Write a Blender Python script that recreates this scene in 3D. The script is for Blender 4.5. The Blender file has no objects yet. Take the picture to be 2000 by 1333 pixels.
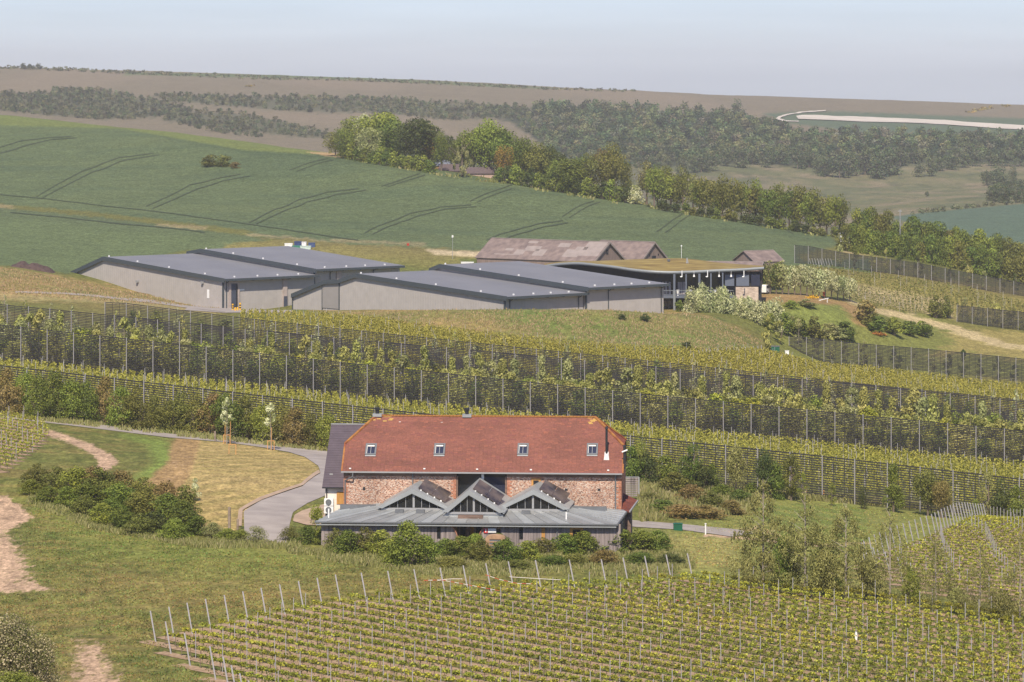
import bpy, math, random
import numpy as np
from mathutils import Vector, Matrix

# ------------------------------------------------------------------ camera, light, exposure
F = 6900.0          # focal length in photo pixels (photo 2000 x 1333)
YH = 150.0          # photo row of the eye level
Z0 = 60.0           # camera height
scene = bpy.context.scene
C = scene.collection
cam_d = bpy.data.cameras.new("camera")
cam = bpy.data.objects.new("camera", cam_d)
C.objects.link(cam)
cam.location = (0, 0, Z0)
cam.rotation_euler = (math.radians(90), 0, 0)
cam_d.sensor_width = 36
cam_d.lens = 36 * F / 2000
cam_d.shift_y = -(666.5 - YH) / 2000
cam_d.clip_start = 1
cam_d.clip_end = 30000
scene.camera = cam

SUN_EL, SUN_AZ = 49.0, -6.0      # azimuth: degrees to the right of straight behind the camera
world = bpy.data.worlds.new("World")
scene.world = world
world.use_nodes = True
nt = world.node_tree
for n in list(nt.nodes): nt.nodes.remove(n)
wo = nt.nodes.new("ShaderNodeOutputWorld")
bg = nt.nodes.new("ShaderNodeBackground")
sky = nt.nodes.new("ShaderNodeTexSky")
sky.sky_type = 'NISHITA'
sky.sun_disc = False
sky.sun_elevation = math.radians(SUN_EL)
sky.sun_rotation = math.radians(180 - SUN_AZ)
sky.altitude = 0
sky.air_density = 0.75
sky.dust_density = 0.6
sky.ozone_density = 4.0
bg.inputs[1].default_value = 0.12
tint = nt.nodes.new("ShaderNodeVectorMath"); tint.operation = 'MULTIPLY'; tint.inputs[1].default_value = (0.93, 0.88, 1.0)
nt.links.new(sky.outputs[0], tint.inputs[0])
tcw = nt.nodes.new("ShaderNodeTexCoord"); mpw = nt.nodes.new("ShaderNodeMapping"); mpw.inputs["Scale"].default_value = (5, 5, 60)
nw = nt.nodes.new("ShaderNodeTexNoise"); nw.inputs["Scale"].default_value = 2.2; nw.inputs["Detail"].default_value = 4
rw_ = nt.nodes.new("ShaderNodeMapRange"); rw_.inputs[1].default_value = .3; rw_.inputs[2].default_value = .7; rw_.inputs[3].default_value = .965; rw_.inputs[4].default_value = 1.045
wisps = nt.nodes.new("ShaderNodeVectorMath"); wisps.operation = 'SCALE'          # thin high veil of cloud
nt.links.new(tcw.outputs["Generated"], mpw.inputs[0]); nt.links.new(mpw.outputs[0], nw.inputs["Vector"]); nt.links.new(nw.outputs["Fac"], rw_.inputs[0])
nt.links.new(tint.outputs[0], wisps.inputs[0]); nt.links.new(rw_.outputs[0], wisps.inputs["Scale"])
nt.links.new(wisps.outputs[0], bg.inputs[0])
nt.links.new(bg.outputs[0], wo.inputs[0])

sun_d = bpy.data.lights.new("sun", 'SUN')
sun_d.energy = 5.0
sun_d.angle = math.radians(0.53)
sun_d.color = (1.0, 0.885, 0.72)
sun = bpy.data.objects.new("sun", sun_d)
C.objects.link(sun)
sdir = Vector((math.sin(math.radians(SUN_AZ)) * math.cos(math.radians(SUN_EL)),
               -math.cos(math.radians(SUN_AZ)) * math.cos(math.radians(SUN_EL)),
               math.sin(math.radians(SUN_EL))))
sun.rotation_euler = sdir.to_track_quat('Z', 'Y').to_euler()
sun.location = (40, -100, 200)
vs = scene.view_settings
vs.view_transform = 'Standard'; vs.look = 'None'; vs.exposure = 0.27; vs.gamma = 1.0
vs.use_curve_mapping = False
scene.render.engine = 'CYCLES'
scene.cycles.max_bounces = 6
scene.cycles.diffuse_bounces = 3
scene.cycles.transparent_max_bounces = 8
scene.cycles.volume_bounces = 1

rng = np.random.default_rng(7)
random.seed(7)

# ------------------------------------------------------------------ noise
_L = np.random.default_rng(3).random((256, 256))
def vnoise(x, y):
    xi = np.floor(x).astype(int); yi = np.floor(y).astype(int)
    fx = x - xi; fy = y - yi
    fx = fx * fx * (3 - 2 * fx); fy = fy * fy * (3 - 2 * fy)
    a = _L[xi & 255, yi & 255]; b = _L[(xi + 1) & 255, yi & 255]
    c = _L[xi & 255, (yi + 1) & 255]; d = _L[(xi + 1) & 255, (yi + 1) & 255]
    return (a * (1 - fx) + b * fx) * (1 - fy) + (c * (1 - fx) + d * fx) * fy
def fbm(x, y, o=4):
    s = 0; a = 0.5; t = 0
    for i in range(o):
        s = s + a * vnoise(x * 2 ** i + 17.3 * i, y * 2 ** i + 5.1 * i); t += a; a *= 0.55
    return s / t

# ------------------------------------------------------------------ terrain height (control table: distance and drop below the camera)
def yh(D, y): return (y - YH) * D / F
CC = [0, 400, 800, 1200, 1400, 1600, 1800, 2000]
T = []
def row(Ds, hs=None, ys=None):
    if not isinstance(Ds, (list, tuple)): Ds = [Ds] * 8
    if ys is not None: hs = [yh(d, y) for d, y in zip(Ds, ys)]
    if not isinstance(hs, (list, tuple)): hs = [hs] * 8
    T.append((list(Ds), list(hs)))
row(4, 1.8); row(60, 15.0); row(120, 27.0); row(180, 36.0); row(240, 41.15)
row(280, [41.3, 41.3, 41.3, 41.3, 41.4, 41.6, 41.7, 41.8])
row(320, [41.0, 41.3, 41.7, 42.2, 42.7, 43.2, 43.3, 43.4])
row(360, [39.6, 40.6, 42.3, 43.6, 44.6, 45.4, 45.8, 46.0])
row([430, 424, 418, 411, 408, 405, 402, 400], [40.1, 42.5, 44.8, 46.6, 47.6, 48.6, 49.6, 50.6])
row([490, 487, 483, 478, 476, 474, 472, 470], [39.4, 42.3, 45.0, 47.5, 48.6, 49.7, 50.9, 52.1])
row([575, 565, 555, 545, 542, 540, 537, 535], [42.1, 44.6, 47.1, 49.2, 50.3, 51.4, 52.8, 54.2])
row([605, 598, 590, 582, 578, 575, 571, 568], [41.1, 45.1, 48.3, 51.2, 52.7, 54.25, 55.7, 57.2])
row([640, 645, 620, 612, 612, 622, 618, 612], ys=[600, 612, 640, 680, 693, 745, 770, 795])
row([690, 690, 636, 634, 650, 668, 670, 670], ys=[535, 603, 607, 606, 622, 711, 733, 750])
row([715, 720, 650, 650, 690, 708, 715, 715], [38.5, 46.5, 47.0, 46.5, 45.0, yh(708, 588), yh(715, 672), yh(715, 692)])
row([760, 760, 735, 735, 740, 750, 760, 765], [38.6, 44.0, 43.0, 43.0, 44.0, yh(750, 562), yh(760, 622), yh(765, 645)])
row([940, 860, 800, 800, 800, 800, 800, 800], ys=[405, 450, 487, 505, 510, 520, 544, 584])
row([1120, 1000, 930, 890, 880, 890, 890, 880], ys=[310, 370, 410, 440, 460, 470, 503, 556])
row([1330, 1180, 1040, 980, 940, 915, 910, 900], ys=[226, 268, 325, 388, 424, 458, 496, 548])
row([1400, 1250, 1110, 1050, 1010, 990, 980, 970], [16, 21.5, 29, 38, 43, 48, 54, 60])
row([1550, 1550, 1550, 1550, 1500, 1400, 1250, 1250], [80, 80, 80, 78, 76, 72, 62, 62])
row([1750, 1750, 1750, 1750, 1700, 1650, 1560, 1560], [72, 72, 72, 70, 68, 63, yh(1560, 412), yh(1560, 398)])
row(1950, ys=[300, 310, 330, 350, 352, 365, 370, 365])
row(2250, ys=[240, 245, 265, 285, 290, 295, 300, 305])
row(2600, ys=[190, 195, 208, 225, 232, 243, 250, 257])
row(2900, ys=[155, 160, 178, 198, 205, 213, 220, 228])
row(3200, ys=[131, 143, 155, 176, 185, 192, 198, 206])
row(3500, ys=[143, 155, 167, 188, 197, 204, 210, 218])
row(5000, ys=[200, 210, 225, 245, 255, 260, 270, 275])
TD = np.array([t[0] for t in T], float)      # rows x 8
THh = np.array([t[1] for t in T], float)

def pchip(x, y, xq):
    h = np.diff(x); d = np.diff(y) / h
    m = np.zeros_like(y)
    for i in range(1, len(x) - 1):
        if d[i - 1] * d[i] > 0:
            w1 = 2 * h[i] + h[i - 1]; w2 = h[i] + 2 * h[i - 1]
            m[i] = (w1 + w2) / (w1 / d[i - 1] + w2 / d[i])
    m[0] = d[0]; m[-1] = d[-1]
    i = np.clip(np.searchsorted(x, xq) - 1, 0, len(h) - 1)
    t = (xq - x[i]) / h[i]
    return ((2*t**3 - 3*t**2 + 1) * y[i] + (t**3 - 2*t**2 + t) * h[i] * m[i]
            + (-2*t**3 + 3*t**2) * y[i + 1] + (t**3 - t**2) * h[i] * m[i + 1])

PXT = np.arange(-3000, 5001, 10.0)
DT = np.arange(4, 5001, 1.0)
def smooth_w(px):
    p = np.clip(px, -500, 2500)
    return p
_kr = np.arange(len(T), dtype=float)
# table rows (D and h) at every table column, blended smoothly between the control columns
def col_rows(px):
    p = min(max(px, 0), 2000)
    D = np.zeros(len(T)); H = np.zeros(len(T)); wsum = 0
    for o, w in ((-70, .1), (-35, .2), (0, .4), (35, .2), (70, .1)):
        q = min(max(p + o, 0), 2000)
        D += w * np.array([np.interp(q, CC, TD[k]) for k in range(len(T))])
        H += w * np.array([np.interp(q, CC, THh[k]) for k in range(len(T))])
    return D, H
HT = np.zeros((len(PXT), len(DT)))
ROWD = np.zeros((len(PXT), len(T)))
_cache = {}
for i, p in enumerate(PXT):
    key = min(max(p, 0), 2000)
    if key not in _cache:
        D, H = col_rows(key)
        _cache[key] = (D, pchip(D, H, DT))
    ROWD[i], HT[i] = _cache[key]
_X, _Y = np.meshgrid((PXT - 1000) / F, DT, indexing='ij')
HT += (fbm(_X * _Y / 37.0 + 50, _Y / 37.0, 3) - .5) * np.clip((_Y - 380) / 300, 0, 1) * np.clip((_Y) / 900, .15, 1.6) * -1.1

def gh(px, D):
    i = np.clip((px - PXT[0]) / 10.0, 0, len(PXT) - 1.001); j = np.clip(D - DT[0], 0, len(DT) - 1.001)
    i0 = np.floor(i).astype(int); j0 = np.floor(j).astype(int)
    fi = i - i0; fj = j - j0
    return ((HT[i0, j0] * (1 - fi) + HT[i0 + 1, j0] * fi) * (1 - fj)
            + (HT[i0, j0 + 1] * (1 - fi) + HT[i0 + 1, j0 + 1] * fi) * fj)
def gz(X, Y):
    X = np.asarray(X, float); Y = np.asarray(Y, float)
    return Z0 - gh(1000 + F * X / np.maximum(Y, 1), Y)
def gz1(X, Y): return float(gz(np.array([X]), np.array([Y]))[0])
def locate(px, py, dmin=200, dmax=3600):
    "the ground point the photo shows at (px, py)"
    Ds = np.arange(dmin, dmax, 0.5)
    y = YH + F * gh(np.full_like(Ds, px), Ds) / Ds
    k = np.nonzero(y <= py)[0]
    D = Ds[k[0]] if len(k) else Ds[-1]
    return (px - 1000) / F * D, D
def at(px, py, **k):
    X, Y = locate(px, py, **k)
    return Vector((X, Y, gz1(X, Y)))
def P(px, py, D):
    return Vector(((px - 1000) / F * D, D, Z0 - (py - YH) / F * D))

# ------------------------------------------------------------------ materials
MATS = {}
def new_mat(name):
    m = bpy.data.materials.new(name); m.use_nodes = True
    for n in list(m.node_tree.nodes): m.node_tree.nodes.remove(n)
    return m, m.node_tree.nodes, m.node_tree.links
def mat(name, col, rough=0.8, metal=0.0, var=0.15, scale=3.0, spec=0.3, stretch=(1, 1, 1), bump=0.0, detail=5.0, alt=None, emit=None):
    m, N, L = new_mat(name)
    out = N.new("ShaderNodeOutputMaterial"); b = N.new("ShaderNodeBsdfPrincipled")
    L.new(b.outputs[0], out.inputs[0])
    b.inputs["Roughness"].default_value = rough; b.inputs["Metallic"].default_value = metal
    b.inputs["Specular IOR Level"].default_value = spec
    tc = N.new("ShaderNodeTexCoord"); mp = N.new("ShaderNodeMapping"); mp.inputs["Scale"].default_value = stretch
    L.new(tc.outputs["Object"], mp.inputs[0])
    no = N.new("ShaderNodeTexNoise"); no.inputs["Scale"].default_value = scale; no.inputs["Detail"].default_value = detail
    L.new(mp.outputs[0], no.inputs["Vector"])
    r = N.new("ShaderNodeValToRGB"); L.new(no.outputs["Fac"], r.inputs[0])
    c = np.array(col); a = np.array(alt) if alt is not None else c * (1 + var)
    lo = c * (1 - var)
    r.color_ramp.elements[0].position = 0.32; r.color_ramp.elements[0].color = (*lo, 1)
    r.color_ramp.elements[1].position = 0.68; r.color_ramp.elements[1].color = (*np.clip(a, 0, 1), 1)
    L.new(r.outputs[0], b.inputs["Base Color"])
    if bump:
        bp = N.new("ShaderNodeBump"); bp.inputs["Strength"].default_value = bump; bp.inputs["Distance"].default_value = 0.05
        L.new(no.outputs["Fac"], bp.inputs["Height"]); L.new(bp.outputs[0], b.inputs["Normal"])
    MATS[name] = m
    return m
def leaf_mat(name, trans=0.3, objvar=0.25, rough=0.6):
    m, N, L = new_mat(name)
    out = N.new("ShaderNodeOutputMaterial")
    at_ = N.new("ShaderNodeAttribute"); at_.attribute_name = "Col"
    oi = N.new("ShaderNodeObjectInfo")
    hs = N.new("ShaderNodeHueSaturation")
    mr = N.new("ShaderNodeMapRange"); mr.inputs[3].default_value = 1 - objvar; mr.inputs[4].default_value = 1 + objvar
    L.new(oi.outputs["Random"], mr.inputs[0]); L.new(mr.outputs[0], hs.inputs["Value"])
    m2 = N.new("ShaderNodeMath"); m2.operation = 'MULTIPLY'; m2.inputs[1].default_value = 7.31
    m3 = N.new("ShaderNodeMath"); m3.operation = 'FRACT'
    L.new(oi.outputs["Random"], m2.inputs[0]); L.new(m2.outputs[0], m3.inputs[0])
    mr2 = N.new("ShaderNodeMapRange"); mr2.inputs[3].default_value = 0.485; mr2.inputs[4].default_value = 0.515
    L.new(m3.outputs[0], mr2.inputs[0]); L.new(mr2.outputs[0], hs.inputs["Hue"])
    L.new(at_.outputs["Color"], hs.inputs["Color"])
    d = N.new("ShaderNodeBsdfPrincipled"); d.inputs["Roughness"].default_value = rough; d.inputs["Specular IOR Level"].default_value = 0.25
    t = N.new("ShaderNodeBsdfTranslucent"); mx = N.new("ShaderNodeMixShader"); mx.inputs[0].default_value = trans
    L.new(hs.outputs[0], d.inputs["Base Color"]); L.new(hs.outputs[0], t.inputs["Color"])
    L.new(d.outputs[0], mx.inputs[1]); L.new(t.outputs[0], mx.inputs[2]); L.new(mx.outputs[0], out.inputs[0])
    MATS[name] = m
    return m
def ground_mat(name="ground_cover", fine=0.5, spec=0.1):
    m, N, L = new_mat(name)
    out = N.new("ShaderNodeOutputMaterial"); b = N.new("ShaderNodeBsdfPrincipled")
    b.inputs["Roughness"].default_value = 0.95; b.inputs["Specular IOR Level"].default_value = spec
    at_ = N.new("ShaderNodeAttribute"); at_.attribute_name = "Col"
    tc = N.new("ShaderNodeTexCoord")
    fac = None
    for sc, lo, hi in ((3.5, 1 - fine, 1 + fine), (1.3, 1 - fine * .8, 1 + fine * .8), (0.55, 1 - fine * .5, 1 + fine * .5), (0.12, 1 - fine * .3, 1 + fine * .3)):
        no = N.new("ShaderNodeTexNoise"); no.inputs["Scale"].default_value = sc; no.inputs["Detail"].default_value = 6; no.inputs["Roughness"].default_value = .72
        mq = N.new("ShaderNodeMapping"); mq.inputs["Scale"].default_value = (1, .42, 1) if sc > 1 else (1, 1, 1); L.new(tc.outputs["Object"], mq.inputs[0]); L.new(mq.outputs[0], no.inputs["Vector"])
        mr = N.new("ShaderNodeMapRange"); mr.inputs[1].default_value = .3; mr.inputs[2].default_value = .7
        mr.inputs[3].default_value = lo; mr.inputs[4].default_value = hi
        L.new(no.outputs["Fac"], mr.inputs[0])
        if fac is None: fac = mr.outputs[0]; first = no
        else:
            mu = N.new("ShaderNodeMath"); mu.operation = 'MULTIPLY'
            L.new(fac, mu.inputs[0]); L.new(mr.outputs[0], mu.inputs[1]); fac = mu.outputs[0]
    # bare soil breaks through the turf in ragged flecks (mask kept in the alpha of the cover colour)
    mpn = N.new("ShaderNodeMapping"); mpn.inputs["Scale"].default_value = (1.0, .38, 1.0); L.new(tc.outputs["Object"], mpn.inputs[0])
    nb = N.new("ShaderNodeTexNoise"); nb.inputs["Scale"].default_value = 1.5; nb.inputs["Detail"].default_value = 7; nb.inputs["Roughness"].default_value = .72; L.new(mpn.outputs[0], nb.inputs["Vector"])
    s1 = N.new("ShaderNodeMath"); s1.operation = 'ADD'; L.new(at_.outputs["Alpha"], s1.inputs[0]); L.new(nb.outputs["Fac"], s1.inputs[1])
    sr = N.new("ShaderNodeMapRange"); sr.interpolation_type = 'SMOOTHSTEP'; sr.inputs[1].default_value = .93; sr.inputs[2].default_value = 1.13; L.new(s1.outputs[0], sr.inputs[0])
    mxs = N.new("ShaderNodeMix"); mxs.data_type = 'RGBA'; L.new(sr.outputs[0], mxs.inputs[0]); L.new(at_.outputs["Color"], mxs.inputs[6]); mxs.inputs[7].default_value = (.43, .30, .20, 1)
    vm = N.new("ShaderNodeVectorMath"); vm.operation = 'SCALE'
    L.new(mxs.outputs[2], vm.inputs[0]); L.new(fac, vm.inputs["Scale"])
    L.new(vm.outputs[0], b.inputs["Base Color"])
    bp = N.new("ShaderNodeBump"); bp.inputs["Strength"].default_value = 0.6; bp.inputs["Distance"].default_value = 0.12
    L.new(first.outputs["Fac"], bp.inputs["Height"]); L.new(bp.outputs[0], b.inputs["Normal"])
    L.new(b.outputs[0], out.inputs[0])
    MATS[name] = m
    return m

# ------------------------------------------------------------------ mesh helpers
def np_mesh(name, verts, faces, m=None, cols=None, smooth=False):
    "verts (n,3), faces (k,4) or (k,3) arrays; cols per vertex"
    me = bpy.data.meshes.new(name)
    verts = np.asarray(verts, np.float32); faces = np.asarray(faces, np.int32)
    k, s = faces.shape
    me.vertices.add(len(verts)); me.vertices.foreach_set("co", verts.ravel())
    me.loops.add(k * s); me.loops.foreach_set("vertex_index", faces.ravel())
    me.polygons.add(k)
    me.polygons.foreach_set("loop_start", np.arange(0, k * s, s, dtype=np.int32))
    me.polygons.foreach_set("loop_total", np.full(k, s, np.int32))
    if smooth: me.polygons.foreach_set("use_smooth", np.ones(k, bool))
    if cols is not None:
        a = me.color_attributes.new("Col", 'FLOAT_COLOR', 'POINT')
        cc = np.ones((len(verts), 4), np.float32); cc[:, :np.shape(cols)[1]] = cols
        a.data.foreach_set("color", cc.ravel())
    me.update(calc_edges=True)
    me.validate()
    if m: me.materials.append(m)
    return me
def tag(o, label=None, cat=None, group=None, kind=None):
    if label: o["label"] = label
    if cat: o["category"] = cat
    if group: o["group"] = group
    if kind: o["kind"] = kind
    return o
def link(name, me, parent=None, loc=None, label=None, cat=None, group=None, kind=None):
    o = bpy.data.objects.new(name, me); C.objects.link(o)
    if parent: o.parent = parent
    if loc is not None: o.location = loc
    return tag(o, label, cat, group, kind)
def empty(name, loc, rz=0, label=None, cat=None, group=None):
    o = bpy.data.objects.new(name, None); C.objects.link(o)
    o.location = loc; o.rotation_euler = (0, 0, rz); o.empty_display_size = 0.3
    return tag(o, label, cat, group)
class MB:
    def __init__(s): s.v = []; s.f = []
    def poly(s, pts):
        b = len(s.v); s.v += [tuple(p) for p in pts]; s.f.append(tuple(range(b, b + len(pts)))); return s
    def hexa(s, p):     # 8 points: bottom 4, top 4
        b = len(s.v); s.v += [tuple(q) for q in p]
        for f in ((3, 2, 1, 0), (4, 5, 6, 7), (0, 1, 5, 4), (1, 2, 6, 5), (2, 3, 7, 6), (3, 0, 4, 7)):
            s.f.append(tuple(b + i for i in f))
        return s
    def box(s, x0, x1, y0, y1, z0, z1):
        return s.hexa([(x0, y0, z0), (x1, y0, z0), (x1, y1, z0), (x0, y1, z0), (x0, y0, z1), (x1, y0, z1), (x1, y1, z1), (x0, y1, z1)])
    def bar(s, p, q, w, h=None, up=(0, 0, 1)):
        h = h or w; p = Vector(p); q = Vector(q); d = (q - p).normalized(); u = Vector(up)
        if abs(d.dot(u)) > .98: u = Vector((0, 1, 0))
        r = d.cross(u).normalized(); u = r.cross(d).normalized()
        a = [p - r*w/2 - u*h/2, p + r*w/2 - u*h/2, p + r*w/2 + u*h/2, p - r*w/2 + u*h/2]
        c = [x + (q - p) for x in a]
        return s.hexa(a + c)
    def tube(s, p, q, r0, r1=None, n=8, cap=True):
        r1 = r0 if r1 is None else r1; p = Vector(p); q = Vector(q); d = (q - p).normalized()
        u = Vector((0, 0, 1)) if abs(d.z) < .95 else Vector((1, 0, 0))
        a = d.cross(u).normalized(); e = d.cross(a)
        b = len(s.v)
        for c, r in ((p, r0), (q, r1)):
            for i in range(n):
                t = 2 * math.pi * i / n
                s.v.append(tuple(c + (a * math.cos(t) + e * math.sin(t)) * r))
        for i in range(n):
            j = (i + 1) % n; s.f.append((b + i, b + j, b + n + j, b + n + i))
        if cap: s.f.append(tuple(b + n - 1 - i for i in range(n))); s.f.append(tuple(b + n + i for i in range(n)))
        return s
    def prism(s, prof, f0, f1):   # prof: 2-D points, f0/f1 map a 2-D point to 3-D on either side
        n = len(prof); b = len(s.v)
        s.v += [tuple(f0(*p)) for p in prof] + [tuple(f1(*p)) for p in prof]
        s.f.append(tuple(range(b + n - 1, b - 1, -1))); s.f.append(tuple(range(b + n, b + 2 * n)))
        for i in range(n):
            j = (i + 1) % n; s.f.append((b + i, b + j, b + n + j, b + n + i))
        return s
    def mesh(s, name, m=None, smooth=False):
        me = bpy.data.meshes.new(name); me.from_pydata(s.v, [], s.f); me.update()
        if m: me.materials.append(m)
        if smooth:
            for p in me.polygons: p.use_smooth = True
        return me
    def obj(s, name, m=None, parent=None, label=None, cat=None, group=None, kind=None, smooth=False, loc=None):
        return link(name, s.mesh(name, m, smooth), parent, loc, label, cat, group, kind)

# leaf quads
def leaves(pts, nrm, size, cols, seed=1, aspect=1.0, up=None):
    r = np.random.default_rng(seed); n = len(pts)
    nrm = nrm / np.maximum(np.linalg.norm(nrm, axis=1, keepdims=True), 1e-6)
    a = r.normal(size=(n, 3)) if up is None else np.tile(np.array(up, float), (n, 1)) + r.normal(size=(n, 3)) * .25
    a -= (a * nrm).sum(1, keepdims=True) * nrm
    a /= np.maximum(np.linalg.norm(a, axis=1, keepdims=True), 1e-6)
    b = np.cross(nrm, a)
    s = (np.asarray(size) * (0.6 + 0.8 * r.random(n)))[:, None]
    A = a * s * .5 * aspect; B = b * s * .36
    v = np.stack([pts - A, pts + B, pts + A, pts - B], 1).reshape(-1, 3)
    f = np.arange(n * 4).reshape(-1, 4)
    return v, f, np.repeat(cols, 4, axis=0)

# ------------------------------------------------------------------ terrain sheet, coloured by what covers it
def in_poly(px, py, poly):
    poly = np.array(poly, float); n = len(poly); ins = np.zeros(px.shape, bool); j = n - 1
    for i in range(n):
        xi, yi = poly[i]; xj, yj = poly[j]
        c = ((yi > py) != (yj > py)) & (px < (xj - xi) * (py - yi) / (yj - yi + 1e-9) + xi)
        ins ^= c; j = i
    return ins
def sdist(px, py, poly):
    "signed distance (negative inside), photo pixels, with height counted double (the ground is foreshortened)"
    ins = in_poly(px, py, poly); poly = np.array(poly, float); n = len(poly); d = np.full(px.shape, 1e9)
    for i in range(n):
        a = poly[i]; b = poly[(i + 1) % n]; ex = b[0] - a[0]; ey = (b[1] - a[1]) * 2
        wx = px - a[0]; wy = (py - a[1]) * 2
        t = np.clip((wx * ex + wy * ey) / (ex * ex + ey * ey + 1e-9), 0, 1)
        d = np.minimum(d, np.hypot(wx - t * ex, wy - t * ey))
    return np.where(ins, -d, d)

# columns
WOODS = []
cols_px = np.concatenate([np.arange(-3000, -120, 60.0), np.arange(-120, 2120, 4.0), np.arange(2120, 5001, 60.0)])
ks = []
for k in range(len(T) - 1):
    dmax = 0
    for q in range(8):
        ya = YH + F * THh[k][q] / TD[k][q]; yb = YH + F * THh[k + 1][q] / TD[k + 1][q]
        dmax = max(dmax, abs(min(ya, 1400) - min(yb, 1400)), (TD[k + 1][q] - TD[k][q]) / 14 if k >= 18 else 0)
    n = int(max(3, math.ceil(dmax / 2.6))) if k >= 3 else 6
    ks += [k + i / n for i in range(n)]
ks.append(len(T) - 1.0)
ks = np.array(ks)
rowD = np.zeros((len(ks), len(cols_px)))
for i, p in enumerate(cols_px):
    rd = ROWD[int(np.clip(round((p - PXT[0]) / 10), 0, len(PXT) - 1))]
    j = np.clip((p - PXT[0]) / 10, 0, len(PXT) - 1.001); j0 = int(j); fj = j - j0
    rd = ROWD[j0] * (1 - fj) + ROWD[j0 + 1] * fj
    rowD[:, i] = np.interp(ks, np.arange(len(T)), rd)
GPX = np.tile(cols_px, (len(ks), 1))
GH = gh(GPX, rowD)
GX = (GPX - 1000) / F * rowD; GY = rowD; GZ = Z0 - GH
GPY = YH + F * GH / rowD
KK = np.tile(ks[:, None], (1, len(cols_px)))

col = np.zeros(GPX.shape + (3,))
n1 = fbm(GX / 9, GY / 9, 4); n2 = fbm(GX / 2.2 + 9, GY / 2.2, 4); n3 = fbm(GX / 40 + 3, GY / 40, 4)
col[:] = np.array([.125, .135, .052])
def mixc(a, c, extra=None):
    global col
    a = np.clip(a, 0, 1)[..., None]; col = col * (1 - a) + np.asarray(c) * a
def paint(poly, c, soft=4, rag=0, dr=(0, 5000), strength=1.0, nz=None):
    D0, D1 = dr
    d = sdist(GPX, GPY, poly)
    if rag: d = d + (( n2 if nz is None else nz) - .5) * 2 * rag
    a = np.clip(.5 - d / (2 * soft), 0, 1) * strength
    a = a * ((GY >= D0) & (GY <= D1))
    mixc(a, c); return a
bare = np.zeros(GPX.shape)
def wear(poly, soft, k, dr=(0, 905)):
    global bare
    d = sdist(GPX, GPY, poly); bare = np.maximum(bare, np.clip(.5 - d / (2 * soft), 0, 1) * k * ((GY >= dr[0]) & (GY <= dr[1])))
NEAR = (0, 905); MID = (690, 1420); FAR = (1150, 5000)
# lawn patches: greener, browner
mixc((n1 - .45) * 2.2, [.165, .15, .062]); mixc((.42 - n1) * 2.2, [.095, .135, .045])
mixc((n3 - .52) * 3, [.19, .15, .078])
nhi = fbm(GX / .9, GY / 2.0, 3); ns = fbm(GX / 5.0, GY / 1.6, 3)
nz_ = (KK < 8.5)
mixc(nz_ * np.clip((nhi - .52) * 4, 0, .55), [.2, .2, .08]); mixc(nz_ * np.clip((.45 - nhi) * 4, 0, .6), [.085, .105, .035]); mixc(nz_ * np.clip((ns - .56) * 5, 0, .5), [.23, .17, .09])
# near: worn chalky soil, left edge
wear([(-200, 955), (15, 968), (45, 985), (72, 1012), (40, 1030), (5, 1045), (-200, 1045)], 22, .82)
wear([(-200, 1035), (40, 1035), (75, 1100), (85, 1150), (-200, 1172)], 45, .66)
wear([(-200, 1125), (70, 1132), (120, 1156), (-200, 1172)], 30, .8)
wear([(60, 1146), (300, 1140), (360, 1150), (100, 1170)], 40, .42)
wear([(130, 1230), (220, 1250), (300, 1400), (90, 1400)], 60, .65)
wear([(130, 1100), (700, 1120), (700, 1160), (300, 1170)], 90, .44)
wear([(55, 828), (120, 842), (185, 866), (228, 890), (238, 905), (205, 928), (172, 926), (186, 905), (176, 890), (125, 865), (50, 842)], 14, .72)
wear([(240, 870), (262, 905), (250, 930), (225, 925)], 22, .45)
wear([(300, 900), (390, 860), (400, 900), (340, 975), (280, 955)], 30, .42)
wear([(1370, 1040), (1450, 1044), (1620, 1066), (1600, 1072), (1440, 1056), (1370, 1050)], 12, .66)
paint([(470, 1060), (640, 1066), (900, 1100), (650, 1100), (420, 1085)], [.2, .22, .075], 30, 30, NEAR, .6)
paint([(130, 1110), (900, 1130), (800, 1160), (500, 1200), (300, 1170)], [.24, .17, .09], 60, 120, NEAR, .3)
paint([(50, 965), (200, 1020), (480, 1085), (650, 1110), (400, 1140), (150, 1080)], [.17, .2, .06], 50, 60, NEAR, .4)
# bright mown edge, brown bank, striped dry mown bank
paint([(240, 850), (320, 858), (345, 900), (270, 950), (255, 940), (300, 905), (290, 872)], [.17, .22, .07], 12, 6, NEAR)
a1 = paint([(345, 850), (395, 850), (392, 905), (345, 975), (270, 955), (322, 908)], [.30, .2, .13], 5, 10, NEAR)
st = .5 + .5 * np.sin((GX * .75 - GY * .42) * 2.3 + 6 * n1)
bank = [(392, 862), (450, 866), (540, 880), (600, 893), (624, 915), (600, 948), (520, 985), (470, 1015), (462, 1040), (380, 1030), (330, 985), (370, 930)]
paint(bank, [.38, .285, .165], 5, 6, NEAR)
d_ = sdist(GPX, GPY, bank); mixc((d_ < -3) * (GY < 905) * np.clip(st * (.3 + 1.2 * n2), 0, 1) * .85, [.24, .20, .10])
mixc((d_ < -3) * (GY < 905) * (n1 > .5) * (n1 - .5) * 2.5, [.36, .27, .17])
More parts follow.
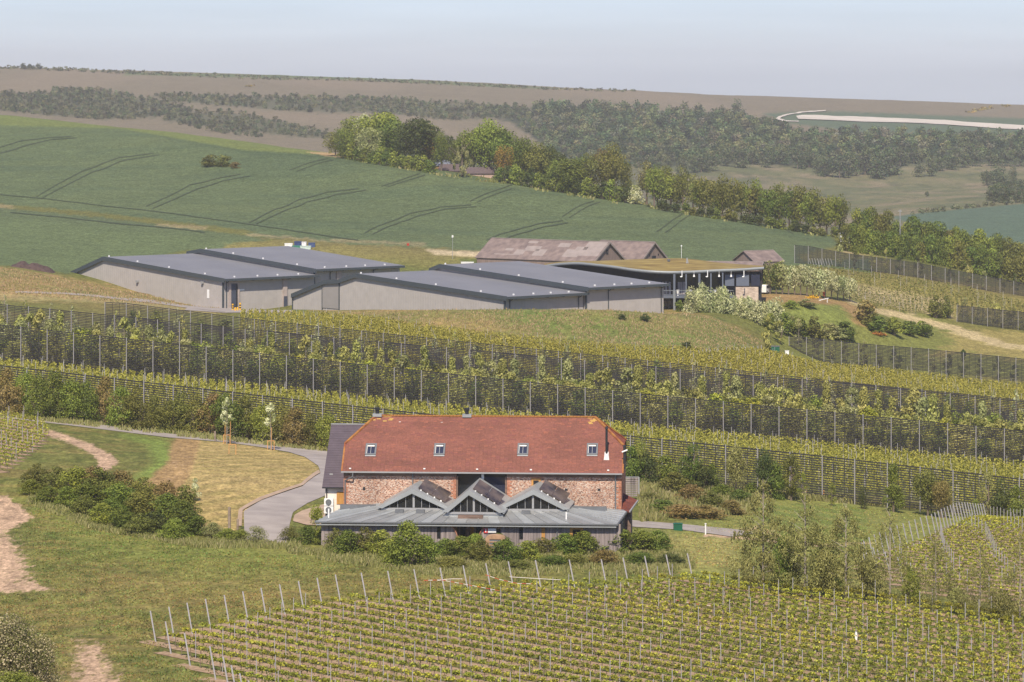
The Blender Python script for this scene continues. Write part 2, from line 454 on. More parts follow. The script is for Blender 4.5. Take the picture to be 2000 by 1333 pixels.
# lawn right of the barn
lawn = [(1225, 1035), (1450, 1005), (1500, 975), (1720, 975), (1890, 1000), (1940, 1005), (1850, 1060), (1700, 1100), (1640, 1130), (1330, 1125), (1290, 1060)]
paint(lawn, [.19, .2, .075], 8, 12, NEAR)
paint([(1290, 1040), (1440, 1050), (1440, 1110), (1320, 1110)], [.25, .235, .11], 14, 14, NEAR)
st2 = .5 + .5 * np.sin((GX * .55 + GY * .2) * 1.7)
d_ = sdist(GPX, GPY, [(1480, 985), (1690, 985), (1700, 1080), (1500, 1090)]); mixc((d_ < 0) * (GY < 905) * st2 * .6, [.115, .165, .05])
paint([(1380, 1045), (1450, 1048), (1470, 1040), (1620, 1070), (1700, 1062), (1600, 1062), (1480, 1030)], [.42, .33, .25], 4, 16, NEAR, .7)
# rough grass round the bramble mound
paint([(1225, 925), (1450, 935), (1500, 960), (1460, 1000), (1240, 1025), (1225, 990)], [.13, .14, .05], 8, 12, NEAR)
# verge strip below the shrub belt
paint([(-200, 790), (0, 797), (330, 838), (640, 868), (640, 884), (330, 852), (0, 815), (-200, 800)], [.1, .15, .04], 4, 3, NEAR)
# between the fences: vineyard floors
paint([(-400, 600), (240, 660), (1000, 760), (2400, 880), (2400, 1000), (2000, 925), (1600, 880), (1000, 815), (600, 775), (0, 710), (-400, 690)], [.14, .13, .055], 4, 3, (470, 905))
paint([(-400, 700), (0, 708), (1000, 818), (2000, 920), (2400, 940), (2400, 1040), (2000, 1005), (1300, 935), (700, 872), (0, 780), (-400, 770)], [.13, .135, .055], 4, 3, NEAR)
bk = np.array([.235, .185, .095])
# banks of dry rough grass round the sheds
left_bank = [(-400, 515), (0, 520), (130, 543), (300, 562), (432, 603), (440, 612), (200, 590), (-400, 580)]
berm = [(600, 607), (1000, 600), (1330, 598), (1440, 640), (1490, 668), (1470, 692), (1340, 690), (1000, 662), (700, 622)]
for pl in (left_bank, berm):
    a = paint(pl, bk, 5, 8, (560, 905)); a = a > .5
    mixc(a * (n1 > .45) * (n1 - .45) * 4, [.165, .16, .07]); mixc(a * (n2 < .42) * (.42 - n2) * 6, [.30, .2, .13])
    mixc(a * (n3 > .55) * (n3 - .55) * 5, [.12, .15, .055])
paint([(640, 470), (760, 472), (900, 478), (905, 520), (640, 515)], [.17, .16, .07], 6, 20, (700, 905))
paint([(0, 572), (170, 578), (400, 606), (440, 604), (420, 615), (180, 590), (-100, 585)], [.36, .28, .2], 4, 12, (600, 905), .5)
# lawns, mound and worn tracks beyond the garden on the right
paint([(1480, 575), (1660, 578), (1700, 600), (1820, 612), (1880, 660), (2400, 700), (2400, 745), (1900, 735), (1560, 708), (1490, 660)], [.155, .165, .06], 6, 8, (640, 905))
paint([(1560, 600), (1600, 590), (1665, 598), (1672, 640), (1640, 652), (1560, 640), (1520, 615)], [.165, .19, .065], 8, 10, (640, 905))
paint([(1440, 575), (1560, 574), (1660, 590), (1700, 610), (1710, 650), (1672, 632), (1640, 596), (1540, 592), (1440, 590)], [.27, .18, .11], 5, 9, (640, 905))
paint([(1840, 650), (2400, 640), (2400, 735), (1980, 705), (1900, 690), (1840, 702), (1800, 695), (1870, 672)], [.25, .21, .1], 10, 26, (640, 905))
paint([(1655, 583), (1700, 598), (1780, 615), (1880, 640), (1960, 668), (2060, 690), (2060, 700), (1930, 672), (1850, 645), (1760, 622), (1690, 604), (1655, 590)], [.42, .34, .26], 4, 12, (640, 905))
# upper vineyard slope (right)
paint([(1555, 520), (1640, 520), (2400, 620), (2400, 650), (1880, 618), (1700, 600), (1650, 570)], [.20, .175, .075], 4, 6, (740, 905))
paint([(1670, 555), (1850, 585), (1870, 625), (1760, 605), (1670, 580)], [.29, .24, .17], 8, 12, (740, 905))

# crop field on the hill
wheat = (KK > 15.9) & (KK < 18.02) & (GPX < 1700)
wheat_s = np.clip(np.minimum((KK - 15.9) * 14, (18.03 - KK) * 18), 0, 1) * np.clip((1705 - GPX) / 6, 0, 1)
mixc(wheat_s, [.110, .150, .088])
mixc(wheat_s * np.clip((n3 - .5) * 3, 0, .6), [.13, .168, .094])
mixc(wheat_s * np.clip((.46 - fbm(GX / 60, GY / 25, 3)) * 4, 0, .6), [.088, .128, .083])
paint([(0, 240), (240, 247), (480, 300), (640, 305), (1000, 360), (760, 330), (500, 295), (330, 250), (640, 300), (690, 312), (480, 292), (300, 252)], [.085, .12, .075], 6, 6, (1000, 1420), .55)
paint([(250, 246), (560, 290), (700, 318), (480, 300), (330, 268)], [.075, .112, .07], 12, 10, (900, 1420), .7)
# field below the weedy path, lower left
paint([(-900, 372), (0, 405), (200, 424), (480, 460), (560, 478), (360, 490), (130, 535), (60, 520), (-900, 505)], [.104, .138, .086], 3, 3, (690, 1300))
paint([(-900, 366), (0, 398), (200, 416), (420, 442), (500, 452), (480, 460), (200, 425), (0, 407), (-900, 376)], [.15, .155, .06], 2, 7, (690, 1300))
for xs in ((-10, 402, 24, 405), (305, 440, 405, 446), (480, 458, 640, 473), (640, 470, 830, 478)):
    paint([(xs[0], xs[1] - 3), (xs[2], xs[3] - 3), (xs[2], xs[3] + 3), (xs[0], xs[1] + 3)], [.36, .29, .21], 3, 9, (690, 1300), .55)
paint([(440, 478), (560, 466), (700, 478), (900, 488), (940, 490), (930, 505), (700, 505), (560, 500), (440, 490)], [.19, .17, .08], 4, 12, (700, 900))
paint([(830, 488), (945, 492), (930, 502), (850, 498)], [.5, .42, .35], 3, 4, (700, 900))
for pl_ in ([(1040, 208), (1180, 212), (1290, 218), (1440, 225), (1480, 240), (1560, 262), (1690, 262), (1830, 268), (2400, 268), (2400, 316), (1880, 322), (1790, 318), (1730, 335), (1650, 338), (1560, 325), (1420, 322), (1340, 328), (1230, 312), (1100, 288), (1040, 262)],
            [(900, 212), (1060, 220), (1080, 262), (1180, 300), (1240, 318), (1120, 312), (1080, 300), (1000, 240)]):
    FW = pl_; WOODS.append(pl_)
# light green strip on the crest
paint([(-900, 160), (0, 200), (640, 285), (640, 303), (480, 294), (330, 268), (240, 252), (0, 245), (-900, 225)], [.165, .205, .082], 3, 3, (1060, 1460))
paint([(600, 297), (690, 300), (720, 312), (640, 306)], [.42, .3, .2], 2, 4, (950, 1400))
paint([(1620, 455), (1720, 470), (1720, 505), (1570, 510), (1560, 498), (1640, 480)], [.17, .17, .07], 4, 10, (800, 960))
paint([(1640, 492), (1700, 485), (1760, 500), (1700, 500)], [.42, .33, .25], 2, 5, (800, 960), .7)
# beyond the crest: the downs
far = (GY > np.minimum(rowD[np.searchsorted(ks, 19.2)][None, :], 1500))
fn1 = fbm(GX / 60, GY / 60, 4); fn2 = fbm(GX / 14, GY / 30, 4)
mixc(far * 1.0, [.185, .165, .115]); mixc(far * np.clip((fn1 - .42) * 3, 0, .8), [.13, .15, .07]); mixc(far * np.clip((fn2 - .5) * 5, 0, .8), [.12, .115, .08]); mixc(far * np.clip((.42 - fn2) * 5, 0, .7), [.25, .22, .13])
brown = far & (GPY < 300) & (GY > 2000)
mixc(brown * 1.0, [.205, .170, .122]); mixc(brown * np.clip((fn2 - .5) * 3, 0, .6), [.18, .15, .105])
mixc(brown * np.clip((fbm(GX / 120, GY / 300, 3) - .5) * 5, 0, .7), [.24, .19, .14])
paint([(1230, 300), (1700, 330), (2400, 330), (2400, 420), (1700, 430), (1300, 380)], [.19, .175, .095], 12, 30, FAR, .8)
paint([(1180, 330), (1500, 350), (1500, 400), (1300, 400)], [.17, .15, .11], 12, 20, FAR, .7)
vs_ = far & (GPY > 300) & (GY < 2300); fn3 = fbm(GX / 22 + 7, GY / 40, 4)
mixc(vs_ * np.clip((fn3 - .5) * 6, 0, .75), [.125, .14, .07]); mixc(vs_ * np.clip((.44 - fn3) * 6, 0, .7), [.25, .20, .14]); mixc(vs_ * np.clip((fbm(GX / 7, GY / 14, 3) - .58) * 8, 0, .7), [.10, .11, .06])
for w_ in WOODS: paint(w_, [.055, .065, .038], 6, 10, FAR)
for w_ in ([(0, 184), (60, 188), (120, 174), (210, 182), (280, 194), (340, 206), (380, 214), (300, 230), (200, 234), (0, 216)], [(300, 188), (500, 191), (640, 191), (760, 195), (960, 207), (1030, 211), (1030, 230), (880, 234), (720, 220), (620, 220), (480, 210), (330, 199)], [(330, 216), (480, 223), (560, 241), (640, 262), (650, 272), (560, 265), (430, 251), (320, 235)]):
    paint(w_, [.10, .105, .065], 5, 14, FAR, .85)
paint([(1740, 425), (1790, 417), (2000, 398), (2600, 380), (2600, 520), (2000, 480), (1840, 450)], [.10, .145, .105], 2, 2, (1150, 1640))
paint([(1560, 218), (1640, 218), (2000, 232), (2600, 245), (2600, 275), (2000, 262), (1700, 262), (1530, 240), (1490, 222)], [.10, .135, .085], 5, 5, (2300, 5000))
paint([(250, 141), (700, 150), (1080, 172), (1150, 176), (1000, 172), (700, 156), (240, 147)], [.12, .16, .07], 1.5, 1, (2900, 5000))
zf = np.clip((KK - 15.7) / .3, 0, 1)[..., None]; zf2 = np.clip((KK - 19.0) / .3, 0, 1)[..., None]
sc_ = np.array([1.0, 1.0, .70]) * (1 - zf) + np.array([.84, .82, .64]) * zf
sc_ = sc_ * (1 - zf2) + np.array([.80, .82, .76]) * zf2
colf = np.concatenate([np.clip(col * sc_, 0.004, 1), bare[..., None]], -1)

GM = ground_mat()
nr, nc = GPX.shape
idx = np.arange(nr * nc).reshape(nr, nc)
q = np.stack([idx[:-1, :-1], idx[:-1, 1:], idx[1:, 1:], idx[1:, :-1]], -1)
kc = (KK[:-1, :-1] + KK[1:, 1:]) / 2; yc = (GPY[:-1, :-1] + GPY[1:, 1:]) / 2; xc = (GPX[:-1, :-1] + GPX[1:, 1:]) / 2
Yc = (GY[:-1, :-1] + GY[1:, 1:]) / 2
lab = np.zeros(kc.shape, int)                                # 0 lawn / near ground
names = {0: 'lawn'}
def region(i, name, m): 
    lab[m] = i; names[i] = name
region(1, 'vineyard_ground', (kc > 8) & (kc < 12.3))
region(2, 'grass_bank', ((kc >= 12) & (kc <= 15.9)))
region(3, 'vineyard_slope', (kc > 14.5) & (kc < 18) & (xc > 1655))
region(4, 'crop_field', (kc > 15.9) & (kc <= 18.02) & (xc < 1705))
region(5, 'crest_pasture', (kc > 18.02) & (kc <= 19.2))
region(6, 'valley_pasture', (kc > 19.2) & (kc <= 23))
region(7, 'downland_hill', kc > 23)
region(8, 'mown_bank', in_poly(xc, yc, bank) & (Yc < 600))
region(9, 'far_crop_field', in_poly(xc, yc, [(1740, 425), (1790, 417), (2000, 398), (2600, 380), (2600, 520), (2000, 480), (1840, 450)]) & (Yc > 1150) & (Yc < 1640))
V = np.stack([GX, GY, GZ], -1).reshape(-1, 3); VC = colf.reshape(-1, 4)
for i, nme in names.items():
    f = q[lab == i]
    used, inv = np.unique(f, return_inverse=True)
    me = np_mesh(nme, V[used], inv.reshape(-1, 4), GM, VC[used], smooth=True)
    link(nme, me, kind='structure')

# ------------------------------------------------------------------ roads and strips laid on the ground
M_ROAD = mat('pale_gravel', (.30, .265, .235), .95, var=.12, scale=.8, alt=(.36, .32, .285), bump=.2)
M_ASPH = mat('worn_asphalt', (.30, .265, .245), .9, var=.1, scale=.35, alt=(.37, .33, .30))
M_CHALK = mat('bare_chalk', (.50, .455, .39), .95, var=.12, scale=.05)
M_SOIL = mat('bare_soil', (.33, .225, .14), .95, var=.2, scale=1.2, bump=.3)
M_TRACK = mat('wheel_rut', (.05, .068, .032), .95, var=.2, scale=.5)
M_KERB = mat('kerb_gravel', (.38, .28, .2), .95, var=.15, scale=1.0)
def drape(name, left, right, m, lift=.05, n=60, dmin=200, dmax=3600, kind='structure', cross=4, locs=None):
    "sheet between two photo poly-lines, laid on the terrain"
    def res(pl):
        W = np.array([locate(x, y, dmin, dmax) for x, y in pl]); d = np.r_[0, np.cumsum(np.hypot(*np.diff(np.array(pl, float), axis=0).T))]
        t = np.linspace(0, d[-1], n); return np.stack([np.interp(t, d, W[:, 0]), np.interp(t, d, W[:, 1])], 1)
    A = res(left); B = res(right)
    vs_, fs = [], []
    for i in range(n):
        for j in range(cross + 1):
            p = A[i] * (1 - j / cross) + B[i] * j / cross; vs_.append((p[0], p[1], 0))
    vs_ = np.array(vs_); vs_[:, 2] = gz(vs_[:, 0], vs_[:, 1]) + lift
    for i in range(n - 1):
        for j in range(cross):
            a = i * (cross + 1) + j; fs.append((a, a + 1, a + cross + 2, a + cross + 1))
    me = np_mesh(name, vs_, np.array(fs), m, smooth=True)
    return link(name, me, kind=kind)
drape('access_road', [(-130, 797), (0, 809), (150, 825), (330, 848), (460, 857), (560, 870), (660, 886)],
      [(-130, 803), (0, 817), (150, 834), (330, 856), (440, 865), (520, 876), (565, 884)], M_ROAD, .05, 90, 380, 470)
drape('barn_drive', [(560, 870.5), (640, 884), (680, 905), (680, 935), (660, 960), (600, 985), (572, 1002), (566, 1025), (560, 1066)],
      [(520, 876.5), (565, 884.5), (596, 894), (622, 912), (626, 926), (590, 952), (510, 980), (476, 1000), (478, 1066)], M_ASPH, .055, 90, 290, 430, cross=8)
drape('road_edge_strip', [(626, 925), (592, 950), (512, 978), (474, 998), (472, 1030)], [(622, 920), (588, 946), (506, 974), (466, 996), (463, 1030)], M_KERB, .09, 40, 290, 430)
drape('gravel_court', [(590, 1000), (575, 1008), (572, 1020), (600, 1028)], [(640, 985), (660, 995), (665, 1010), (665, 1030)], M_KERB, .07, 20, 290, 430)
drape('lane', [(1200, 1012), (1238, 1018), (1340, 1026), (1440, 1036), (1480, 1042)], [(1200, 1024), (1238, 1031), (1330, 1036), (1400, 1046), (1430, 1050)], M_ROAD, .055, 40, 290, 420)
drape('shed_yard', [(380, 597), (440, 601), (500, 606), (572, 607)], [(360, 607), (440, 612), (500, 612), (572, 611)], M_ROAD, .08, 40, 560, 800)
drape('shed_track', [(30, 570), (130, 573), (240, 583), (330, 592), (440, 603)], [(30, 573), (130, 576), (240, 587), (330, 597), (440, 610)], M_ROAD, .06, 40, 560, 800)
drape('chalk_gallop', [(1555, 228), (1570, 226), (1700, 230), (1850, 236), (2010, 247), (2300, 262)],
      [(1560, 234), (1620, 236), (1720, 240), (1850, 245), (2010, 255), (2300, 272)], M_CHALK, .6, 60, 2400, 3150)
drape('chalk_loop', [(1612, 216.5), (1560, 220), (1520, 229), (1514, 234), (1530, 239), (1560, 239.5)],
      [(1614, 218), (1565, 222), (1527, 230), (1523, 233), (1536, 237), (1560, 237.8)], M_CHALK, .6, 60, 2300, 3150)
# wheel ruts in the crop
ruts = [[(70, 386), (110, 362), (165, 333), (230, 309), (300, 300)], [(84, 387), (125, 365), (180, 337), (240, 314), (310, 303)],
        [(0, 289), (40, 276), (90, 270), (140, 267)], [(0, 300), (50, 285), (100, 273), (150, 270)],
        [(285, 404), (330, 384), (370, 362), (420, 350), (470, 341)], [(298, 408), (345, 388), (390, 368), (435, 354), (490, 344)],
        [(486, 436), (530, 413), (585, 390), (640, 376), (700, 369)], [(500, 438), (545, 417), (600, 395), (655, 381), (715, 372)],
        [(712, 456), (750, 438), (800, 418), (860, 405), (920, 401)], [(728, 458), (768, 440), (815, 423), (870, 409), (930, 404)],
        [(950, 470), (1000, 452), (1050, 438), (1100, 432)], [(970, 474), (1020, 456), (1065, 443), (1110, 436)],
        [(918, 394), (950, 379), (985, 367), (1000, 362)], [(932, 396), (965, 381), (1000, 369)],
        [(1098, 424), (1120, 409), (1160, 394)], [(1112, 426), (1135, 411), (1172, 396)],
        [(1282, 453), (1310, 433), (1335, 418)], [(1298, 455), (1325, 436), (1350, 420)],
        [(565, 333), (600, 320), (640, 310)], [(580, 335), (615, 322), (650, 313)],
        [(1480, 438), (1530, 446), (1550, 458)], [(1490, 436), (1540, 443), (1557, 456)],
        [(745, 365), (790, 350), (820, 340)], [(757, 366), (800, 352), (830, 343)],
        [(0, 381), (90, 389), (200, 403), (330, 417), (500, 441), (700, 470)], [(20, 416), (120, 425), (260, 440), (400, 455)]]
for r_ in ruts:
    wl = .9 if len(r_) < 6 else .7
    up = [(x, y - wl) for x, y in r_]; dn = [(x, y + wl) for x, y in r_]
    drape('wheel_rut', up, dn, M_TRACK, .1, 30, 700, 1330, cross=1)

# ================================================================== BUILDINGS
class Frame:
    "local axes of a building: u along the front, v to the back, w up; reads photo pixels into local lengths"
    def __init__(s, O, deg): s.O = Vector(O); s.a = math.radians(deg); s.c = math.cos(s.a); s.s = math.sin(s.a)
    def Y(s, u, v): return s.O.y + u * s.s + v * s.c
    def u(s, px, v=0):
        q = (px - 1000) / F
        return (q * (s.O.y + v * s.c) - s.O.x + v * s.s) / (s.c - q * s.s)
    def w(s, py, u, v=0): return Z0 - (py - YH) / F * s.Y(u, v) - s.O.z
    def v(s, px, u=0):
        q = (px - 1000) / F
        return (q * (s.O.y + u * s.s) - s.O.x - u * s.c) / (-s.s - q * s.c)

M_TILE = mat('clay_tile', (.22, .055, .035), .85, var=.3, scale=1.3, alt=(.30, .085, .045), bump=.3, stretch=(1, 3, 3))
M_TILE2 = mat('clay_tile_dark', (.15, .045, .035), .85, var=.25, scale=1.5, alt=(.2, .06, .04), bump=.3)
M_LICHEN = mat('ridge_tile_clay', (.30, .085, .04), .9, var=.25, scale=1.5, alt=(.40, .20, .05))
M_SLATE = mat('blue_slate', (.085, .068, .085), .6, var=.12, scale=1.2, bump=.1)
M_ZINC = mat('zinc_sheet', (.29, .30, .30), .45, metal=.35, var=.10, scale=.9, spec=.4)
M_ZINC2 = mat('zinc_sheet_pale', (.36, .38, .385), .45, metal=.35, var=.08, scale=.9, spec=.4)
M_ZFASC = mat('zinc_fascia', (.33, .335, .34), .55, metal=.2, var=.06, scale=1)
M_GUT = mat('grey_gutter', (.18, .19, .20), .5, metal=.4, var=.08, scale=2)
M_DARK = mat('dark_paint', (.022, .024, .028), .6, var=.1, scale=2)
M_GLASS = mat('dark_glass', (.018, .02, .024), .08, var=.1, scale=.6, spec=.6)
M_GLASSB = mat('sky_glass', (.03, .035, .06), .05, var=.1, scale=.6, spec=.9)
M_BOARD = mat('weathered_board', (.20, .17, .165), .9, var=.35, scale=1.0, stretch=(7, 7, .25), alt=(.34, .29, .28), bump=.2)
M_OAK = mat('oak_frame', (.46, .24, .07), .7, var=.15, scale=2, stretch=(4, 4, .5))
M_RENDER = mat('cream_render', (.74, .68, .60), .9, var=.05, scale=1)
M_WHITE = mat('white_paint', (.78, .78, .76), .6, var=.03, scale=2)
M_LINTEL = mat('old_timber', (.17, .115, .09), .9, var=.3, scale=2, stretch=(.6, 2, 2))
M_PANEL = mat('solar_panel_glass', (.045, .038, .045), .22, var=.25, scale=.8, spec=.8, alt=(.15, .115, .095))
M_BRICK = mat('red_brick', (.40, .16, .09), .9, var=.3, scale=5, alt=(.52, .26, .17))
M_GREEN = mat('green_paint', (.012, .10, .055), .5, var=.1, scale=2)
# flint and brick rubble wall
def flint():
    m, N, L = new_mat('flint_rubble')
    o = N.new("ShaderNodeOutputMaterial"); b = N.new("ShaderNodeBsdfPrincipled"); b.inputs["Roughness"].default_value = .9
    tc = N.new("ShaderNodeTexCoord"); mp = N.new("ShaderNodeMapping"); mp.inputs["Scale"].default_value = (9, 9, 15)
    L.new(tc.outputs["Object"], mp.inputs[0])
    vo = N.new("ShaderNodeTexVoronoi"); vo.inputs["Scale"].default_value = 1.0; vo.inputs["Randomness"].default_value = .75; L.new(mp.outputs[0], vo.inputs["Vector"])
    sp = N.new("ShaderNodeSeparateColor"); L.new(vo.outputs["Color"], sp.inputs[0])
    r = N.new("ShaderNodeValToRGB"); r.color_ramp.interpolation = 'CONSTANT'; L.new(sp.outputs[0], r.inputs[0])
    e = r.color_ramp.elements; e[0].position = 0; e[0].color = (.22, .12, .09, 1); e[1].position = .17; e[1].color = (.45, .25, .17, 1)
    for p, c in ((.4, (.58, .36, .26)), (.62, (.60, .45, .35)), (.82, (.66, .54, .44)), (.93, (.40, .30, .27))):
        q_ = e.new(p); q_.color = (*c, 1)
    no = N.new("ShaderNodeTexNoise"); no.inputs["Scale"].default_value = .35; no.inputs["Detail"].default_value = 3; L.new(tc.outputs["Object"], no.inputs["Vector"])
    mr = N.new("ShaderNodeMapRange"); mr.inputs[1].default_value = .3; mr.inputs[2].default_value = .7; mr.inputs[3].default_value = .72; mr.inputs[4].default_value = 1.15
    L.new(no.outputs["Fac"], mr.inputs[0])
    e2 = N.new("ShaderNodeMapRange"); e2.inputs[1].default_value = 0; e2.inputs[2].default_value = .6; e2.inputs[3].default_value = 1.1; e2.inputs[4].default_value = .8; L.new(vo.outputs["Distance"], e2.inputs[0])
    mu = N.new("ShaderNodeMath"); mu.operation = 'MULTIPLY'; L.new(mr.outputs[0], mu.inputs[0]); L.new(e2.outputs[0], mu.inputs[1])
    vm = N.new("ShaderNodeVectorMath"); vm.operation = 'SCALE'; L.new(r.outputs[0], vm.inputs[0]); L.new(mu.outputs[0], vm.inputs["Scale"])
    L.new(vm.outputs[0], b.inputs["Base Color"])
    bp = N.new("ShaderNodeBump"); bp.inputs["Strength"].default_value = .7; bp.inputs["Distance"].default_value = .04; bp.invert = True
    L.new(vo.outputs["Distance"], bp.inputs["Height"]); L.new(bp.outputs[0], b.inputs["Normal"]); L.new(b.outputs[0], o.inputs[0])
    return m
M_FLINT = flint()

# ------------------------------------------------------------------ the flint barn
O = P(627, 1018, 312.0); O.z = gz1(O.x, O.y) - .05
B = Frame(O, -4.0)
def E(label, cat, name, loc, a, group=None): return empty(name, loc, a, label, cat, group)
barn = E('long red tiled barn of flint and brick with four roof windows', 'barn', 'flint_barn', O, B.a)
VW, VR = 6.3, 11.0                         # front wall and ridge of the main range
uL, uR = B.u(671, VW), B.u(1214, VW)
wE = B.w(921, uL, VW - .35)                # eaves
wR = B.w(814, 12, VR)
VB = VR + (VR - VW)
# walls with the tall cart opening
o0, o1 = B.u(891, VW), B.u(990, VW)
mb = MB()
for a_, b_ in ((uL, o0), (o1, uR)): mb.box(a_, b_, VW, VW + .5, -.3, wE + .1)
mb.obj('wall', M_FLINT, barn)
wh = B.w(866, uR, VR)                      # height of the half-hip eaves
def gable_prof(v0, v1, hE, vr, hR, cut):
    f = (cut - hE) / (hR - hE)
    return [(v0, -.3), (v0, hE), (v0 + (vr - v0) * f, cut), (v1 - (v1 - vr) * f, cut), (v1, hE), (v1, -.3)]
gp = gable_prof(VW + .02, VB, wE - .1, VR, wR, wh - .15)
for us in (uL, uR - .45):
    MB().prism(gp, lambda a_, b_, us=us: (us + .012, a_, b_), lambda a_, b_, us=us: (us + .45, a_, b_)).obj('gable_wall', M_BRICK, barn)
MB().box(uL, uR, VB, VB + .4, -.3, wE + .1).obj('wall', M_FLINT, barn)
for a_, b_ in ((uL + .02, o0 - .02), (o1 + .02, uR - .02)):
    MB().box(a_, b_, VW - .04, VW, wE - .42, wE - .02).obj('wall_plate', M_LINTEL, barn)
# brick quoins (joined: each below a few pixels)
mb = MB(); r_ = random.Random(4)
for k in range(38):
    z_ = -.2 + k * .16
    if z_ > wE - .5: break
    for us, sgn in ((uL, 1), (uR, -1), (o0, -1), (o1, 1)):
        w_ = .45 if k % 2 else .28
        a_, b_ = sorted((us + sgn * .003, us + sgn * w_)); mb.box(a_, b_, VW - .02, VW + .01, z_ + .012, z_ + .15)
mb.obj('quoin', M_BRICK, barn, kind='stuff')
# small wall openings
for px_, py_, ww, hh in ((711, 955, .22, .3), (1106, 957, .25, .2), (1170, 957, .25, .2)):
    uu = B.u(px_, VW); zz = B.w(py_, uu, VW)
    MB().box(uu - ww / 2, uu + ww / 2, VW - .012, VW + .02, zz - hh / 2, zz + hh / 2).obj('vent_hole', M_DARK, barn)
uu = B.u(1047, VW); zz = B.w(943, uu, VW)
wdw = MB().box(uu - .42, uu + .42, VW - .05, VW + .05, zz - .5, zz + .38).obj('window', M_OAK, barn)
MB().box(uu - .24, uu + .24, VW - .065, VW - .052, zz - .45, zz + .2).obj('pane', M_GLASS, wdw)
MB().box(uu - .6, uu + .6, VW - .02, VW - .005, zz + .4, zz + .72).obj('brick_arch', M_BRICK, barn)
# cart opening: glazed screen
gz0, gz1_ = -.2, wE - .42
scr = MB().box(o0, o1, VW + .42, VW + .46, gz0, gz1_ + .3).obj('glazed_screen', M_GLASS, barn)
MB().box(o0 + 2.0, o1 - .1, VW + .40, VW + .415, wE - 1.9, wE - .5).obj('pane', M_GLASSB, scr)
MB().box(o0 + .02, o0 + .16, VW - .03, VW + .4, gz0, gz1_).obj('opening_post', M_LINTEL, barn)
MB().box(o1 - .16, o1 - .02, VW - .03, VW + .4, gz0, gz1_).obj('opening_post', M_LINTEL, barn)
MB().box((o0 + o1) / 2 - .02, (o0 + o1) / 2 + .2, VW + .1, VW + .38, gz0, gz1_ + .2).obj('opening_post', M_WHITE, barn)
MB().box((o0 + o1) / 2 + .6, o1 - .2, VW + .3, VW + .38, wE - 2.35, wE - 2.05).obj('transom', M_OAK, barn)
# tiled roof: front and back planes with half hips at both ends
ridL, ridR = B.u(735, VR), B.u(1162, VR)
eL, eR = uL - .12, uR + .12
vE = VW - .38
def slope_pt(f, back=False):                       # f: 0 eaves .. 1 ridge
    v_ = vE + (VR - vE) * f; z_ = wE + (wR - wE) * f
    return (VR + (VR - v_) if back else v_), z_
fh = (wh - wE) / (wR - wE)
def uspan(f):
    if f <= fh: return eL, eR
    t = (f - fh) / (1 - fh); return eL + (ridL - eL) * t, eR + (ridR - eR) * t
N_C = 50
cour = []; r_ = random.Random(11)
TV, TFc, TC = [], [], []
for back in (False, True):
    for k in range(N_C if not back else 12):
        nC = N_C if not back else 12
        f0, f1 = k / nC, (k + 1.25) / nC
        f1 = min(f1, 1)
        a0, b0 = uspan(f0); a1, b1 = uspan(f1); a_, b_ = max(a0, a1 if f0 > fh else a0), min(b0, b1 if f0 > fh else b0)
        a_, b_ = a0, b0
        n = max(2, int((b_ - a_) / .38)) if not back else 1
        for i in range(n):
            x0 = a_ + (b_ - a_) * i / n; x1 = a_ + (b_ - a_) * (i + 1) / n - .008
            v0, z0 = slope_pt(f0, back); v1, z1 = slope_pt(f1, back)
            if f0 > fh:
                lim0, lim1 = uspan(f1); y0, y1 = max(x0, lim0), min(x1, lim1)
            else: y0, y1 = x0, x1
            if y1 <= y0: y0 = y1 = (min(max(x0, lim0), lim1))
            j = r_.uniform(.018, .05)
            bq = len(TV)
            TV += [(x0, v0 - (.03 if not back else -.03), z0 + j), (x1, v0 - (.03 if not back else -.03), z0 + j), (y1, v1, z1 + .008), (y0, v1, z1 + .008),
                   (x0, v0 - (.03 if not back else -.03), z0 - .02), (x1, v0 - (.03 if not back else -.03), z0 - .02)]
            TFc += [(bq, bq + 1, bq + 2, bq + 3), (bq + 4, bq + 5, bq + 1, bq)]
            q_ = r_.random(); s_ = fbm(np.array([x0 / 2.6]), np.array([k / 7.0]), 3)[0]
            base = np.array([.182, .064, .044]) * (1 + .22 * (q_ - .5)) * (.72 + .56 * s_)
            if q_ > .93: base = np.array([.17, .055, .045])
            if q_ < .05: base = np.array([.235, .078, .048])
            if f0 > .86 and (x0 < ridL + 1.3 or x1 > ridR - 1.0) and r_.random() < .22: base = np.array([.40, .24, .06])
            TC += [base] * 6
def tile_attr():
    m, N, L = new_mat('clay_tile_courses')
    o = N.new("ShaderNodeOutputMaterial"); b = N.new("ShaderNodeBsdfPrincipled"); b.inputs["Roughness"].default_value = .8
    a_ = N.new("ShaderNodeAttribute"); a_.attribute_name = "Col"; tc = N.new("ShaderNodeTexCoord")
    no = N.new("ShaderNodeTexNoise"); no.inputs["Scale"].default_value = 7; no.inputs["Detail"].default_value = 3; L.new(tc.outputs["Object"], no.inputs["Vector"])
    mr = N.new("ShaderNodeMapRange"); mr.inputs[1].default_value = .3; mr.inputs[2].default_value = .7; mr.inputs[3].default_value = .8; mr.inputs[4].default_value = 1.2; L.new(no.outputs["Fac"], mr.inputs[0])
    vm = N.new("ShaderNodeVectorMath"); vm.operation = 'SCALE'; L.new(a_.outputs["Color"], vm.inputs[0]); L.new(mr.outputs[0], vm.inputs["Scale"])
    L.new(vm.outputs[0], b.inputs["Base Color"]); L.new(b.outputs[0], o.inputs[0]); return m
M_TCOL = tile_attr()
deck = MB()
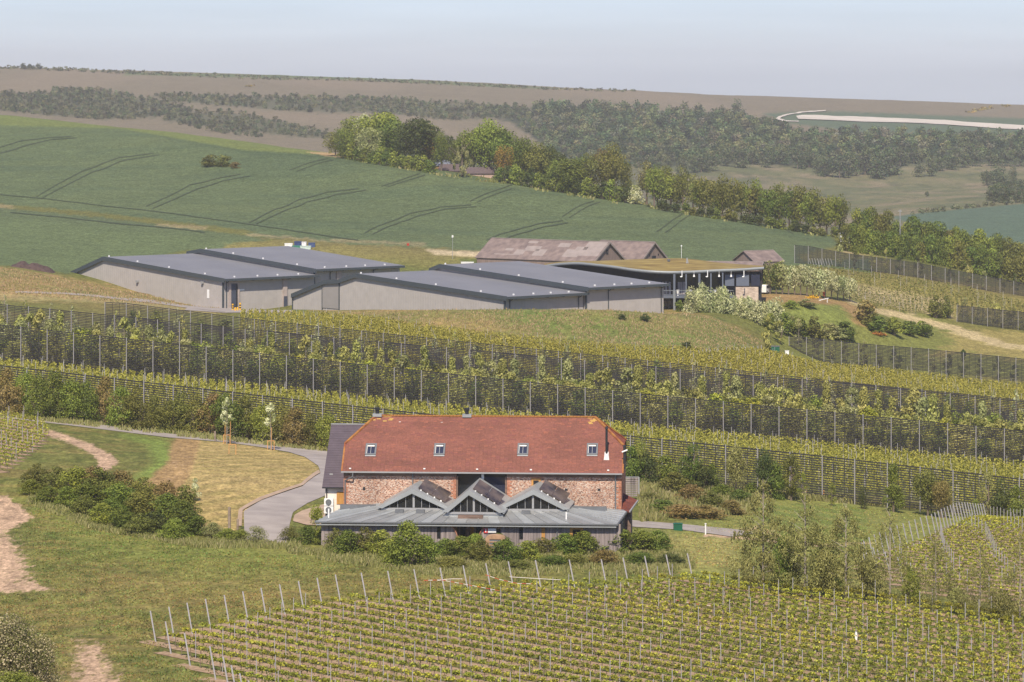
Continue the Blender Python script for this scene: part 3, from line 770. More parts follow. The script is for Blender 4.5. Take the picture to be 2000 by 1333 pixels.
for back in (False, True):
    pts = []
    for f in (0, fh, 1):
        v_, z_ = slope_pt(f, back); a_, b_ = uspan(f); pts.append(((a_ + .03, v_, z_ - .035), (b_ - .03, v_, z_ - .035)))
    deck.poly([pts[0][0], pts[0][1], pts[1][1], pts[1][0]]); deck.poly([pts[1][0], pts[1][1], pts[2][1], pts[2][0]])
roof = deck.obj('roof', M_TILE2, barn)
link('tile_course', np_mesh('tile_course', TV, np.array(TFc), M_TCOL, np.array(TC)), roof, kind='stuff')
for us, rd in ((eL, ridL), (eR, ridR)):
    va, za = slope_pt(fh); vb, _ = slope_pt(fh, True)
    MB().poly([(us, va, za + .02), (us, vb, za + .02), (rd, VR, wR + .02)]).obj('half_hip', M_TILE, roof)
    r_ = MB().bar((us, va, za + .07), (rd, VR, wR + .07), .24, .12); r_.bar((us, vb, za + .07), (rd, VR, wR + .07), .24, .12); r_.obj('hip_ridge', M_LICHEN, roof)
    MB().bar((us, vE, wE + .02), (us, va, za + .05), .14, .09).obj('verge', M_LICHEN, roof)
n = 62; rm = MB().box(0, .35, -.13, .13, -.05, .07).mesh('ridge_tile', M_LICHEN)
step = (ridR - ridL) / n
for k in range(n):
    link('ridge_tile', rm, roof, (ridL + step * k, VR, wR + .05 + (k % 3) * .004)).scale = ((step - .02) / .35, 1, 1)
# roof windows
for px_ in (724, 858, 1021, 1156.5):
    f = .33; v_, z_ = slope_pt(f); uu = B.u(px_, v_)
    z_ = B.w(881, uu, v_); f = (z_ - wE) / (wR - wE); v_, z_ = slope_pt(f)
    rw = empty('roof_window', (uu, v_, z_ + .05)); rw.parent = roof
    rw.rotation_euler = (math.atan2(wR - wE, VR - vE), 0, 0)
    fr = MB().box(-.5, -.36, -.62, .72, 0, .12).box(.36, .5, -.62, .72, 0, .12).box(-.36, .36, .58, .72, 0, .12).box(-.36, .36, -.62, -.5, 0, .12)
    fr.obj('frame', M_GUT, rw)
    MB().box(-.36, .36, -.5, .58, .02, .06).obj('pane', M_GLASSB, rw)
    MB().box(-.3, .3, .38, .54, .065, .07).obj('blind', M_RENDER, rw); MB().box(-.02, .02, -.5, .34, .065, .09).obj('glazing_bar', M_ZFASC, rw)
    MB().box(-.36, -.33, -.5, .56, .065, .085).obj('sash', M_WHITE, rw)
    MB().box(-.48, .48, -.78, -.63, .0, .05).obj('flashing', M_ZINC2, rw)
# flue, ridge chimneys
uu = B.u(1185, 7.6); v_, z_ = slope_pt(.27); z_ = wE + (v_ - vE) / (VR - vE) * (wR - wE)
MB().tube((uu, v_, z_ - .2), (uu, v_, z_ + 2.65), .11, n=10).tube((uu, v_, z_ + 2.65), (uu, v_, z_ + 2.85), .16, .1, n=10).obj('flue_pipe', M_DARK, roof)
MB().prism([(-.26, -.05), (.26, -.05), (.17, .55), (-.17, .55)], lambda a_, b_: (uu + a_, v_ - .2, z_ - .2 + b_), lambda a_, b_: (uu + a_, v_ + .2, z_ - .0 + b_)).obj('flue_apron', M_WHITE, roof)
for px_ in (737, 912):
    uu = B.u(px_, VR)
    MB().box(uu - .4, uu + .42, VR - .3, VR + .3, wR - .05, wR + .22).obj('chimney_base', M_ZINC2, roof)
    MB().tube((uu, VR, wR + .2), (uu, VR, wR + .55), .17, n=8).tube((uu, VR, wR + .55), (uu, VR, wR + .78), .22, n=8).obj('chimney_pipe', M_DARK, roof)
for px_, py_ in ((781, 825), (863, 826), (943, 828), (1058, 829), (1154, 830), (684, 915.5), (829, 916), (932, 917), (1037, 918), (1124, 829), (1188, 919)):
    v_ = VR - .5 if py_ < 900 else vE + .2; uu = B.u(px_, v_); zz = B.w(py_, uu, v_)
    MB().box(uu - .09, uu + .09, v_ - .1, v_ + .02, zz - .04, zz + .06).obj('tile_clip', M_WHITE, roof)
# gutter and downpipes
MB().box(eL - .05, eR - .05, vE - .17, vE - .03, wE - .1, wE + .02).obj('gutter', M_ZFASC, barn)
def downpipe(px_, kick=False):
    uu = B.u(px_, VW - .1); m_ = MB()
    if kick:
        m_.tube((uu + .75, vE - .1, wE - .1), (uu + .7, vE - .1, wE - .5), .06).tube((uu + .7, vE - .1, wE - .48), (uu, VW - .1, wE - .85), .06).tube((uu, VW - .1, wE - .8), (uu, VW - .1, .5), .06)
    else: m_.tube((uu, VW - .1, wE - .05), (uu, VW - .1, .5), .06)
    m_.obj('downpipe', M_GUT, barn)
downpipe(674, True); downpipe(806); downpipe(1202)
# boarded strip and swept gutter end beyond the right gable
MB().box(eR + .0, eR + .22, VW + .4, VW + 1.0, B.w(915, uR, VW) - .1, B.w(872, uR, VW)).obj('gable_cladding', M_DARK, barn)
MB().tube((eR - .1, VW + .3, wh - .35), (eR + .4, VW + .3, wh - .15), .07).obj('hip_gutter', M_WHITE, barn)

# ---- low zinc roofed front range
lean = E('low grey zinc roofed range with weathered board front and three glazed gables', 'outbuilding', 'front_range', O, B.a)
f0_, f1_ = 0.0, B.u(1222, 0)
wF = B.w(1021, 10, -.4)                    # eaves of the front range
VF = 0.0
MB().box(f0_ + .05, B.u(872, 0), 0, .12, -.4, wF - .05).box(B.u(957, 0), f1_ - .45, 0, .12, -.4, wF - .05).box(f0_, f0_ + .12, .13, 6, -.4, wF - .05).obj('wall', M_BOARD, lean)
MB().box(f1_ - .42, f1_ - .3, .13, 9.5, -.4, wF - .05).obj('side_wall', M_DARK, lean)
# vertical boards, joined (each about 3 px wide)
mb = MB(); r_ = random.Random(8); x = f0_ + .06
arcL, arcR = B.u(872, 0), B.u(957, 0)
slots = [(B.u(857, 0), .16), (B.u(974, 0), .14), (B.u(1018, 0), .17), (B.u(1061, 0), .15), (B.u(1126, 0), .55), (B.u(768, 0), .1)]
def arc_top(xx):
    # quarter-circle board screens either side of the door
    R_ = 2.15
    for c_, s_ in ((B.u(872, 0) - 1.1, -1), (B.u(957, 0) + .1, 1)): pass
    return None
while x < f1_ - .5:
    w_ = r_.uniform(.14, .19)
    if not (arcL - .02 < x + w_ / 2 < arcR + .02) and all(abs(x + w_ / 2 - s_) > h_ + w_ / 2 for s_, h_ in slots):
        mb.box(x, x + w_ - .015, -r_.uniform(.02, .045), -.002, -.4, wF - .08)
    x += w_
mb.obj('cladding_board', M_BOARD, lean, kind='stuff')
for (s_, h_), kind_ in zip(slots[:4], ('slot', 'slot', 'slot', 'oak')):
    zt = wF - .2; zb = wF - (1.45 if kind_ == 'slot' else 1.5)
    w_ = MB().box(s_ - h_, s_ + h_, -.03, .005, zb, zt).obj('window', M_GLASS if kind_ == 'slot' else M_OAK, lean)
s_ = slots[4][0]
w_ = MB().box(s_ - .58, s_ - .34, -.06, .01, wF - 2.2, wF - .25).box(s_ + .34, s_ + .58, -.06, .01, wF - 2.2, wF - .25).box(s_ - .34, s_ + .34, -.06, .01, wF - .55, wF - .25).obj('window', M_OAK, lean)
MB().box(s_ - .34, s_ + .34, -.03, 0, wF - 2.2, wF - .55).obj('pane', M_GLASS, w_)
# recessed entrance with oak doors behind curved board screens
en = MB().box(arcL - .1, arcR + .1, 1.6, 1.7, -.4, wF).obj('entrance_screen', M_LINTEL, lean)
for px_, w2, m_ in ((882, .5, M_OAK), (889, .3, M_OAK), (903, .55, M_DARK), (922, .3, M_OAK), (936, .6, M_DARK)):
    uu = B.u(px_, 1.5); MB().box(uu - w2 / 2, uu + w2 / 2, 1.5, 1.58, .0, wF - .35).obj('door_leaf', m_, en)
for px_ in (897, 914, 928, 943):
    uu = B.u(px_, .5); MB().box(uu - .06, uu + .06, .5, .62, -.3, wF - .1).obj('porch_post', M_LINTEL, lean)
for c_, s_ in ((arcL, 1), (arcR, -1)):
    pts = [(c_ - s_ * .0, -.4), (c_ - s_ * .0, wF - .12)]
    for k in range(0, 9):
        t = k / 8 * math.pi / 2; pts.append((c_ + s_ * 1.05 * math.sin(t), wF - .15 - 1.75 * (1 - math.cos(t))))
    pts.append((c_ + s_ * 1.05, -.4))
    MB().prism(pts, lambda a_, b_: (a_, -.05, b_), lambda a_, b_: (a_, .05, b_)).obj('curved_screen', M_BOARD, lean)
    mb = MB()
    for k in range(8):
        t0, t1 = k / 8 * math.pi / 2, (k + 1) / 8 * math.pi / 2
        q0 = (c_ + s_ * 1.05 * math.sin(t0), -.04, wF - .15 - 1.75 * (1 - math.cos(t0))); q1 = (c_ + s_ * 1.05 * math.sin(t1), -.04, wF - .15 - 1.75 * (1 - math.cos(t1)))
        mb.bar(q0, q1, .26, .07)
    mb.obj('arch_trim', M_BRICK, lean)
# roof: front slope, flatter side wings, built of standing-seam sheets
vT = 3.3; wT = wF + .75; wBk = B.w(992, 3, VW) 
eaL, eaR = B.u(616, -.4), B.u(1206, -.4)
tL, tR = B.u(735, vT), B.u(1110, vT)
def sheet(a, b, c, d, name='zinc_panel', m_=M_ZINC, par=None):
    mb = MB().poly([a, b, c, d]); A, Bq, Cc, Dd = [Vector(p_) for p_ in (a, b, c, d)]
    mb.bar(A + Vector((0, 0, .02)), Dd + Vector((0, 0, .02)), .045, .07)
    return mb.obj(name, m_, par)
rf = MB().box(eaL + .1, eaR - .1, -.3, -.28, wF - .1, wF - .05).obj('roof', M_ZFASC, lean)
nS = 26
for k in range(nS):
    t0, t1 = k / nS, (k + 1) / nS
    sheet((eaL + (eaR - eaL) * t0, -.45, wF), (eaL + (eaR - eaL) * t1, -.45, wF), (tL + (tR - tL) * t1, vT, wT), (tL + (tR - tL) * t0, vT, wT), m_=M_ZINC if k % 3 else M_ZINC2, par=rf)
bL, bR = B.u(660, VW - .05), B.u(1214, VW - .05)
for (e0, e1, t_, sd) in ((eaL, B.u(668, VW - .05), tL, -1), (eaR, B.u(1225, VW - .05), tR, 1)):
    n = 7
    for k in range(n):
        q0, q1 = k / n, (k + 1) / n
        A0 = Vector((e0, -.45, wF)).lerp(Vector((e1, VW - .02, wF + .42)), q0); A1 = Vector((e0, -.45, wF)).lerp(Vector((e1, VW - .02, wF + .42)), q1)
        T0 = Vector((t_, vT, wT)).lerp(Vector((t_, VW - .02, wT + .1)), q0); T1 = Vector((t_, vT, wT)).lerp(Vector((t_, VW - .02, wT + .1)), q1)
        pp = (A0, A1, T1, T0) if sd > 0 else (A0, T0, T1, A1)
        MB().poly(pp).bar(A0 + Vector((0, 0, .03)), T0 + Vector((0, 0, .03)), .05, .08).obj('zinc_panel', M_ZINC2, rf)
    # low skylight boxes on the wing
    c_ = B.u(700 if sd < 0 else 1150, 5.2)
    MB().box(c_ - 1.6, c_ + 1.6, 4.7, 5.3, wT - .35, wT + .12).obj('skylight', M_GUT, rf)
MB().poly([(tL, vT, wT), (tR, vT, wT), (tR, VW, wT + .1), (tL, VW, wT + .1)]).obj('flat_roof', M_ZINC2, rf)
MB().box(eaL - .02, eaR + .02, -.62, -.46, wF - .10, wF + .015).obj('gutter', M_GUT, lean)
MB().box(eaL + .08, eaR - .1, -.55, -.44, wF - .30, wF - .20).obj('fascia', M_ZINC2, lean)
MB().bar((eaR + .02, -.5, wF - .04), (B.u(1226, VW), VW, wF + .35), .12, .16).obj('gutter', M_GUT, lean)
for px_ in (740, 1088): 
    uu = B.u(px_, -.1); MB().tube((uu, -.12, wF - .15), (uu, -.12, -.3), .06).box(uu - .1, uu + .1, -.5, -.1, wF - .3, wF - .12).obj('downpipe', M_GUT, lean)
for px_, py_ in ((642, 1005), (1106, 1012)):
    uu = B.u(px_, .8); zz = B.w(py_, uu, .8); MB().tube((uu, .8, zz - .3), (uu, .8, zz + .5), .07).obj('vent_pipe', M_WHITE, rf)
for px_ in (780, 821, 1027):
    uu = B.u(px_, 2.2); MB().box(uu - .38, uu + .38, 2.0, 2.6, wF + .5, wF + .78).obj('skylight', M_GUT, rf)
uu = B.u(919, 1.0); MB().box(uu - 1.1, uu + 1.1, .7, 1.3, wF + .2, wF + .5).obj('skylight', M_LINTEL, rf)
# three glazed gables with solar panels on their right slopes
def dormer(pl, pa, pr, ya, yb, v0, pv=True, dark=False):
    "pl/pa/pr: photo columns of foot, apex, foot; ya/yb: rows of apex and glazing sill"
    uA = B.u(pa, v0); wA = B.w(ya, uA, v0); uFl = B.u(pl, v0); uFr = B.u(pr, v0); wB = B.w(yb, uA, v0)
    d = empty('gable_dormer', (0, 0, 0)); d.parent = lean
    vb = VW - .08
    th = .30
    # roof slabs
    for (x_, sg) in ((uFl, -1), (uFr, 1)):
        dd = (vb - v0) * .12; A0 = (uA, v0 - .25, wA); A1 = (uA + dd, vb, wA + dd * .9); B0 = (x_, v0 - .25, wB - .05); B1 = (x_ + dd, vb, wB - .05 + dd * .9)
        dn = Vector((0, 0, -.12))
        pts = [Vector(p_) for p_ in (B0, A0, A1, B1)] if sg < 0 else [Vector(p_) for p_ in (A0, B0, B1, A1)]
        MB().hexa([p_ + dn for p_ in pts] + pts).obj('roof_slab', M_ZINC2, d)
        # wide grey barge board
        dr = (Vector(B0) - Vector(A0)).normalized()
        MB().hexa([Vector((uA, v0 - .3, wA - .45)), Vector((x_ - sg * .42, v0 - .3, wB - .05)), Vector((x_ - sg * .42, v0 - .2, wB - .05)), Vector((uA, v0 - .2, wA - .45)),
                   Vector((uA, v0 - .3, wA + .02)), Vector((x_ + sg * .12, v0 - .3, wB + .02)), Vector((x_ + sg * .12, v0 - .2, wB + .02)), Vector((uA, v0 - .2, wA + .02))]).obj('barge_board', M_ZINC2, d)
    wG = wA - .36
    gl = MB().prism([(uFl + .36, wB), (uFr - .36, wB), (uA, wG)], lambda a_, b_: (a_, v0 + .05, b_), lambda a_, b_: (a_, v0 + .09, b_)).obj('glazing', M_GLASS, d)
    nb = 8
    for k in range(1, nb):
        xx = uFl + .36 + (uFr - uFl - .72) * k / nb
        t_ = 1 - abs(xx - uA) / (uA - uFl - .36 if xx < uA else uFr - .36 - uA)
        w2 = .09 if k == nb // 2 else .022
        MB().box(xx - w2, xx + w2, v0 - .02, v0 + .045, wB, wB + (wG - wB) * max(t_, .05)).obj('mullion', M_ZFASC, gl)
    MB().box(uFl + .3, uFr - .3, v0 - .08, v0 + .1, wB - .22, wB - .02).obj('sill', M_ZFASC, d)
    MB().box(uFl + .1, uFr - .1, v0 - .0, v0 + .12, wF + .3, wB - .22).obj('upstand', M_ZINC2, d)
    # solar panels: two modules standing off the right slope
    sl = Vector((uFr - uA, 0, wB - wA)); L_ = sl.length; sl.normalize(); nn = Vector((-sl.z, 0, sl.x)); nn = nn if nn.z > 0 else -nn
    for k in range(2):
        s0 = L_ * (.12 + .36 * k) + (0 if not dark else -.2); s1 = s0 + L_ * .35
        A_ = Vector((uA, 0, wA)) + sl * s0; B_ = Vector((uA, 0, wA)) + sl * s1
        va, vb_ = v0 + .55, v0 + 2.3
        R_ = Vector((.24, 0, .31)); q_ = [A_ + nn * .18 + Vector((0, va, 0)), B_ + nn * .18 + Vector((0, va, 0)), B_ + nn * .24 + Vector((0, vb_, 0)) + R_ * (vb_ - va), A_ + nn * .24 + Vector((0, vb_, 0)) + R_ * (vb_ - va)]
        MB().hexa([p_ for p_ in q_] + [p_ + nn * .06 for p_ in q_]).obj('solar_panel', M_PANEL, d)
        for ss in (.25, .75):
            c_ = A_.lerp(B_, ss) + nn * .09 + Vector((0, va + .05, 0)); MB().box(c_.x - .06, c_.x + .06, c_.y - .06, c_.y + .06, c_.z - .1, c_.z + .1).obj('panel_bracket', M_WHITE, d)
    return d
dormer(738, 805, 878, 954, 992, 3.0)
dormer(866, 916, 985, 957, 1000, 1.3, dark=True)
dormer(972, 1042, 1110, 956, 994, 3.0)
# fire notice board
uu = B.u(953, -.1); zz = B.w(1037, uu, -.1)
sg = MB().box(uu - .05, uu + .75, -.1, -.06, zz - .22, zz + .22).obj('notice_board', M_WHITE, None)
sg.parent = None
bpy.data.objects.remove(sg)
def wloc(fr, u, v, w): return Vector((fr.O.x + u * fr.c - v * fr.s, fr.O.y + u * fr.s + v * fr.c, fr.O.z + w))
M_RED = mat('red_print', (.55, .03, .03), .6, var=.05)
sg = empty('notice_board', wloc(B, uu, -.1, zz), B.a, 'small white notice board with red square beside the barn entrance', 'sign')
MB().box(.0, .72, -.05, -.02, -.16, .2).obj('board', M_WHITE, sg)
MB().box(-.36, -.02, -.05, -.02, -.2, .2).obj('red_square', M_RED, sg)
MB().box(-.24, -.14, -.058, -.051, -.12, .14).box(.08, .62, -.058, -.051, .06, .1).box(.08, .5, -.058, -.051, -.06, -.02).obj('print', M_WHITE, sg)

# ---- slate roofed white wing behind the left end
wing = E('cream rendered wing with steep blue slate roof at the left end', 'building', 'slate_wing', O, B.a)
v0, v1 = 8.2, 13.6
a0 = B.u(633, v0); a1 = B.u(672, v0) + .6
wEv = B.w(952, a0, v0 - .3); wRv = B.w(829, a0, v1)
MB().box(a0 + .1, a1, v0, v0 + .3, -.6, wEv - .05).box(a0 + .1, a0 + .4, v0 + .3, 2 * v1 - v0, -.6, wEv - .05).obj('wall', M_RENDER, wing)
uB = B.u(720, v1)
pitch = (wRv - wEv) / (v1 - v0 + .3)
slab = MB().hexa([(a0 - .15, v0 - .3, wEv - .08), (uB, v0 - .3, wEv - .08), (uB, v1, wRv - .08), (a0 + .0, v1, wRv - .08),
          (a0 - .15, v0 - .3, wEv), (uB, v0 - .3, wEv), (uB, v1, wRv), (a0 + .0, v1, wRv)]).obj('roof', M_SLATE, wing)
MB().poly([(a0, v1, wRv), (uB, v1, wRv), (uB, 2 * v1 - v0, wEv), (a0, 2 * v1 - v0, wEv)]).obj('back_slope', M_SLATE, slab)
mb = MB()
for k in range(26):
    f = k / 26; z_ = wEv + (wRv - wEv) * f; vv = v0 - .3 + (v1 - v0 + .3) * f
    mb.box(a0 - .14 + .1 * f, uB, vv - .012, vv + .004, z_ + .002, z_ + .016)
mb.obj('slate_course', M_SLATE, slab, kind='stuff')
MB().box(a0 - .02, uB, v1 - .1, v1 + .1, wRv - .02, wRv + .07).obj('ridge', M_ZFASC, slab)
MB().box(a0 - .12, a1 + .2, v0 - .44, v0 - .32, wEv - .1, wEv + .0).obj('gutter', M_DARK, wing)
uu = B.u(638, v0 - .1); MB().tube((uu, v0 - .1, wEv - .1), (uu, v0 - .1, 0), .05).obj('downpipe', M_DARK, wing)
uu = B.u(665, v0 - .05)
MB().box(uu - .35, uu + .5, v0 - .06, v0 - .01, B.w(985, uu, v0), B.w(961, uu, v0)).obj('shutter', M_OAK, wing)
v_ = 8.2; zz = wEv + pitch * 1.1; uu = B.u(647, v0 + .8); MB().box(uu - .15, uu + .15, v0 + .75, v0 + .95, zz, zz + .12).obj('roof_vent', M_ZFASC, slab)
for k, py_ in enumerate((981, 996)):
    uu = B.u(642.5, v0 - .25); zz = B.w(py_, uu, v0 - .3)
    f_ = empty('heat_pump', wloc(B, uu, v0 - .3, zz), B.a, ['upper white heat pump unit with round fan on the cream wall', 'lower white heat pump unit just above the zinc roof'][k], 'heat pump', 'heat pumps on the cream wall')
    MB().box(-.42, .42, -.12, .2, -.32, .32).obj('casing', M_WHITE, f_)
    MB().tube((-.02, -.13, 0), (-.02, -.16, 0), .27, n=18).obj('fan_grille', M_GUT, f_)
# ---- low tiled outshot at the right end
out_ = E('small low outshot with steep dark red tiled roof beyond the right gable', 'outbuilding', 'tiled_outshot', O, B.a)
q_ = [(B.u(1214, 6.5), 6.5, B.w(996, 28, 6.5)), (B.u(1230, 5.2), 5.2, B.w(1000, 28, 5.2)), (B.u(1246, 10), 10.0, B.w(978, 28, 10)), (B.u(1214, 10.5), 10.5, B.w(962, 28, 10.5))]
MB().hexa([Vector(p_) - Vector((0, 0, .12)) for p_ in q_] + [Vector(p_) for p_ in q_]).obj('roof', M_TILE2, out_)
MB().prism([(B.u(1214, 6), -.5), (B.u(1232, 6), -.5), (B.u(1232, 6), q_[1][2] - .2), (B.u(1214, 6), q_[0][2] - .2)], lambda a_, b_: (a_, 6.2, b_), lambda a_, b_: (a_, 9.8, b_)).obj('wall', M_LINTEL, out_)
MB().bar((q_[1][0], q_[1][1], q_[1][2]), (q_[2][0], q_[2][1], q_[2][2]), .12, .12).obj('gutter', M_ZFASC, out_)
# ---- weathered board screen fence to the right of the barn
sf = empty('board_screen', at(1233, 975, dmin=320, dmax=420), 0, 'weathered grey board screen to the right of the barn', 'fence')
Dq = sf.location.y; k_ = Dq / F; sf.location = P(1220, 975, Dq); z0 = gz1(sf.location.x, Dq)
sf.location.z = z0
topz = Z0 - (932 - YH) * k_ - z0
for k in range(9):
    zz = topz - .15 - k * (topz - .2) / 9
    MB().box(-.4, 1.45, -.02, .02, zz - .09, zz + .08).obj('board', M_BOARD, sf)
for x in (-.3, 1.5): MB().box(x - .06, x + .06, -.08, .03, -.1, topz).obj('post', M_ZFASC, sf)
MB().box(-.4, 1.5, -.05, .03, topz - .04, topz + .03).obj('top_rail', M_ZFASC, sf)
# ---- tan tarpaulin covered grill trolley in front of the door
p_ = wloc(B, B.u(968, -2.2), -2.2, 0); p_.z = gz1(p_.x, p_.y)
ct = empty('covered_trolley', p_, B.a, 'tan canvas covered trolley behind the bushes at the barn entrance', 'trolley')
M_CANV = mat('tan_canvas', (.36, .23, .14), .9, var=.2, scale=2)
def arch(w_, h0, h1, nn=8): return [(-w_, 0), (-w_, h0)] + [(-w_ * math.cos(math.pi * k / nn), h0 + (h1 - h0) * math.sin(math.pi * k / nn)) for k in range(1, nn)] + [(w_, h0), (w_, 0)]
hz_ = B.w(1041, 15, -2.2) 
MB().prism(arch(.85, hz_ - .3, hz_), lambda a_, b_: (a_, -.5, b_), lambda a_, b_: (a_, .5, b_)).obj('cover', M_CANV, ct)
MB().box(-.5, .5, -.56, -.5, .3, hz_ - .4).obj('front_panel', M_GUT, ct)
for k in range(4): MB().box(-.5, .5, -.6, -.56, .5 + k * .28, .6 + k * .28).obj('slat', M_CANV, ct)

# ------------------------------------------------------------------ the four winery sheds
M_SROOF = mat('grey_metal_roof', (.195, .198, .215), .55, metal=.05, var=.07, scale=.12, alt=(.215, .217, .232), spec=.3)
M_SWALL = mat('grey_cladding', (.385, .36, .34), .8, var=.06, scale=.6)
M_SWALL2 = mat('mid_grey_cladding', (.28, .262, .25), .8, var=.04, scale=.6)
M_SFASC = mat('slate_blue_trim', (.052, .065, .075), .5, var=.06, scale=1)
M_GATE = mat('blue_grey_door', (.06, .07, .10), .5, var=.08, scale=1)
M_CONC = mat('pale_concrete', (.38, .32, .29), .9, var=.12, scale=1.5)
M_YEL = mat('yellow_paint', (.75, .42, .02), .5, var=.05)
SA = 39.7
def shed(label, px0, ye, yb, D0, L, prof, hroof=.0, oh=1.25, group='grey winery sheds'):
    O_ = P(px0, yb, D0); fr = Frame(O_, SA)
    t = empty('winery_shed', O_, fr.a, label, 'shed', group)
    wE_ = fr.w(ye, 0, 0)
    pts = [(0, wE_)]
    for (px_, py_) in prof:
        v_ = fr.v(px_); pts.append((v_, fr.w(py_, 0, v_)))
    vv = [p_[0] for p_ in pts]
    base = -1.5
    wp = [(0.0, base)] + [(v_, w_ - .35) for v_, w_ in pts] + [(vv[-1], base)]
    MB().prism(wp, lambda a_, b_: (0, a_, b_), lambda a_, b_: (L, a_, b_)).obj('wall', M_SWALL, t)
    # sheeting ribs on gable and side (fine relief, joined)
    mb = MB()
    for k in range(int(vv[-1] / .75)):
        v_ = .3 + k * .75; w_ = np.interp(v_, vv, [p_[1] for p_ in pts])
        mb.box(-.03, -.002, v_, v_ + .05, base, w_ - .45)
    for k in range(int(L / .75)):
        mb.box(.3 + k * .75, .35 + k * .75, -.03, -.002, base, wE_ - .45)
    mb.obj('sheeting_rib', M_SWALL, t, kind='stuff')
    # roof slab per slope with eaves overhang on the right, fascia band on the gable edge
    ext = [(-oh, pts[0][1] - (pts[1][1] - pts[0][1]) / (pts[1][0]) * oh)] + pts[1:]
    rf_ = None
    for i in range(len(ext) - 1):
        (va, wa), (vb, wb) = ext[i], ext[i + 1]
        s_ = MB().hexa([(-.35, va, wa - .12), (L + .3, va, wa - .12), (L + .3, vb, wb - .12), (-.35, vb, wb - .12),
                        (-.35, va, wa + .1), (L + .3, va, wa + .1), (L + .3, vb, wb + .1), (-.35, vb, wb + .1)]).obj('roof' if rf_ is None else 'roof_slope', M_SROOF, rf_ or t)
        rf_ = rf_ or s_
        if vb > va + .3:
            MB().hexa([(-.5, va, wa - .62), (-.36, va, wa - .62), (-.36, vb, wb - .62), (-.5, vb, wb - .62),
                   (-.5, va, wa + .2), (-.36, va, wa + .2), (-.36, vb, wb + .2), (-.5, vb, wb + .2)]).obj('gable_fascia', M_SFASC, t)
    va, wa = ext[0]
    MB().box(-.5, L + .3, va - .14, va - .01, wa - .35, wa + .12).obj('eaves_gutter', M_SFASC, t)
    slope = (ext[1][1] - ext[0][1]) / (ext[1][0] - ext[0][0])
    for k in range(5):
        u_ = L * (k + .5) / 5; MB().box(u_ - .15, u_ + .15, va + .05, -.03, wa - .45, wa - .12).obj('eaves_bracket', M_DARK, t)
    # seams and safety fixings on the long slope
    mb = MB()
    for k in range(int(L / 1.0)):
        u_ = .2 + k * 1.0; mb.hexa([(u_, ext[0][0], ext[0][1] + .1), (u_ + .05, ext[0][0], ext[0][1] + .1), (u_ + .05, ext[1][0], ext[1][1] + .1), (u_, ext[1][0], ext[1][1] + .1),
                                    (u_, ext[0][0], ext[0][1] + .125), (u_ + .05, ext[0][0], ext[0][1] + .125), (u_ + .05, ext[1][0], ext[1][1] + .125), (u_, ext[1][0], ext[1][1] + .125)])
    mb.obj('roof_seam', M_SROOF, rf_, kind='stuff')
    fx = [(L * f, .8) for f in (.15, .4, .62, .85)] + [(1.0, ext[1][0] * f) for f in (.18, .48, .75, 1)]
    for u_, v_ in fx:
        w_ = ext[0][1] + slope * (v_ - ext[0][0]); MB().box(u_ - .12, u_ + .12, v_ - .12, v_ + .12, w_ + .1, w_ + .36).obj('roof_anchor', M_WHITE, rf_)
    return t, fr, wE_, pts
M_ = {}
t1, fr1, we1, p1_ = shed('grey shed at far left with tall dark doors on its right side', 435, 545, 607, 700, 22.5, [(205, 503), (125, 540)])
t2, fr2, we2, p2_ = shed('grey shed standing behind the far left shed, higher roof', 613, 526, 600, 714.5, 22.0, [(395, 488), (368, 493), (365, 520)])
t3, fr3, we3, p3_ = shed('long grey shed nearest the grass bank, stepped left end', 985, 580, 625, 645, 19.0, [(697, 536), (663, 548), (637, 549), (572, 576)])
t4, fr4, we4, p4_ = shed('grey shed in front of the curved building, right of the four', 1144, 562, 622, 657, 19.5, [(862, 518), (842, 526), (838, 540)])
for (t, fr, we, L) in ((t1, fr1, we1, 22.5), (t2, fr2, we2, 22), (t3, fr3, we3, 19), (t4, fr4, we4, 19.5)):
    MB().box(-.08, .25, -.12, .12, -1.5, we - .5).obj('corner_trim', M_SFASC, t)
for t, fr, we, us in ((t1, fr1, we1, (.8,)), (t2, fr2, we2, (4, 15)), (t3, fr3, we3, (1.2, 17.8)), (t4, fr4, we4, (5.5, 18.8))):
    for u_ in us: MB().tube((u_, -.15, we - .5), (u_, -.15, -1.4), .09).bar((u_, -1.0, we - .45), (u_, -.15, we - .9), .12).obj('downpipe', M_SFASC, t)
# doors and piers of the first shed
def upx(fr, px_, v=-.1): return fr.u(px_, v)
ua, ub = upx(fr1, 451), upx(fr1, 463)
dr = MB().box(ua, ub, -.2, -.05, fr1.w(606, ua, 0), fr1.w(555, ua, 0)).obj('tall_door', M_GATE, t1)
MB().box((ua + ub) / 2 + .4, ub + .1, -.24, -.2, fr1.w(606, ua, 0), fr1.w(557, ua, 0)).obj('door_leaf', M_DARK, dr)
MB().box(ua - .55, ua - .05, -.3, -.02, -1, we1 - .5).box(ub + .05, ub + .5, -.3, -.02, -1, we1 - .5).box(ua - .05, ub + .05, -.3, -.02, fr1.w(554, ua, 0), we1 - .5).obj('concrete_surround', M_CONC, t1)
ua, ub = upx(fr1, 552), upx(fr1, 560)
MB().box(ua, ub, -.35, -.02, fr1.w(602, ua, 0), we1 - .5).obj('concrete_pier', M_CONC, t1)
MB().box(ua + .1, ub - .1, -.42, -.36, fr1.w(602, ua, 0), fr1.w(579, ua, 0)).obj('side_door', M_GATE, t1)
for px_, py_ in ((270, 549), (397, 551)):
    v_ = fr1.v(px_); MB().box(-.5, -.02, v_ - .3, v_ + .3, fr1.w(py_ + 3, 0, v_), fr1.w(py_ - 1, 0, v_)).obj('vent_cowl', M_ZFASC, t1)
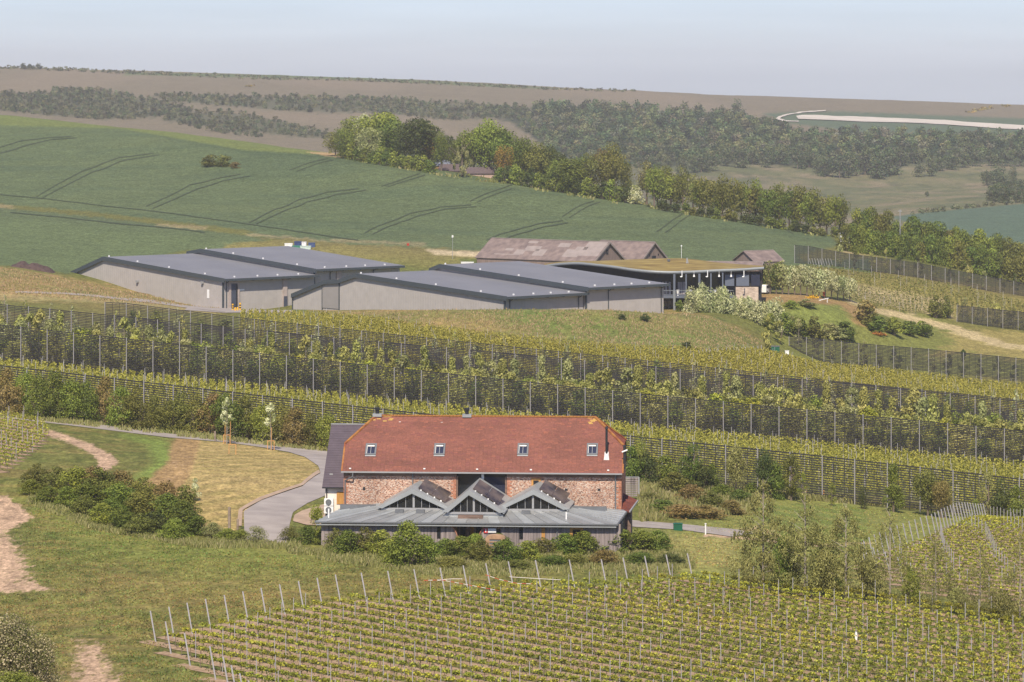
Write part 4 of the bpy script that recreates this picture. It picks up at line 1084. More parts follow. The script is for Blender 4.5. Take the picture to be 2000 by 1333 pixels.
v_ = fr1.v(407); MB().box(-.09, -.035, v_ - .35, v_ + .35, fr1.w(583, 0, v_), fr1.w(566, 0, v_)).obj('white_strip', M_WHITE, t1)
ua = upx(fr1, 471); MB().box(ua - .4, ua + .8, -.1, -.06, fr1.w(568, ua), fr1.w(565, ua)).obj('wall_plate', M_WHITE, t1)
# darker recessed bay on the third shed, and pier of the second
va, vb = fr3.v(663), fr3.v(630)
MB().box(-.12, -.035, va + .15, vb - .1, fr3.w(604, 0, va), fr3.w(552, 0, va)).obj('mesh_bay', M_SWALL2, t3)
for v_ in (va, vb, fr3.v(572)): MB().box(-.16, -.01, v_ - .1, v_ + .1, -1.5, np.interp(v_, [p_[0] for p_ in p3_], [p_[1] for p_ in p3_]) - .5).obj('corner_trim', M_SFASC, t3)
ua, ub = upx(fr2, 657), upx(fr2, 666); MB().box(ua, ub, -.35, -.02, -1, we2 - .6).obj('concrete_pier', M_CONC, t2)
# yellow bollards by the tall door
for k, (px_, py_, hh, st_) in enumerate(((454.5, 607, 13, 1), (459.5, 608, 7, 0), (464, 607.5, 7, 0), (469, 607, 15, 1))):
    p_ = at(px_, py_, dmin=600, dmax=760); Dk = p_.y; zz = p_.z; h_ = hh * Dk / F
    lab_ = ['tall yellow bollard with black bands left of the shed door', 'short plain yellow bollard nearer the left banded one', 'short plain yellow bollard nearer the right banded one', 'tallest yellow and black banded bollard, right of shed door'][k]
    b_ = empty('bollard', p_, 0, lab_, 'bollard', 'yellow bollards at the shed door')
    MB().tube((0, 0, -.6), (0, 0, h_), .17, n=10).obj('post', M_YEL, b_)
    if st_:
        for q__ in (.3, .62): MB().tube((0, 0, h_ * q__), (0, 0, h_ * (q__ + .16)), .185, n=10).obj('band', M_DARK, b_)

# ------------------------------------------------------------------ curved winery with a planted roof
M_SEDUM = mat('sedum_roof', (.22, .15, .045), .95, var=.3, scale=.5, alt=(.30, .23, .075), bump=.4, stretch=(.5, 1, 1))
M_SEDSK = mat('pale_roof_edge', (.22, .24, .25), .5, metal=.2, var=.05)
M_STONE = mat('pale_stone_wall', (.46, .36, .28), .9, var=.25, scale=1.6, stretch=(1, 1, 2.5), alt=(.58, .47, .38), bump=.4)
M_STEEL = mat('blue_grey_steel', (.13, .15, .19), .5, metal=.2, var=.06)
M_CURT = mat('pale_curtain', (.30, .27, .26), .9, var=.2, scale=1.5, stretch=(3, 3, .2))
win = E('curved winery building with mossy planted roof and balcony on steel columns', 'building', 'winery_building', P(1290, 604, 690), 0)
WO = win.location
def Wp(px_, py_, D_): return P(px_, py_, D_) - WO
edge = [(1062, 520), (1080, 517), (1100, 515), (1130, 514), (1165, 517), (1200, 521), (1240, 527), (1280, 530.5), (1310, 531.5), (1350, 530.5), (1400, 528), (1450, 526), (1492, 523)]
backe = [(1066, 516.5), (1085, 514.5), (1105, 513), (1135, 512), (1165, 511), (1200, 509.5), (1240, 508), (1290, 506.5), (1325, 506), (1355, 508), (1400, 514), (1450, 518), (1495, 521)]
def fD(px_): return 688 + 14 * max(0, (1300 - px_) / 240) ** 1.5 + 3 * ((px_ - 1300) / 190 if px_ > 1300 else 0)
FE = [Wp(x, y, fD(x)) for x, y in edge]; BE = [Wp(x, y, fD(x) + 20) for x, y in backe]
def loft(A, Bq, n=6, lift=0.0, hump=.0):
    v_, f_ = [], []
    for i in range(len(A)):
        for j in range(n + 1):
            t_ = j / n; p_ = A[i].lerp(Bq[i], t_); v_.append((p_.x, p_.y, p_.z + lift + hump * math.sin(math.pi * t_)))
    for i in range(len(A) - 1):
        for j in range(n): a_ = i * (n + 1) + j; f_.append((a_, a_ + n + 1, a_ + n + 2, a_ + 1))
    return v_, f_
def resamp(pl, n):
    d = np.r_[0, np.cumsum([(pl[i + 1] - pl[i]).length for i in range(len(pl) - 1)])]; A_ = np.array([tuple(p_) for p_ in pl])
    t_ = np.linspace(0, d[-1], n); return [Vector([pchip(d, A_[:, k], np.array([q_]))[0] for k in range(3)]) for q_ in t_]
FE2, BE2 = resamp(FE, 60), resamp(BE, 60)
v_, f_ = loft(FE2, BE2, 8, .12, .15)
rf = link('planted_roof', np_mesh('planted_roof', v_, np.array(f_), M_SEDUM, smooth=True), win)
v_, f_ = loft(FE2, BE2, 3, -.35)
link('soffit', np_mesh('soffit', v_, np.array(f_), M_DARK, smooth=True), rf)
fv, ff = [], []
for i, p_ in enumerate(FE2):
    fv += [(p_.x, p_.y - .3, p_.z - .42), (p_.x, p_.y - .3, p_.z + .16), (p_.x, p_.y + .05, p_.z + .16), (p_.x, p_.y + .05, p_.z - .42)]
    if i: 
        for j in range(4): a_ = (i - 1) * 4 + j; b_ = (i - 1) * 4 + (j + 1) % 4; ff.append((a_, a_ + 4, b_ + 4, b_))
link('roof_edge', np_mesh('roof_edge', fv, np.array(ff), M_SEDSK, smooth=False), rf)
# dark glazed back wall under the roof
for i in range(0, 59, 1):
    pass
mb = MB()
for i in range(59):
    a_, b_ = FE2[i], FE2[i + 1]
    if a_.x > Wp(1415, 500, 690).x: break
    mb.hexa([(a_.x, a_.y + 4.5, -2), (b_.x, b_.y + 4.5, -2), (b_.x, b_.y + 4.8, -2), (a_.x, a_.y + 4.8, -2),
             (a_.x, a_.y + 4.5, a_.z - .3), (b_.x, b_.y + 4.5, b_.z - .3), (b_.x, b_.y + 4.8, b_.z - .3), (a_.x, a_.y + 4.8, a_.z - .3)])
wl_ = mb.obj('glazed_wall', M_GLASS, win)
for px_ in (1289, 1295, 1301, 1308, 1326, 1331, 1336):
    p_ = Wp(px_, 560, 691.5); MB().box(p_.x - .22, p_.x + .22, p_.y, p_.y + .12, Wp(px_, 576, 691.5).z, Wp(px_, 551, 691.5).z).obj('curtain', M_CURT, wl_)
for px_ in (1298, 1307):
    p_ = Wp(px_, 590, 691.5); MB().box(p_.x - .3, p_.x + .3, p_.y, p_.y + .12, -.3, Wp(px_, 588, 691.5).z).obj('curtain', M_CURT, wl_)
# end wing panels and stone plinth
for a_, b_ in ((1416, 1434), (1438, 1463), (1467, 1484)):
    A_ = Wp(a_, 537, 691); B_ = Wp(b_, 559, 691); MB().box(A_.x, B_.x, A_.y, A_.y + .3, B_.z, A_.z).obj('grey_panel', M_STEEL if a_ < 1460 else M_GLASSB, win)
A_ = Wp(1414, 531, 692); B_ = Wp(1488, 600, 692); MB().box(A_.x, B_.x, A_.y + .5, A_.y + 7, B_.z - 1, A_.z - .3).obj('end_block', M_DARK, win)
A_ = Wp(1437, 561, 690); B_ = Wp(1481, 590, 690); MB().box(A_.x, B_.x, A_.y - .3, A_.y + .3, B_.z - 2, A_.z).obj('stone_wall', M_STONE, win)
# balcony
zf = Wp(1360, 578, 687).z
A_ = Wp(1286, 578, 687); B_ = Wp(1432, 578, 687)
fl = MB().box(A_.x, B_.x, A_.y - .5, A_.y + 5, zf - .45, zf).obj('balcony_deck', M_STEEL, win)
MB().box(A_.x, B_.x, A_.y - .52, A_.y - .44, zf + 1.0, zf + 1.1).obj('handrail', M_SEDSK, fl)
n = 26; bm_ = MB().box(-.03, .03, -.03, .03, 0, 1.0).mesh('baluster', M_STEEL)
for k in range(n + 1): link('baluster', bm_, fl, (A_.x + (B_.x - A_.x) * k / n, A_.y - .48, zf))
for px_ in (1317, 1340, 1366, 1388.5, 1411.5):
    p_ = Wp(px_, 600, 686.2); top = np.interp(p_.x, [q_.x for q_ in FE2], [q_.z for q_ in FE2]) - .35
    w_ = .2 if px_ in (1317, 1366) else .13
    MB().box(p_.x - w_, p_.x + w_, p_.y - .12, p_.y + .12, -1.5, top).obj('column', M_STEEL, win)
    MB().box(p_.x - w_ - .02, p_.x + w_ + .02, p_.y - .16, p_.y - .13, -1.0, zf + 1.1).obj('column_casing', M_SEDSK, win)
for px_ in (1332, 1382, 1453):
    p_ = Wp(px_, 536, 686.5); MB().tube((p_.x, p_.y, p_.z - .5), (p_.x, p_.y, p_.z + .7), .09).tube((p_.x - .35, p_.y, p_.z - .5), (p_.x + .05, p_.y, p_.z - .5), .12).obj('heater', M_WHITE, win)
for px_ in (1355.5, 1404.5, 1428):
    p_ = Wp(px_, 539, 687); MB().tube((p_.x, p_.y, p_.z + .25), (p_.x, p_.y, p_.z + .9), .03).tube((p_.x, p_.y, p_.z - .2), (p_.x, p_.y, p_.z + .25), .22, .08, n=10).obj('pendant_lamp', M_WHITE, win)
for k, px_ in enumerate((1324, 1348, 1372.5, 1397, 1420.5)):
    p_ = P(px_, 575, 687.4); p_.z = WO.z + zf
    c_ = empty('tall_planter', p_, 0, 'tapered white planter on the winery balcony, ' + ['nearest the shed', 'second along from the shed', 'middle one of five', 'second from the stone wall', 'nearest the stone wall'][k], 'planter', 'white planters on the balcony')
    MB().tube((0, 0, 0), (0, 0, 1.05), .2, .3, n=10).obj('tub', M_WHITE, c_); MB().tube((0, 0, 1.05), (0, 0, 1.1), .33, n=10).obj('rim', M_WHITE, c_)
p_ = Wp(1306, 512.5, 702); MB().tube((p_.x, p_.y, p_.z - .6), (p_.x, p_.y, p_.z + .3), .22, n=8).tube((p_.x, p_.y, p_.z + .3), (p_.x, p_.y, p_.z + .6), .34, n=8).obj('roof_vent', M_GUT, rf)
p_ = Wp(1342, 515, 700); mb = MB().bar((p_.x - .3, p_.y, p_.z - .7), (p_.x, p_.y, p_.z + .9), .12).bar((p_.x + .4, p_.y, p_.z - .7), (p_.x + .05, p_.y, p_.z + .9), .12).tube((p_.x, p_.y, p_.z - .5), (p_.x, p_.y, p_.z + 1.1), .14); mb.obj('roof_mast', M_ZFASC, rf)
p_ = P(1331, 512, 735); ms = empty('lamp_mast', p_, 0, 'thin white mast rising behind the planted roof', 'mast'); MB().tube((0, 0, -4), (0, 0, 3.2), .04).obj('pole', M_WHITE, ms); MB().tube((0, 0, 3.2), (0, 0, 3.5), .14).obj('head', M_WHITE, ms)

# ------------------------------------------------------------------ old corrugated barns behind
def patchroof():
    m, N, L = new_mat('patched_fibre_cement')
    o = N.new("ShaderNodeOutputMaterial"); b = N.new("ShaderNodeBsdfPrincipled"); b.inputs["Roughness"].default_value = .9
    tc = N.new("ShaderNodeTexCoord"); mp = N.new("ShaderNodeMapping"); mp.inputs["Scale"].default_value = (1, 1, 1); L.new(tc.outputs["Object"], mp.inputs[0])
    br = N.new("ShaderNodeTexNoise"); br.inputs["Scale"].default_value = .8; br.inputs["Detail"].default_value = 8; L.new(mp.outputs[0], br.inputs["Vector"])
    r = N.new("ShaderNodeValToRGB"); L.new(br.outputs["Fac"], r.inputs[0]); r.color_ramp.elements[0].position = .3; r.color_ramp.elements[0].color = (.13, .10, .095, 1)
    r.color_ramp.elements[1].position = .7; r.color_ramp.elements[1].color = (.24, .185, .165, 1)
    L.new(r.outputs[0], b.inputs["Base Color"]); L.new(b.outputs[0], o.inputs[0]); return m
M_FIB = patchroof()
M_FIB2 = mat('newer_roof_sheet', (.27, .23, .215), .9, var=.1, scale=.8)
M_OLDB = mat('old_barn_boards', (.21, .155, .13), .95, var=.25, scale=1.5, stretch=(5, 5, .3), alt=(.28, .215, .185))
def oldbarn(label, apex, D_, L, hw, rise, wallh, yaw, group, holes=(), patches=True, wide=None):
    "apex: photo point of the right gable's top; ridge runs back-left"
    O_ = P(apex[0], apex[1], D_); zap = O_.z; O_.z = zap - rise - wallh
    t = empty('old_barn', O_, math.radians(yaw), label, 'barn', group)   # local: u along the ridge (negative = away from the gable), v across
    h1, h2 = wallh, wallh + rise
    MB().prism([(-hw, -1.5), (hw, -1.5), (hw, h1), (0, h2 - .05), (-hw, h1)], lambda a_, b_: (0, a_, b_), lambda a_, b_: (-.2, a_, b_)).obj('gable_wall', M_OLDB, t)
    MB().prism([(-hw, -1.5), (hw, -1.5), (hw, h1), (0, h2 - .05), (-hw, h1)], lambda a_, b_: (-L, a_, b_), lambda a_, b_: (-L + .2, a_, b_)).obj('gable_wall', M_OLDB, t)
    MB().box(-L, 0, -hw, -hw + .2, -1.5, h1).box(-L, 0, hw - .2, hw, -1.5, h1).obj('side_wall', M_OLDB, t)
    roofp = None
    for sg in (-1, 1):
        sl = Vector((0, sg * hw, -rise)); 
        s_ = MB().hexa([(-L - .3, 0, h2), (.3, 0, h2), (.3, sg * hw * 1.04, h1 - .1), (-L - .3, sg * hw * 1.04, h1 - .1),
                        (-L - .3, 0, h2 + .12), (.3, 0, h2 + .12), (.3, sg * hw * 1.04, h1 + .02), (-L - .3, sg * hw * 1.04, h1 + .02)])
        o_ = s_.obj('roof' if roofp is None else 'roof_slope', M_FIB, roofp or t); roofp = roofp or o_
        MB().bar((.34, 0, h2 - .05), (.34, sg * hw * 1.04, h1 - .15), .1, .34).obj('barge_board', M_FIB2, t)
    MB().box(-L, .3, -.18, .18, h2 + .08, h2 + .2).obj('ridge_cap', M_FIB2, roofp)
    # patched sheets on the near slope
    r_ = random.Random(int(apex[0]))
    if patches:
        for (a0, a1, b0, b1) in ((0, 5, .0, .75), (5, 9, .45, .9), (4, 7, .3, .45), (9, 12, .15, .35), (14, 17, .5, .95), (16, 20, .35, .6), (19.5, 22, .55, .8), (18, 20.5, .1, .2), (20, 27, .8, .98), (9, 16, .85, 1), (23, 25, .5, .62)):
            if a1 > L: continue
            f = lambda a_, b_: Vector((-a_, -hw * b_, h2 - rise * b_ + .135))
            mb = MB().hexa([f(a0, b0), f(a1, b0), f(a1, b1), f(a0, b1)] + [q_ + Vector((0, 0, .03)) for q_ in (f(a0, b0), f(a1, b0), f(a1, b1), f(a0, b1))]); mb.obj('patch_sheet', M_FIB2, roofp)
    mb = MB()
    for k in range(int(L / .9)):
        a_ = k * .9; mb.bar((-a_, 0, h2 + .13), (-a_, -hw, h1 + .04), .12, .05)
    mb.obj('corrugation', M_FIB, roofp, kind='stuff')
    for (v_, w_, dw, dh, m_) in holes: MB().box(.02, .06, v_ - dw, v_ + dw, w_ - dh, w_ + dh).obj('opening', m_, t)
    return t
oldbarn('large old barn with patched brown sheet roof behind the sheds', (1189, 474), 748, 31, 5.6, 3.9, 4.5, -37, 'old sheet roofed barns', holes=((-.6, 6.4, .35, .5, M_DARK), (-.6, 6.4, .2, .1, M_FIB2)))
oldbarn('smaller old barn with brown sheet roof right of the patched one', (1277, 474), 765, 14, 5.2, 4.0, 4.5, -37, 'old sheet roofed barns', holes=((0, 5.2, .75, .4, M_DARK), (-1.6, 5.8, .15, .2, M_DARK), (1.7, 5.8, .15, .2, M_DARK)), patches=False)
oldbarn('old grey brown boarded barn beside the windbreak fence', (1508, 490), 742, 7, 4.0, 2.0, 2.4, 30, 'low old barns by the windbreak', patches=False)
oldbarn('low old barn with dark gable just beyond the planted roof', (1488, 513), 726, 12, 3.4, 1.2, 2.2, -12, 'low old barns by the windbreak', patches=False)

# ------------------------------------------------------------------ farmstead among the trees on the hill
p_ = at(905, 338, dmin=900, dmax=1400)
hs_ = empty('farm_house', P(868, 330, 1040), 0, 'small house with blue slate hipped roof among hill trees', 'house')
MB().box(-3.5, 3.5, 0, 6, -4, .9).obj('wall', M_BRICK, hs_)
MB().poly([(-4, -.4, .9), (4, -.4, .9), (1.6, 3, 3.0), (-2.6, 3, 3.0)]).poly([(4, -.4, .9), (4, 6.4, .9), (1.6, 3, 3.0)]).poly([(4, 6.4, .9), (-4, 6.4, .9), (-2.6, 3, 3), (1.6, 3, 3)]).poly([(-4, 6.4, .9), (-4, -.4, .9), (-2.6, 3, 3)]).obj('roof', mat('hill_slate', (.16, .18, .24), .5, var=.05), hs_)
MB().box(-2.6, -2.1, 2.6, 3.2, 2.6, 4.0).obj('chimney', M_WHITE, hs_)
for lb, xa, xb, yt, yb_, D_ in (('pale brick barn with brown roof at the edge of the crop, left one', 856, 904, 322, 348, 1036), ('pale brick barn with brown roof at the edge of the crop, right one', 905, 968, 328, 352, 1026)):
    O_ = P((xa + xb) / 2, yb_, D_); w_ = (xb - xa) / 2 * D_ / F
    t = empty('field_barn', O_, 0, lb, 'barn', 'long low barns at the crop edge')
    ht = (yb_ - yt) * D_ / F
    MB().box(-w_, w_, 0, 4.5, -4, ht * .55).obj('wall', mat('pale_brick', (.42, .31, .26), .9, var=.15, scale=1), t)
    MB().hexa([(-w_ - .3, -.3, ht * .5), (w_ + .3, -.3, ht * .5), (w_ - .8, 2.5, ht), (-w_ + .6, 2.5, ht), (-w_ - .3, -.3, ht * .55), (w_ + .3, -.3, ht * .55), (w_ - .8, 2.5, ht + .1), (-w_ + .6, 2.5, ht + .1)]).obj('roof', mat('brown_barn_roof', (.105, .08, .085), .8, var=.15), t)
# hut at the corner of the crop
p_ = at(1650, 474, dmin=850, dmax=960)
t = empty('white_hut', p_, 0, 'small white hut half hidden by trees at field corner', 'hut')
MB().box(-1.2, 1.2, 0, 2, -.5, 2.2).obj('wall', M_WHITE, t); MB().prism([(-1.5, 2.1), (1.5, 2.1), (0, 3.0)], lambda a_, b_: (a_, -.2, b_), lambda a_, b_: (a_, 2.2, b_)).obj('roof', M_ZFASC, t)

# ------------------------------------------------------------------ small things about the place
def small(name, label, cat, px_, py_, dr, parts, rz=0, group=None):
    t = empty(name, at(px_, py_, dmin=dr[0], dmax=dr[1]), rz, label, cat, group)
    for nm, mb, m_ in parts: mb.obj(nm, m_, t)
    return t
small('green_tank', 'green metal container beside the far windbreak end', 'container', 1512, 691, (560, 700), [('body', MB().box(-.95, .95, -.6, .6, 0, 1.25), M_GREEN), ('lid', MB().box(-1.0, 1.0, -.65, .65, 1.25, 1.33), M_GUT)])
small('white_crate', 'white box at the end post of the windbreak fence', 'box', 1537, 693, (560, 700), [('body', MB().box(-.35, .35, -.3, .3, 0, .65), M_WHITE), ('lid', MB().box(-.4, .4, -.34, .34, .65, .7), M_WHITE)])
small('green_cabinet', 'green utility cabinet beside the lane', 'cabinet', 1324, 1037, (290, 420), [('body', MB().box(-.42, .42, -.3, .3, -.1, .62), M_GREEN), ('lid', MB().box(-.45, .45, -.33, .33, .62, .68), M_GREEN)])
small('white_post', 'white marker post by the lane', 'post', 1378, 1045, (290, 420), [('shaft', MB().tube((0, 0, -.2), (0, 0, 1.0), .07), M_WHITE), ('cap', MB().tube((0, 0, 1.0), (0, 0, 1.06), .1), M_WHITE)])
M_WOOD = mat('raw_timber_post', (.50, .27, .10), .8, var=.15, scale=3)
M_GWOOD = mat('grey_timber_post', (.27, .21, .16), .9, var=.25, scale=3)
for px_, py_, h_, m_, lb in ((1575, 974, 1.35, M_WOOD, 'orange timber post under a tree by the slatted fence, left one'), (1609, 976, 1.15, M_WOOD, 'orange timber post by the slatted fence, right one with white foot'),
                             (448, 1055, 2.9, M_GWOOD, 'tall thick grey brown post at the hedge end'), (464, 1040, 1.15, M_GWOOD, 'short dark grey post beside the barn drive'),
                             (420, 862, 1.15, M_GWOOD, 'pale low post at the top of the dry bank'), (628, 874, 2.2, M_WOOD, 'orange timber stake beside the slate roof')):
    small('timber_post', lb, 'post', px_, py_, (290, 430), [('shaft', MB().box(-.07, .07, -.07, .07, -.2, h_) if m_ is M_WOOD else MB().tube((0, 0, -.2), (0, 0, h_), .13 if h_ > 2 else .1), m_), ('top', MB().box(-.05, .05, -.05, .05, h_, h_ + .03), m_)])
# tree guards: three-post rails round the young trees
for px_, py_, lb in ((443, 868, 'timber tree guard frame round the left blossoming young tree'), (454, 888, 'timber guard frame lower on the dry bank, without a tree'), (529, 880, 'timber tree guard frame round the right blossoming young tree'), (1, 1, None)):
    if lb: small('tree_guard', lb, 'tree guard', px_, py_, (290, 430), [('post', MB().box(-.42, -.34, -.04, .04, -.1, 1.1), M_WOOD), ('post', MB().box(.34, .42, -.04, .04, -.1, 1.1), M_WOOD), ('rail', MB().box(-.42, .42, -.03, .03, 1.02, 1.1), M_WOOD)])
small('chimney_planter', 'red brown square planter on top of the grassy mound', 'planter', 1610, 579, (640, 800), [('box', MB().box(-.3, .3, -.3, .3, 0, .8), mat('rust_steel', (.26, .06, .03), .8)), ('rim', MB().box(-.34, .34, -.34, .34, .8, .86), MATS['rust_steel'])])
small('white_bench', 'white bench on the slope below the planter', 'bench', 1609, 590, (640, 800), [('seat', MB().bar((-1.0, 0, .3), (1.0, .8, .7), .35, .08), M_WHITE), ('leg', MB().box(-.8, -.7, -.1, .1, -.2, .3), M_WHITE), ('leg', MB().box(.7, .8, .5, .7, -.2, .55), M_WHITE)])
small('garden_bench', 'small pale bench on the lawn beyond the garden shrubs', 'bench', 1804, 657, (640, 800), [('seat', MB().box(-.8, .8, -.2, .2, .4, .5), M_FIB2), ('leg', MB().box(-.75, -.65, -.2, .2, -.1, .4), M_FIB2), ('leg', MB().box(.65, .75, -.2, .2, -.1, .4), M_FIB2)])
M_YFL = mat('yellow_bloom', (.70, .42, .02), .8, var=.2, scale=4); M_OFL = mat('orange_bloom', (.42, .17, .04), .9, var=.2, scale=4)
# white van under the trees
vn = small('parked_van', 'white van parked under the trees beside the stone wall', 'van', 1494, 574, (640, 760), [])
MB().prism([(-1.9, .35), (1.9, .35), (1.9, 1.0), (1.5, 1.2), (1.1, 1.85), (-1.8, 1.9), (-1.9, 1.7)], lambda a_, b_: (a_, -.85, b_), lambda a_, b_: (a_, .85, b_)).obj('body', M_WHITE, vn)
for x in (-1.2, 1.2):
    w_ = MB().tube((x, -.9, .35), (x, -.7, .35), .34, n=14).obj('wheel', M_DARK, vn); MB().tube((x, -.92, .35), (x, -.9, .35), .18, n=10).obj('rim', M_ZFASC, w_)
MB().box(-1.6, .2, -.88, -.86, 1.2, 1.7).box(.35, 1.15, -.88, -.86, 1.2, 1.65).obj('side_window', M_GLASS, vn)
vn.rotation_euler.z = 1.2
# store of bins and crates behind the sheds
for k, (px_, py_, w_, h_, c_, lb) in enumerate(((564, 482, 1.2, .5, (.75, .75, .72), 'white sheeted stack at the left of the yard store'), (582, 481, 1.1, .8, (.03, .05, .14), 'dark blue skip in the yard store behind the sheds'),
        (594, 482, .7, .75, (.7, .7, .7), 'pale round tank in the yard store'), (609, 483, 1.0, .7, (.05, .08, .18), 'bright blue container at the right of the yard store'),
        (580, 486, 1.5, .45, (.05, .22, .14), 'green crate in front of the dark blue skip'), (597, 487, 1.6, .5, (.45, .55, .50), 'pale green tarpaulin pile in the yard store'), (797, 480, .35, .3, (.4, .05, .03), 'small red object on the bank beyond the sheds'), (722, 519, 1, 1, None, None))):
    if lb: small('yard_container', lb, 'container', px_, py_, (700, 900), [('body', MB().box(-w_ * .75, w_ * .75, -.8, .8, -.2, h_ * 1.2), mat('yard_colour_%d' % k, c_, .7)), ('lid', MB().box(-w_ * .78, w_ * .78, -.85, .85, h_ * 1.2, h_ * 1.2 + .12), MATS['yard_colour_%d' % k])], group='stored containers behind the sheds' if px_ < 700 else None)
small('marker_pole', 'white pole with round head behind the right sheds', 'pole', 884, 507, (680, 800), [('shaft', MB().tube((0, 0, -.5), (0, 0, 4.8), .045), M_ZFASC), ('head', MB().tube((0, 0, 4.8), (0, 0, 5.3), .2), M_WHITE)])
small('white_tank', 'long white tank left of the patched old barn', 'tank', 912, 513, (680, 760), [('body', MB().box(-1.2, 1.4, -.6, .6, -.5, 1.6), M_WHITE), ('lid', MB().box(-1.3, 1.5, -.65, .65, 1.6, 1.7), M_WHITE)])
small('telegraph_pole', 'thin grey pole rising above the right tree belt', 'pole', 1758, 500, (850, 960), [('shaft', MB().tube((0, 0, -.5), (0, 0, 11.5), .1), M_ZFASC), ('crossarm', MB().box(-.5, .5, -.05, .05, 11, 11.15), M_ZFASC)])
# dark soil heap at the left
Xh, Yh = locate(62, 527, 650, 760)
n_ = 26; hv, hf = [], []
for i in range(n_):
    for j in range(14):
        a_, b_ = i / (n_ - 1) * 2 - 1, j / 13 * 2 - 1
        x = Xh + a_ * 4.6; y = Yh + 2 + b_ * 3.0; e_ = max(0, 1 - a_ * a_) * max(0, 1 - b_ * b_)
        hv.append((x, y, gz1(x, y) - .1 + 1.35 * e_ ** .7 * (.55 + .8 * vnoise(np.array([a_ * 5 + 9]), np.array([b_ * 3 + 4]))[0])))
for i in range(n_ - 1):
    for j in range(13): a_ = i * 14 + j; hf.append((a_, a_ + 14, a_ + 15, a_ + 1))
o_ = link('soil_heap', np_mesh('soil_heap', hv, np.array(hf), mat('dark_earth', (.075, .05, .045), .95, var=.3, scale=1.5, bump=.5), smooth=True)); tag(o_, 'dark heap of soil on the bank at the left edge', 'heap')

# ================================================================== VEGETATION
LM = leaf_mat('leaf', .22, .16)
LM_FAR = leaf_mat('far_leaf', .15, .12)
M_BARK = mat('bark', (.16, .125, .095), .95, var=.25, scale=6)
M_BARKP = mat('pale_bark', (.30, .26, .21), .95, var=.25, scale=6)

PAL = dict(
    green=[(.085, .115, .028), (.12, .15, .038), (.065, .092, .026)],
    bright=[(.13, .16, .04), (.17, .20, .05), (.10, .13, .032)],
    olive=[(.10, .108, .034), (.135, .14, .046), (.075, .082, .028)],
    brown=[(.16, .12, .06), (.12, .10, .045), (.19, .145, .085)],
    dark=[(.045, .062, .022), (.062, .078, .028), (.035, .05, .02)],
    grey=[(.19, .20, .12), (.14, .155, .08), (.25, .26, .17)],
    silver=[(.30, .32, .20), (.40, .42, .29), (.17, .20, .09)],
    poplar=[(.22, .225, .09), (.29, .29, .14), (.15, .16, .06)],
    white=[(.55, .54, .42), (.42, .42, .28), (.16, .18, .07)],
    hawth=[(.14, .16, .055), (.50, .46, .36), (.36, .34, .24), (.10, .12, .04)],
    orange=[(.26, .15, .05), (.17, .13, .04), (.11, .11, .035)],
    birch=[(.155, .155, .075), (.21, .21, .11), (.11, .115, .05)],
    farw=[(.060, .085, .042), (.085, .108, .05), (.045, .066, .036), (.10, .115, .06)],
    fars=[(.10, .105, .06), (.075, .09, .048), (.12, .115, .075), (.085, .08, .06)],
    yellowm=[(.185, .185, .042), (.24, .235, .062), (.13, .14, .033)],
    yellowv=[(.20, .215, .04), (.28, .285, .058), (.13, .15, .03)],
)
for k_ in PAL:
    g_ = (.95, 1.08, .85) if k_ in ('farw', 'fars') else (1.5, 1.45, 1.15) if k_ in ('silver', 'white') else (1.12, 1.08, .8) if k_ == 'hawth' else (1.55, 1.5, .95)
    PAL[k_] = [tuple(min(.75, c_ * g__) for c_, g__ in zip(q_, g_)) for q_ in PAL[k_]]
PAL['farw'] += [(.13, .14, .06), (.115, .12, .075)]; PAL['fars'] += [(.13, .135, .07)]
def pal_cols(n, pal, r, lobes=None):
    p_ = np.array(PAL[pal]); 
    if lobes is None: k = r.integers(0, len(p_), n)
    else:
        lk = r.integers(0, len(p_), lobes.max() + 1); k = np.where(r.random(n) < .6, lk[lobes], r.integers(0, len(p_), n))
    return p_[k] * (.82 + .36 * r.random((n, 1)))
